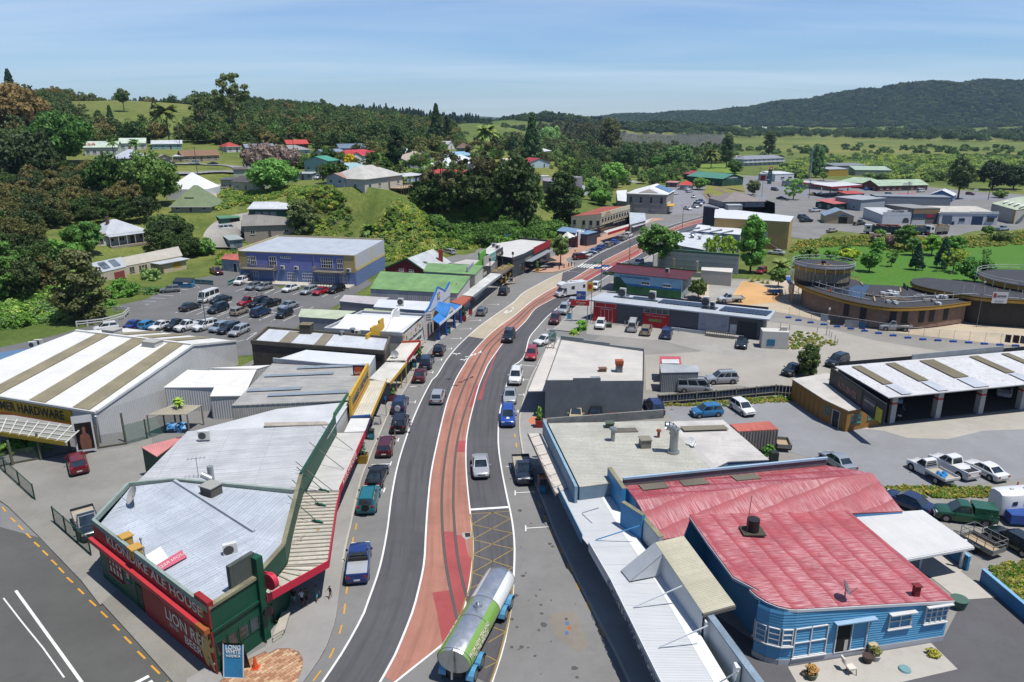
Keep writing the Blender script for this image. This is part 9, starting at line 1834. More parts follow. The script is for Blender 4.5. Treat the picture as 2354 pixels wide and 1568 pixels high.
def shp(spec,q=.35,sd=50,w=8,h=8,cap=1500):
 return[libobj(crown(k[0],sd+i*3,w,h,q,cap),leafm('#'+k[1],.35,'#'+k[2]if len(k)>2 else None))for i,k in en(r.split()for r in spec.split(','))]
def sz(n,lo,hi,seed):r=np.random.RandomState(seed);w=r.uniform(lo,hi,n);return np.stack([w,w*r.uniform(.85,1.15,n),w*r.uniform(.75,1.2,n)],1)
grasshill=[*W.dep(150,250,540,200,300,470,270,330,400,400,330,390,450,300,450,460,270,560,440,262,720,300,250,760,180,245,700)]
P=apt([*W.dep(-350,330,330,0,330,330,130,345,330,260,322,365,420,322,385,560,335,380,660,345,350,820,345,350,960,360,345,1080,352,440,1040,310,660,800,290,780,450,290,760,-350,280,780)],4200,1,11,[grasshill])
wood='round 43552c,round 364a26,round 555a33,tall 3f4f2c,round 5f5836,open 4a5634,cone 2c4028,round 4c6434'
sct('wood','mixed wood covering hills behind hill houses',P,sz(len(P),.6,1.15,1),shp(wood,.6,50,10,11,1400),1,[.2,.2,.14,.14,.1,.1,.04,.08])
P=apt([*W.dep(-500,560,150,-500,330,340,0,345,320,170,385,270,330,420,250,400,455,225,470,520,205,500,545,195,420,560,185,350,570,200,220,560,195,190,590,172,120,640,155,60,690,148,0,640,150)],1500,2,10)
sct('bush','dense native bush on left hillside',P,sz(len(P),.6,1.2,2),shp('round 3a4526,round 32451f,round 4d4e2c,round 2b391d,tall 55512f',1.1,80,7.5,8,2600),2)
P=apt([*W.dep(-400,760,118,-400,560,160,60,600,165,190,600,168,240,640,160,330,660,158,270,700,150,180,745,140,60,770,133)],1300,3,5)
sct('undergrowth','creepers and cane grass covering left bank',P,sz(len(P),.5,1.3,3),shp('bush 55752f,bush 668440,bush 46662a d9d9cc,bush 7a9048',.8,90,3.4,2,900),3)
bankp=[*W.dep(500,580,188,500,500,215,420,430,262,540,420,272,640,440,250,740,450,232,840,470,212,1000,470,220,1080,440,245,1250,470,250,1300,520,235,1290,548,222,1150,556,215,960,575,200,900,590,192,690,560,186)]
P=apt(bankp,7000,4,5,front=6);sct('scrub','rough scrub and long grass on bank behind shops',P,sz(len(P),.35,1.3,4),shp('bush 56702c,bush 7a8c3c,bush 4a622a,bush 8f9048 c9b23a,bush 66803a d3d3c4',.7,110,2.4,1.1,600),4)
P=apt([*W.dep(960,520,205,1000,480,218,1090,455,240,1250,470,250,1300,525,238,1280,545,225,1160,552,215,1030,560,208)],260,5,7);sct('bank_bush','bushes clothing bank above main street',P,sz(len(P),.6,1.3,5),shp('round 3f5a28,bush 5a7a34,round 48662c',.8,120,5,4,1800),5)
P=apt([*W.dep(560,400,285,560,345,360,960,345,380,1100,352,450,1330,350,560,1420,375,520,1520,385,500,1610,378,560,1560,415,420,1420,425,410,1400,460,350,1330,475,300,1230,470,262,1060,440,262,960,430,262,850,430,258,760,440,245,650,420,270)],620,6,9.5);P=P[~(((P[:,0]>30)&(P[:,1]<330)))]
sct('garden_trees','garden trees and hedges between hill houses',P,sz(len(P),.5,1.35,6),shp('round 48622e,round 3a5026,tall 4f6a34,bush 66803c,round 5c7040,open 56603a,round 33491f',.7,130,5.5,5.5,1600),6)
P=apt([*W.dep(1080,345,520,1250,345,640,1400,340,760,1650,345,760,1700,358,640,1600,372,590,1500,380,560,1400,368,560,1300,362,540)],800,7,12);sct('town_edge_trees','belt of trees at far edge of town',P,sz(len(P),.5,1.2,7),shp('round 3a4c2a,tall 455834,round 5a6a3e,open 52553a,cone 2f422a',.5,140,10,11,1200),7)
P=apt([*W.dep(1800,425,440,1780,395,520,1850,372,640,2000,368,690,2353,368,690,2800,368,690,2800,425,430,2353,415,440,2180,420,430,2060,412,440,1930,400,470)],2300,8,16,roadclear=0);P=P[P[:,1]>395]
sct('wetland_willows','pale green willow scrub across flat wetland',P,sz(len(P),.55,1.2,8),shp('bush 6f8446,round 7a8c4a,bush 5a7040,round 4d6238,bush 8a9648',.6,150,8.5,5.5,1200),8)
for nm,lb,pol,n,w0,w1,h0,h1,spec,sd in(('valley_hedges','hedges and clumps dotted over valley pasture',[*W.dep(1650,372,640,1700,340,1000,2353,345,950,2800,345,950,2800,368,700,2000,368,690)],130,3,8,4,9,'bush 3f5530,round 364a2a,bush 5a6e40',9),('tree_belt','belt of dark trees along foot of range',[*W.dep(1560,322,1450,1560,308,1750,2353,308,1750,2900,308,1700,2900,330,1150,2200,330,1180,1900,322,1400)],620,8,14,11,20,'round 2f4029,round 394a2c,round 45583a',10)):
 P=apt(pol,n,sd,0,roadclear=0);sct(nm,lb,P,sz(len(P),.6,1.3,sd),shp(spec,.4,160+sd*7,w0+w1,(h0+h1)/2,900),sd)
dm_=MB();rr2=random.Random(5)
for k in rn(26):x,y=rr2.uniform(-1,1),rr2.uniform(-1,1);dm_.tub((x,y,0),(x+rr2.uniform(-.15,.15),y+rr2.uniform(-.15,.15),rr2.uniform(.5,1)),.022,.008,n=4)
dshape=libobj(dm_.mesh('dead_trees'),pn('b9b4aa',.9));P=apt([*W.dep(1240,340,930,1240,322,1250,1420,316,1450,1660,318,1450,1660,345,900,1480,348,800,1350,350,760)],420,12,0,roadclear=0);sct('dead_swamp_trees','grey dead standing trees in swamp beyond town',P,np.stack([np.full(len(P),9),np.full(len(P),9),np.random.RandomState(2).uniform(6,11,len(P))],1),[dshape],12)
P=apt([*W.dep(1240,340,930,1240,322,1250,1420,316,1450,1660,318,1450,1660,345,900,1480,348,800,1350,350,760)],700,13,0,roadclear=0);sct('swamp_scrub','low grey green scrub in swamp',P,sz(len(P),.6,1.3,13),shp('bush 6a6f58,bush 55664a',.4,260,10,4.5,500),13)
P=apt([*W.dep(1235,300,850,1235,292,1050,1390,292,1050,1390,305,850)],170,14,0,roadclear=0);sct('gum_stand','stand of tall eucalypts in middle distance',P,sz(len(P),.75,1.1,14),shp('open 4c5038,tall 46503a',.5,270,15,27,1600),14)
P=apt([*W.dep(1040,300,900,1000,285,1600,1700,285,1900,1640,305,1500,1250,318,1200)],330,15,0,roadclear=0);P=P[np.random.RandomState(3).rand(len(P))<np.clip(.35+.6*fnoise(P[:,0],P[:,1],260,8),0,1)];sct('farm_trees','trees and gully scrub on rolling farmland',P,sz(len(P),.5,1.2,15),shp('bush 364a2c,round 2f4028',.4,280,18,10,700),15)
P=apt([*W.dep(860,285,1250,860,275,1800,1120,272,1800,1080,285,1300)],420,16,0,roadclear=0);sct('pine_block','dark pine plantation on middle ridge',P,sz(len(P),.8,1.15,16),shp('cone 22352a,cone 2a3c2c',.4,290,11,20,700),16)
r_=np.random.RandomState(21);xs_=r_.uniform(-1200,3600,150000);ys_=r_.uniform(1650,4600,150000);hh=hgt(xs_,ys_);f_=fnoise(xs_,ys_,300,31);ok=(hh>7+6*f_)&(np.abs(xs_)<ys_*.78);P=np.stack([xs_,ys_,hh-1],1)[ok][:60000]
sct('range_forest','dense native forest covering range on far side',P,sz(len(P),.65,1.3,21),shp('round 2f4426,round 263a22,round 3a4c2a,cone 243625,round 44522f',.25,300,19,12,420),21,[.32,.3,.2,.06,.12])
P=apt([*W.dep(-600,300,800,-600,275,1500,900,280,1500,860,300,820)],3600,22,0,roadclear=0);sct('ridge_wood','wood on ridges behind grassy hill',P,sz(len(P),.7,1.2,22),shp('round 34482a,tall 3c4e30,cone 24382a',.35,310,14,15,700),22)
for nm,lb,pol,n,sd in(('verge_weeds','flowering weeds along yard edge by parked pickups',[*L.at(0,1150,1070,1600,1075,2000,1080,2300,1090,2240,1150,1700,1170,1280,1150)],420,41),('roadside_weeds','dry weeds on bank beside blue wall',[*R.at(0,2060,520,2354,480,2500,700,2500,1000,2200,740)],300,42),('fence_grass','grass strip along dark board fence',[*K.at(0,1400,690,1840,660,2354,620),*L.at(0,380,300,380,340,100,350),K(1900,700)],260,43),('rough_bank_grass','long dry grass on bank above park',[*H.at(0,340,240,420,150,600,130,1100,90,1600,115,1950,110,2350,60,2354,170,1300,240,1000,190,780,180)],1500,44),('site_weeds','weeds around little roofed notice stand',[*H.at(0,280,1000,400,920,560,940,760,1020,700,1050,300,1080)],200,45)):
 P=apt(pol,n,sd,0,roadclear=0);P[:,2]=0;sct(nm,lb,P,sz(len(P),.25,.8,sd)if sd!=44 else sz(len(P),.7,1.8,sd),shp('bush 7a8038 d9d6c4,bush 8d8a48 c9b23a,bush 56702c',.5,400+sd,.9,.5,120),sd)
galvp=pn('9fa5a8',.4,met=.5)
def lamp(label,p,h,arm,al=2.4,col=None):
 m=col or galvp;t=th('street_lamp',label,'street lamp',(p.x,p.y,p.z),'street lamps');a=Vector(arm).normalized();tr=tbm(p,p+U*h*.82,.12,.08,n=8);ob('pole',tr,m,t,40);c=MB();prev=p+U*h*.8
 for k in rn(1,7):f=k/6;q=p+U*(h*.8+h*.2*sin(f*1.5708))+a*(al*(1-cos(f*1.5708)));c.tub(prev,q,.07,.06,n=6,cap=False);prev=q
 o=ob('arm',c,m,t,60);ob('lamp_head',bxm(prev+U*-.08-a.cross(U)*.15,a*.8,a.cross(U)*-.3 if False else U.cross(a)*.3,U*.14),'c9cdd0',o);return t
lamp('tall lamp post standing in left car park',E(1768,905),8.5,(-1,.2,0));L2=lamp('street lamp with direction signs beside vet clinic',G(862,1005),9,(-1,.15,0));lamp('street lamp beyond pedestrian crossing',G(1105,790),8,(-1,.2,0));lamp('street lamp at far end of white roofed shops',G(1558,465),8.5,(-1,.1,0));lamp('lamp post at highway bend',D(100,1045),8,(1,0,0));
p=G(862,1005)
for z,c,s_,d in((5.6,'2f7fc4','P',1),(5.2,'2f7fc4','P',-1),(6.3,'2f8f6a','INFO',-.9),(4.4,'2f5f8f','HISTORIC',.9)):
 w=Wl(v3(p.x+(.05 if d>0 else-1.7),p.y-.2,0),v3(p.x+(1.7 if d>0 else-.05),p.y-.2,0),L2);w.box('finger_sign',0,w.L,z,z+.45,0,.05,pn(c));w.text(s_,w.L/2,z+.22,.36,cream,o=.06)
def pole(label,p,h,cross=2.2,name='power_pole',wood=True,ang=.4,stuff=True):
 t=th(name,label,'power pole',(p.x,p.y,p.z),'power poles');m=pn('6d6355',.95)if wood else galvp;ob('pole',tbm(p-U*.3,p+U*h,.17,.11,n=8),m,t,40);u=v3(cos(ang),sin(ang),0);o=ob('crossarm',brm(p+U*(h-.5)-u*cross/2,p+U*(h-.5)+u*cross/2,.07),m,t)
 for k in(-.9,-.3,.3,.9):ob('insulator',tbm(p+U*(h-.42)+u*cross/2*k,p+U*(h-.2)+u*cross/2*k,.05,n=6),pn('d9dce0',.3),o)
 return p+U*(h-.25)
pp=[pole('power pole beside highway at depot',D(2045,1075),10.5),pole('power pole behind red yard sheds',D(1345,1090),9),pole('power pole at petrol station forecourt',D(505,1060),8.5),pole('power pole left of fire station',D(75,940),9.5)]
hp=[pole('power pole on upper road near yellow sign',B.t(385,795),13),pole('leaning power pole below hill lawn',A.t(1695,890),12),pole('power pole beside turquoise house',A.t(1545,640),12),pole('power pole at edge of corner of white hill houses',A.t(1905,680),11)]
def wire(label,a,b,sag=.6,n=10):
 m=MB();prev=a
 for k in rn(1,n+1):f=k/n;q=a.lerp(b,f)-U*sag*4*f*(1-f);m.bar(prev,q,.02);prev=q
 tag(ob('power_line',m,'2b2b2b'),label,'wire','overhead wires')
for a,b,s_ in((pp[0],pp[1],'overhead wire from depot pole to yard pole'),(pp[1],pp[2],'overhead wire from yard pole to petrol pole'),(pp[2],pp[3],'overhead wire from petrol pole to fire station pole'),(hp[0],hp[3],'overhead wire along upper road'),(hp[3],hp[2],'overhead wire past turquoise house'),(pp[0],pp[0]+v3(60,6,0),'overhead wire leaving past depot')):wire(s_,a,b,1)
LM=th('lattice_mast','lattice radio mast behind petrol station','mast',D(508,893));p=D(508,893);hM=18
for sx,sy in((-1,-1),(1,-1),(1,1),(-1,1)):ob('leg',brm(p+v3(sx*.7,sy*.7,0),p+v3(sx*.35,sy*.35,hM),.08),pn('7d8f9c',.5),LM)
for k in rn(14):
 f=k/14;f2=(k+1)/14;w0,w1=.7-.35*f,.7-.35*f2
 for(ax,ay),(bx,by)in(((-1,-1),(1,-1)),((1,-1),(1,1)),((1,1),(-1,1)),((-1,1),(-1,-1))):ob('brace',brm(p+v3(ax*w0,ay*w0,hM*f),p+v3(bx*w1,by*w1,hM*f2),.05),pn('7d8f9c',.5),LM)
ob('antenna_head',tbm(p+U*hM,p+U*(hM+1.2),.5,n=8),'cfd2d4',LM,40)
def plt(label,p,col,w=.9,h=.8,ph=1.2,pc='5f7a4a',grp='street planters'):
 t=th('planter',label,'planter',(p.x,p.y,.14),grp);m=MB();q=.5*w
 loft([[v3(p.x+x*q*s_,p.y+y*q*s_,z)for x,y in((-1,-1),(1,-1),(1,1),(-1,1))]for s_,z in((.8,.14),(1,.14+h))],m);ob('tub',m,pn(col,.5),t);ob('soil',abm(p.x-q*.9,p.x+q*.9,p.y-q*.9,p.y+q*.9,.14+h,.16+h),'3a3028',t)
 o=bpy.data.objects.new('plant',crm('tall',0,1.5,1.5)[0]);COL.objects.link(o);o.parent=t;o.location=(0,0,h);o.scale=(.6,.6,ph/1.5);own(o,leafm(pc,.3))
plt('yellow planter with grey green shrub beside maroon people carrier',J(970,865),'c79a2a',1.1,1,1.5,'7d9078');plt('red planter under yellow verandah posts',J(1225,335),'b5322c',.9,.8,1);plt('red planter beside last blue post',F(1830,825),'b02a2c',1,.9,2.2,'4a5a34');plt('red tub with leafy shrub beside takeaway',K(335,880),'b5322c',1,.9,1.7,'6a8a34');plt('yellow planter by black umbrellas',G(318,830),'c7a02a',1,.8,1.8);plt('blue planter by maroon sedan',F(1455,1180),'2f6a85',1.2,.9,1.6,'5a7a3a');
def bin_(label,p,col,top='2b3b34'):t=th('litter_bin',label,'bin',(p.x,p.y,.14),'street litter bins');ob('bin_body',abm(p.x-.3,p.x+.3,p.y-.3,p.y+.3,.14,1.15),pn(col,.5),t);ob('bin_hood',abm(p.x-.34,p.x+.34,p.y-.34,p.y+.34,1.15,1.35),pn(top),t);ob('bin_label',abm(p.x-.2,p.x+.2,p.y-.312,p.y-.3,.4,.9),'3a9ab5',t)
bin_('green litter bin near black four wheel drive',J(1042,665),'2a6a5a');bin_('green litter bin by chemist posts',F(1702,930),'2a6f5f');bin_('litter bin beside shaded shoppers',F(1408,1225),'2a5f6f');bin_('blue litter bin outside takeaway',K(368,1445),'2f6f9c')
def aboard(label,p,w,h,ang,face,txt=None,tcol=None,grp='pavement signs'):
 t=th('sandwich_board',label,'sign',(p.x,p.y,.14),grp);u=v3(cos(ang),sin(ang),0);n=v3(u.y,-u.x,0)
 for s_,nm in((1,'front_panel'),(-1,'back_panel')):
  b0=p+n*.45*s_*h*.5+U*.14;tp=p+U*(.14+h);q=[b0-u*w/2,b0+u*w/2,tp+u*w/2,tp-u*w/2];m=MB();m.pol(q if s_>0 else q[::-1]);m.pol([v-n*.03*s_ for v in(q[::-1]if s_>0 else q)]);ob(nm,m,pn(face if s_>0 else '3a332c',.5,.3),t)
  if s_>0 and txt:
   upv=(tp-b0).normalized();
   for k,(tx,f,sz_)in en(txt):text(t,tx,b0.lerp(tp,f)+n*.02,u,upv,sz_,pn(tcol or 'e9e9e6'),.01,fit=w*.75)
  m=MB();[m.bar(a_,b_,.035)for a_,b_ in((q[0],q[1]),(q[1],q[2]),(q[2],q[3]),(q[3],q[0]))];ob('frame',m,pn('cfd2d4' if s_>0 else '2f2a26'),t)
fa=math.atan2((O(150,1195)-N(1865,1435)).y,(O(150,1195)-N(1865,1435)).x)
aboard('large blue vodka sandwich board at pub corner',N(2030,1430),1.35,2.3,fa-.9,'2f86b5',[('LONG',.9,.42),('WHITE',.77,.42),('VODKA',.65,.22)]);aboard('white local shop sandwich board on left footpath',J(1088,545),.9,1.2,-.1,'d9d6cc',[('LOCAL',.25,.3)],'3a4a8f');aboard('colourful food sandwich board outside takeaway',K(365,1395),.95,1.4,0,'c9762a',[('INDIAN',.7,.25),('FOOD',.5,.4)]);aboard('blue sandwich board at superette corner',G(590,1240),.8,1.1,0,'2f7fa8');aboard('white blackboard sign under grass pergola',F(2235,485),.9,1.2,0,'2b2620',[('OPEN',.6,.3)]);aboard('red notice board by chemist',F(1887,775),.8,1.1,0,'8f2a2a');
def cone(label,p,h=.75):t=th('traffic_cone',label,'traffic cone',(p.x,p.y,p.z),'traffic cones');z=p.z;ob('base',abm(p.x-.26,p.x+.26,p.y-.26,p.y+.26,z,z+.05),'d9512a',t);o=ob('cone',tbm((p.x,p.y,z+.05),(p.x,p.y,z+h),.19,.04,n=14),pn('e05a2c',.5),t,40);ob('reflective_band',tbm((p.x,p.y,z+h*.5),(p.x,p.y,z+h*.68),.112,.08,n=14,cap=False),'e3e3e0',o)
cone('orange traffic cone on brick paving',v3(*N(2190,1390).xy,.15),.95);cone('orange traffic cone on concrete lid by horse trailer',v3(*L(2290,1098).xy,.02),.95);
sr('concrete_lid',flat([*L.at(0,2240,1115,2330,1120,2345,1085,2260,1080)],.016),conc)
def umbrella(label,p):t=th('cafe_umbrella',label,'umbrella',(p.x,p.y,.14),'cafe umbrellas');ob('pole',tbm((p.x,p.y,.14),(p.x,p.y,2.5),.04,n=6),galvp,t);ob('canopy',tbm((p.x,p.y,1.9),(p.x,p.y,2.6),1.6,.05,n=8),pn('1f2123',.8),t);ob('table',tbm((p.x,p.y,.8),(p.x,p.y,.86),.6,n=12),'3a2f28',t)
umbrella('black cafe umbrella nearest yellow planter',G(348,800));umbrella('black cafe umbrella beside street tree',G(432,795))
def post_(label,p,h,col,r=.06,grp='low posts',nm='marker_post',cap=None):t=tag(ob(nm,tbm(p,p+U*h,r,n=8),pn(col)),label,'post',grp);return t
for k,(x,y)in en(((507,812),(548,800),(588,790),(612,784))):post_(('first','second','third','fourth')[k]+' black bollard from street tree towards crossing',v3(*G(x,y).xy,.13),1,'232529',.12,'bollards at the crossing','bollard')
for k,(x,y)in en(((575,930),(680,955),(698,970),(728,1000),(750,1030),(262,880),(338,905),(655,945))):post_('white marker post beside gravel track',H(x,y),1.1,'d3d5d3',.07,'white marker posts by track')
for lb,p,h in(('striped crossing pole with orange globe right of crossing',G(1105,805),3.4),('striped crossing pole left of crossing',G(640,770),3.4)):
 t=th('belisha_beacon',lb,'beacon',(p.x,p.y,.1),'crossing beacons')
 for k in rn(6):ob('pole_band',tbm((p.x,p.y,.1+k*h/6),(p.x,p.y,.1+(k+1)*h/6),.07,n=8),pn('e3e3e0' if k%2 else '1c1c1c'),t)
 ob('globe',tbm((p.x,p.y,.1+h),(p.x,p.y,.5+h),.2,.16,n=10),pn('d9742a',.4),t,60)
def roadsign(label,p,h,w,hh,col,ang=0):t=th('road_sign',label,'sign',(p.x,p.y,p.z),'road signs');ob('post',tbm(p,p+U*h,.04,n=6),galvp,t);u=v3(cos(ang),sin(ang),0);ob('sign_plate',bxm(p+U*(h-hh)-u*w/2-v3(0,.06,0),u*w,v3(0,.03,0),U*hh),pn(col),t)
roadsign('thin parking sign pole on left footpath',v3(*J(1168,467).xy,.14),2.6,.3,.4,'3a7ab5');roadsign('yellow hazard sign on upper hill road',B.t(368,740),3.2,1,2.2,'d9d92a');roadsign('tall site pole in front of builders sign',H(1945,880),8.5,.3,.3,'cfd2d4');roadsign('pole with white plate beside site fence',H(655,950),5,.3,.4,'e0e0de');roadsign('large white direction sign beside highway',D(1935,1025),2.6,2.2,1,'d9dcdc');
IC=th('ice_cabinet','white storage cabinet at end of superette','cabinet',H(215,1060));p=H(215,1065);w=Wl(p+v3(-2.2,.3,0),p+v3(1.9,-.4,0),IC);w.box('body',0,w.L,.05,2.9,-2.2,0,'d6d3cb');w.box('hatch',w.L*.2,w.L*.5,.5,1.6,0,.04,'2f7a9c');w.box('vent',w.L*.7,w.L*.95,2.9,3.5,-1.4,-.8,'c9c3b5')
for k,(x,y,c,lb)in en(((2262,1400,'2f5a2f','dark green wheelie bin by superette roller door'),(2275,1380,'2b3f8f','blue lidded bin by superette roller door'),(2250,1470,'b52a2c','red crate by superette roller door'),(930,1305,'26332c','dark skip basket beside open white hatchback'))):q=G(x,y);tag(ob('wheelie_bin' if 'bin' in lb else 'crate',bxm(q+v3(-.4,-.4,0),(.9,0,0),(0,.8,0),U*(1.1 if 'bin' in lb else.6)),pn(c)),lb,'bin' if 'bin' in lb else 'crate')
tag(ob('wheelie_bin',bxm(L(200,850)+v3(-.4,-.4,0),(.8,0,0),(0,.8,0),U*1.15),'22302a'),'dark wheelie bin beside shipping container','bin')
for a,b,o_ in((C(1755,1020),C(1810,1085),0),(C(1790,1015),C(1850,1082),0),(C(1830,950),C(2080,1000),0),(C(1850,975),C(1990,1035),0),(C(1960,970),C(2080,1000),0)):
 c=[a.lerp(b,k/8)for k in rn(9)];sr('track_bed',line(c,3,.032),asp('7a6a5a',.6,.2));sr('rail',line(offs(c,-.53),.12,.045),pn('8a7f78',.4,met=.5));sr('rail',line(offs(c,.53),.12,.045),pn('8a7f78',.4,met=.5))
def pot(label,p,r,h,col,plant=None):
 t=th('plant_pot',label,'pot',(p.x,p.y,.03),'pots on the patio');ob('pot',tbm((p.x,p.y,.03),(p.x,p.y,.03+h),r*.75,r,n=14),pn(col),t,40)
 if plant:o=bpy.data.objects.new('plant',crm('bush',0,1.5,1.5)[0]);COL.objects.link(o);o.parent=t;o.location=(0,0,h);o.scale=(r*1.6,r*1.6,.5);own(o,leafm(plant,.3))
for lb,x,y,r,h,c,pl in(('tall tan urn in patio pot cluster',1045,1260,.32,.8,'c9b48c',None),('dark brown pot in patio pot cluster',1005,1330,.38,.5,'4a3a34',None),('grey square trough in patio pot cluster',1075,1310,.35,.4,'c4c0b8','7a7a4a'),('dry plant pot at near edge of patio',525,1470,.4,.4,'5a6a4a','9a7a4a'),('small terracotta bowl at near edge of patio',470,1445,.25,.25,'b59a7a',None),('large green tub beside house corner',1785,860,.65,.75,'4a6a5c',None)):pot(lb,R(x,y),r,h,c,pl)
tag(ob('well_lid',tbm(R(1327,1400)+U*.03,R(1327,1400)+U*.16,.42,.36,n=20),pn('7aa5a8',.5),None,40),'round blue green lid lying on patio','lid')
CHR=th('chair','white padded chair standing alone on patio','chair',(*R(870,1430).xy,.03));q=v3(*R(870,1430).xy,.03);cm_='e6dfd2';ob('seat',bxm(q+v3(-.3,-.25,.42),(.55,.1,0),(-.1,.5,0),U*.1),cm_,CHR);ob('backrest',bxm(q+v3(-.42,.1,.5),(.12,.02,0),(-.06,.45,0),(-.12,.03,.5)),cm_,CHR);[ob('leg',brm(q+v3(x,y,0),q+v3(x*.8,y*.8,.43),.02),'5a3a2a',CHR)for x in(-.28,.24)for y in(-.22,.25)]
sr('drain_patch',flat([*O.at(0,1815,222,1890,215,1895,262,1850,285,1818,255)],.0285),conc);sr('drain_cover',flat([*O.at(0,1838,225,1882,222,1888,255,1845,260)],.032),'2f2320')
for k,q in en(([*Q.at(0,415,915,640,890,770,1190,660,1240,500,1130,440,1040)],[*O.at(0,1410,210,1500,215,1490,400,1400,560,1330,540)],[*N.at(0,700,640,830,550,1000,720,860,850)])):sr('tar_patch',flat(q,(.0035,.0145,.115)[k]),asp(('837d73','525154','94918a')[k],.3,.16))
for x,y,c in((575,995,'5a6f9c'),(570,1078,'5a6f9c'),(592,1035,'b5642a')):sr('cover_plate',flat([Q(x-16,y-14),Q(x+14,y-16),Q(x+18,y+14),Q(x-12,y+16)],.008),pn(c))
r3=random.Random(9)
for k in rn(60):
 u,v=r3.uniform(60,700),r3.uniform(20,1480);p=Q(u,v)if k%3 else K(r3.uniform(1300,2300),r3.uniform(640,760));rr_=r3.uniform(.06,.28)
 sr('oil_stain',flat([p+v3(cos(a*1.047)*rr_*r3.uniform(.6,1.3),sin(a*1.047)*rr_*r3.uniform(.6,1.3),0)for a in rn(6)],.0062+.00005*k),pn('57534e',.8))
def gull(label,p,span,col,ang):m=MB();u=v3(cos(ang),sin(ang),0);n=v3(-u.y,u.x,0);m.tub(p-n*span*.3,p+n*span*.28,.05*span,.02*span,n=6);[m.pol([p+n*span*.12,p+u*s_*span*.28+U*span*.14+n*span*.06,p+u*s_*span*.5+U*span*.06-n*span*.06,p+u*s_*span*.25+U*span*.1-n*span*.08,p-n*span*.1])for s_ in(-1,1)];tag(ob('bird',m,pn(col)),label,'bird','birds crossing the road')
for k,(x,y)in en(((1768,1108),(1832,1158),(1872,1132),(1918,1115),(1968,1095))):gull(('first','second','third','fourth','fifth')[k]+' white gull from left gliding over road',F(x,y,4),1.3,'e6e6e6',.3*k)
PEOPLE=[]
def psn(label,p,h,heading,shirt,trs,skin='8a5f4a',hair='1a1412',arms=((.06,0),(.06,0)),strd=.12,shrt=False,bend=0,hat=None,z=.14):
 me=bpy.data.meshes.new('person');V_=[];E_=[];R_=[]
 def v(x,y,zz,r):V_.append((x*h,y*h,zz*h));R_.append(r*h);return len(V_)-1
 pel=v(0,0,.52,.075);wa=v(bend*.12,0,.61,.068);ch=v(bend*.3,0,.72,.082);nk=v(bend*.42,0,.835,.035);hd=v(bend*.48+.01,0,.885,.05);hd2=v(bend*.5+.012,0,.95,.05);E_+=[(pel,wa),(wa,ch),(ch,nk),(nk,hd),(hd,hd2)]
 for s_,(sx,fx)in zip((-1,1),arms):
  sh=v(bend*.38,s_*.105,.79,.036);el=v(bend*.3+fx*.5,s_*(.13+sx*.5),.64+fx*.15,.026);wr=v(bend*.3+fx*1.6,s_*(.13+sx),.5+fx*.9,.018);ha=v(bend*.3+fx*1.75,s_*(.135+sx),.455+fx*.95,.02);E_+=[(ch,sh),(sh,el),(el,wr),(wr,ha)]
  hi_=v(s_*strd*.1,s_*.048,.48,.06);kn=v(s_*strd*.6+.02,s_*.05,.28,.042);an=v(s_*strd-(.02 if s_<0 else 0),s_*.05,.05,.025);to=v(s_*strd+.07,s_*.055,.018,.02);E_+=[(pel,hi_),(hi_,kn),(kn,an),(an,to)]
 me.from_pydata(V_,E_,[]);o=bpy.data.objects.new('person',me);COL.objects.link(o)
 md=o.modifiers.new('skin','SKIN')
 for i,r in en(R_):me.skin_vertices[0].data[i].radius=(r,r);me.skin_vertices[0].data[i].use_root=(i==0)
 md.use_smooth_shade=True;sb=o.modifiers.new('sub','SUBSURF');sb.levels=2;sb.render_levels=2
 PEOPLE.append((o,label,v3(p.x,p.y,z+p.z),h,heading,shirt,trs,skin,hair,shrt,V_,arms,bend,hat))
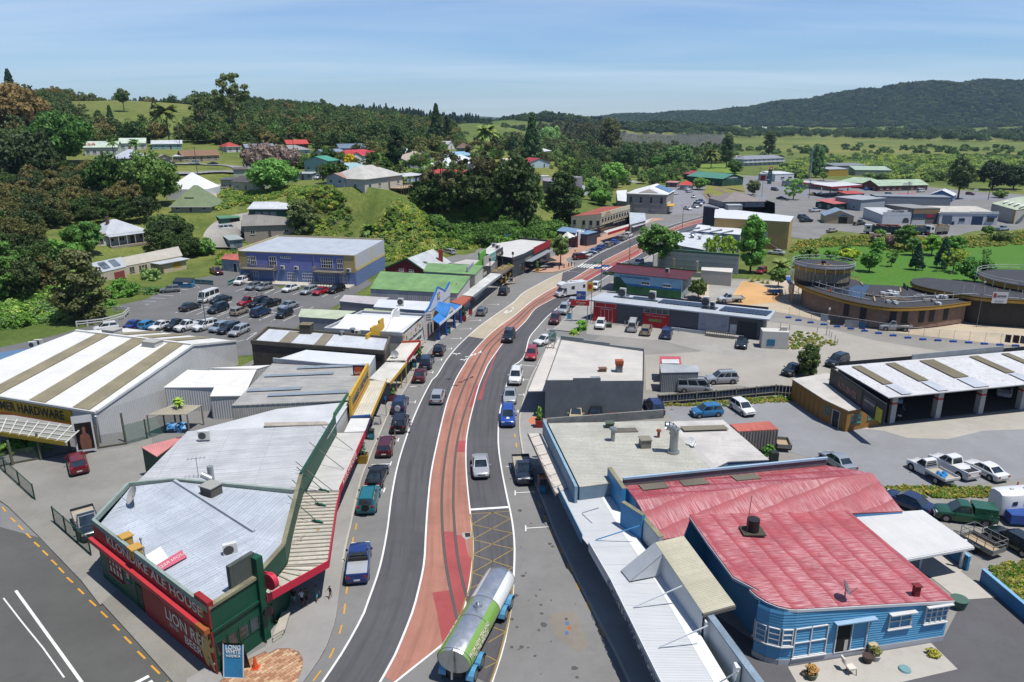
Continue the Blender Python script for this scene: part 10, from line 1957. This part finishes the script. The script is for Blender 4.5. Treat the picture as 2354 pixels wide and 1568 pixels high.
def finish_people():
 bpy.context.view_layer.update();dg=bpy.context.evaluated_depsgraph_get();built=[(bpy.data.meshes.new_from_object(q[0].evaluated_get(dg)),q)for q in PEOPLE]
 for me,(o,label,p,h,hdg,shirt,trous,skin,hair,shrt,V_,arms,bend,hat)in built:
  bpy.data.objects.remove(o);me.materials.clear();mats=[pn(skin,.6,.05,dirt=0),pn(shirt,.8,.1),pn(trous,.85,.1),pn('241f1c',.8)]
  for m in mats:me.materials.append(m)
  for f in me.polygons:
   c=f.center/h;zz=c.z;ay=abs(c.y);mi=1
   if zz>.835:mi=0
   elif ay>.125 and zz<.66:mi=0
   elif zz<.03:mi=3
   elif zz<(.3 if shrt else.05):mi=0
   elif zz<.53:mi=2
   f.material_index=mi
  import bmesh
  bm=bmesh.new();bm.from_mesh(me)
  for s_,(sx,fx)in zip((-1,1),arms):
   wr=v3(bend*.3+fx*1.75,s_*(.135+sx),.455+fx*.95)*h;d=v3(fx*1.2+.1,0,-1+fx*1.4).normalized();side=v3(1,0,0)if abs(d.x)<.7 else v3(0,1,0)
   for k in rn(5):
    L_=(.042,.05,.053,.049,.036)[k]*h if k else.04*h;b0=wr+side*(k-2)*.0075*h if k else wr+side*-.016*h;dd=d if k else(d-side*.8).normalized();q=tbm(b0,b0+dd*L_*.55,.0052*h,.0048*h,n=5,cap=False);q.tub(b0+dd*L_*.55,b0+dd*L_*.9+v3(.3,0,-.1).normalized()*L_*.15,.0048*h,.0032*h,n=5)
    vv=[bm.verts.new(x)for x in q.v];[setattr(bm.faces.new([vv[i]for i in f]),'material_index',0)for f in q.f]
  bm.to_mesh(me);bm.free();me.polygons.foreach_set('use_smooth',[True]*len(me.polygons))
  t=bpy.data.objects.new('person',me);COL.objects.link(t);t.location=p;t.rotation_euler[2]=hdg;tag(t,label,'person','people about the town')
  hx=(bend*.5+.012)*h;hm=MB();rings=[]
  for k in rn(6):a=k/5*1.75;rings.append([v3(hx-.006*h+cos(b*.5236)*.054*h*sin(max(.05,a)),sin(b*.5236)*.05*h*sin(max(.05,a)),.945*h+.052*h*cos(a))for b in rn(12)])
  for A_,B_ in zip(rings,rings[1:]):
   for k in rn(12):
    j=(k+1)%12
    if A_[k].x>hx+.02*h and A_[k].z<.955*h:continue
    hm.pol([A_[k],B_[k],B_[j],A_[j]])
  ho_=ob('hair' if not hat else 'hat',hm,pn(hat or hair,.8),None,60);ho_.parent=t
  fm=MB();fx_=hx+.047*h
  fm.tub((fx_-.01*h,0,.915*h),(fx_+.012*h,0,.905*h),.008*h,.006*h,n=5);nz=ob('nose',fm,mats[0],None);nz.parent=t
  for s_ in(-1,1):e=ob('eye',abm(fx_-.006*h,fx_+.001*h,s_*.02*h-.006*h,s_*.02*h+.006*h,.922*h,.929*h),'181414',None);e.parent=t;er=ob('ear',abm(hx-.01*h,hx+.01*h,s_*.05*h-.005*h,s_*.05*h+.005*h,.9*h,.928*h),mats[0],None);er.parent=t
  mo=ob('mouth',abm(fx_-.012*h,fx_-.002*h,-.014*h,.014*h,.888*h,.893*h),'6a3a34',None);mo.parent=t
D2=-1.57
psn('child in dark top at left of group under verandah',O(380,840),1.35,D2,'17181c','8fb5c4',shrt=True);psn('child in dark vest over white shirt under verandah',O(450,850),1.4,D2+.2,'d9dbe0','1c2030',shrt=True,strd=.15);psn('child in grey top behind white shirted child',O(488,845),1.45,D2+.1,'4a4440','1c1a1c',shrt=True);psn('boy in teal top and shorts under verandah',O(575,815),1.45,D2-.2,'5f7f85','4a9aa5',shrt=True,strd=.14);psn('small girl walking in sun beside verandah shade',O(690,792),1.12,D2-.6,'1c1a1c','3a3436',skin='a8765c',shrt=True,strd=.16,arms=((.08,.1),(.06,0)));psn('person in red patterned dress at pub door',O(200,1040),1.65,.2,'a84a5a','2b2326',z=.5)
psn('man in black vest loading black four wheel drive',J(1240,640),1.78,1,'17181a','6d6a66',arms=((.04,.2),(.05,.15)),shrt=True,bend=.25,hair='9a938a');psn('person in white top walking beside black four wheel drive',J(1372,605),1.7,1.2,'d6c9cc','8f97a3',strd=.16)
psn('person in red sitting outside superette',G(800,1275),1.5,-1.4,'b52a34','b52a34',arms=((.1,.12),(.1,.12)),z=.02);psn('worker in yellow vest inside roofless shell',G(1550,850),1.75,-1.5,'b9c22a','20242c',arms=((.14,.05),(.1,.1)),hat='b9bf2a',z=.02);psn('worker in orange vest and white helmet on scaffold deck',H(668,760,0),1.78,-1.5,'d9632a','3a3f3a',arms=((.1,.15),(.08,.1)),hat='e6e6e6',z=3.3)
psn('dark dressed shopper in verandah shade',F(1380,1255),1.7,-1.4,'1c1c22','1a1a1e');psn('person in yellow top beside silver wagon',G(955,625),1.7,-1.4,'c99a3a','3a3a42');
finish_people()
hzb=abm(-9000,9000,-150,9200,-2.5,300);hzo=ob('haze',hzb,None if False else 'ffffff');hzo.data.materials.clear();hm_=bpy.data.materials.new('haze_air');hm_.use_nodes=True;hn=hm_.node_tree.nodes;hn.clear();ho=hn.new('ShaderNodeOutputMaterial');pvv=hn.new('ShaderNodeVolumePrincipled');sv(pvv,'Color',(.55,.75,1,1));sv(pvv,'Density',.00005);sv(pvv,'Anisotropy',.3);hm_.node_tree.links.new(pvv.outputs[0],ho.inputs['Volume']);hzo.data.materials.append(hm_);hzo['kind']='stuff';hzo['label']='thin blue summer haze filling valley air'
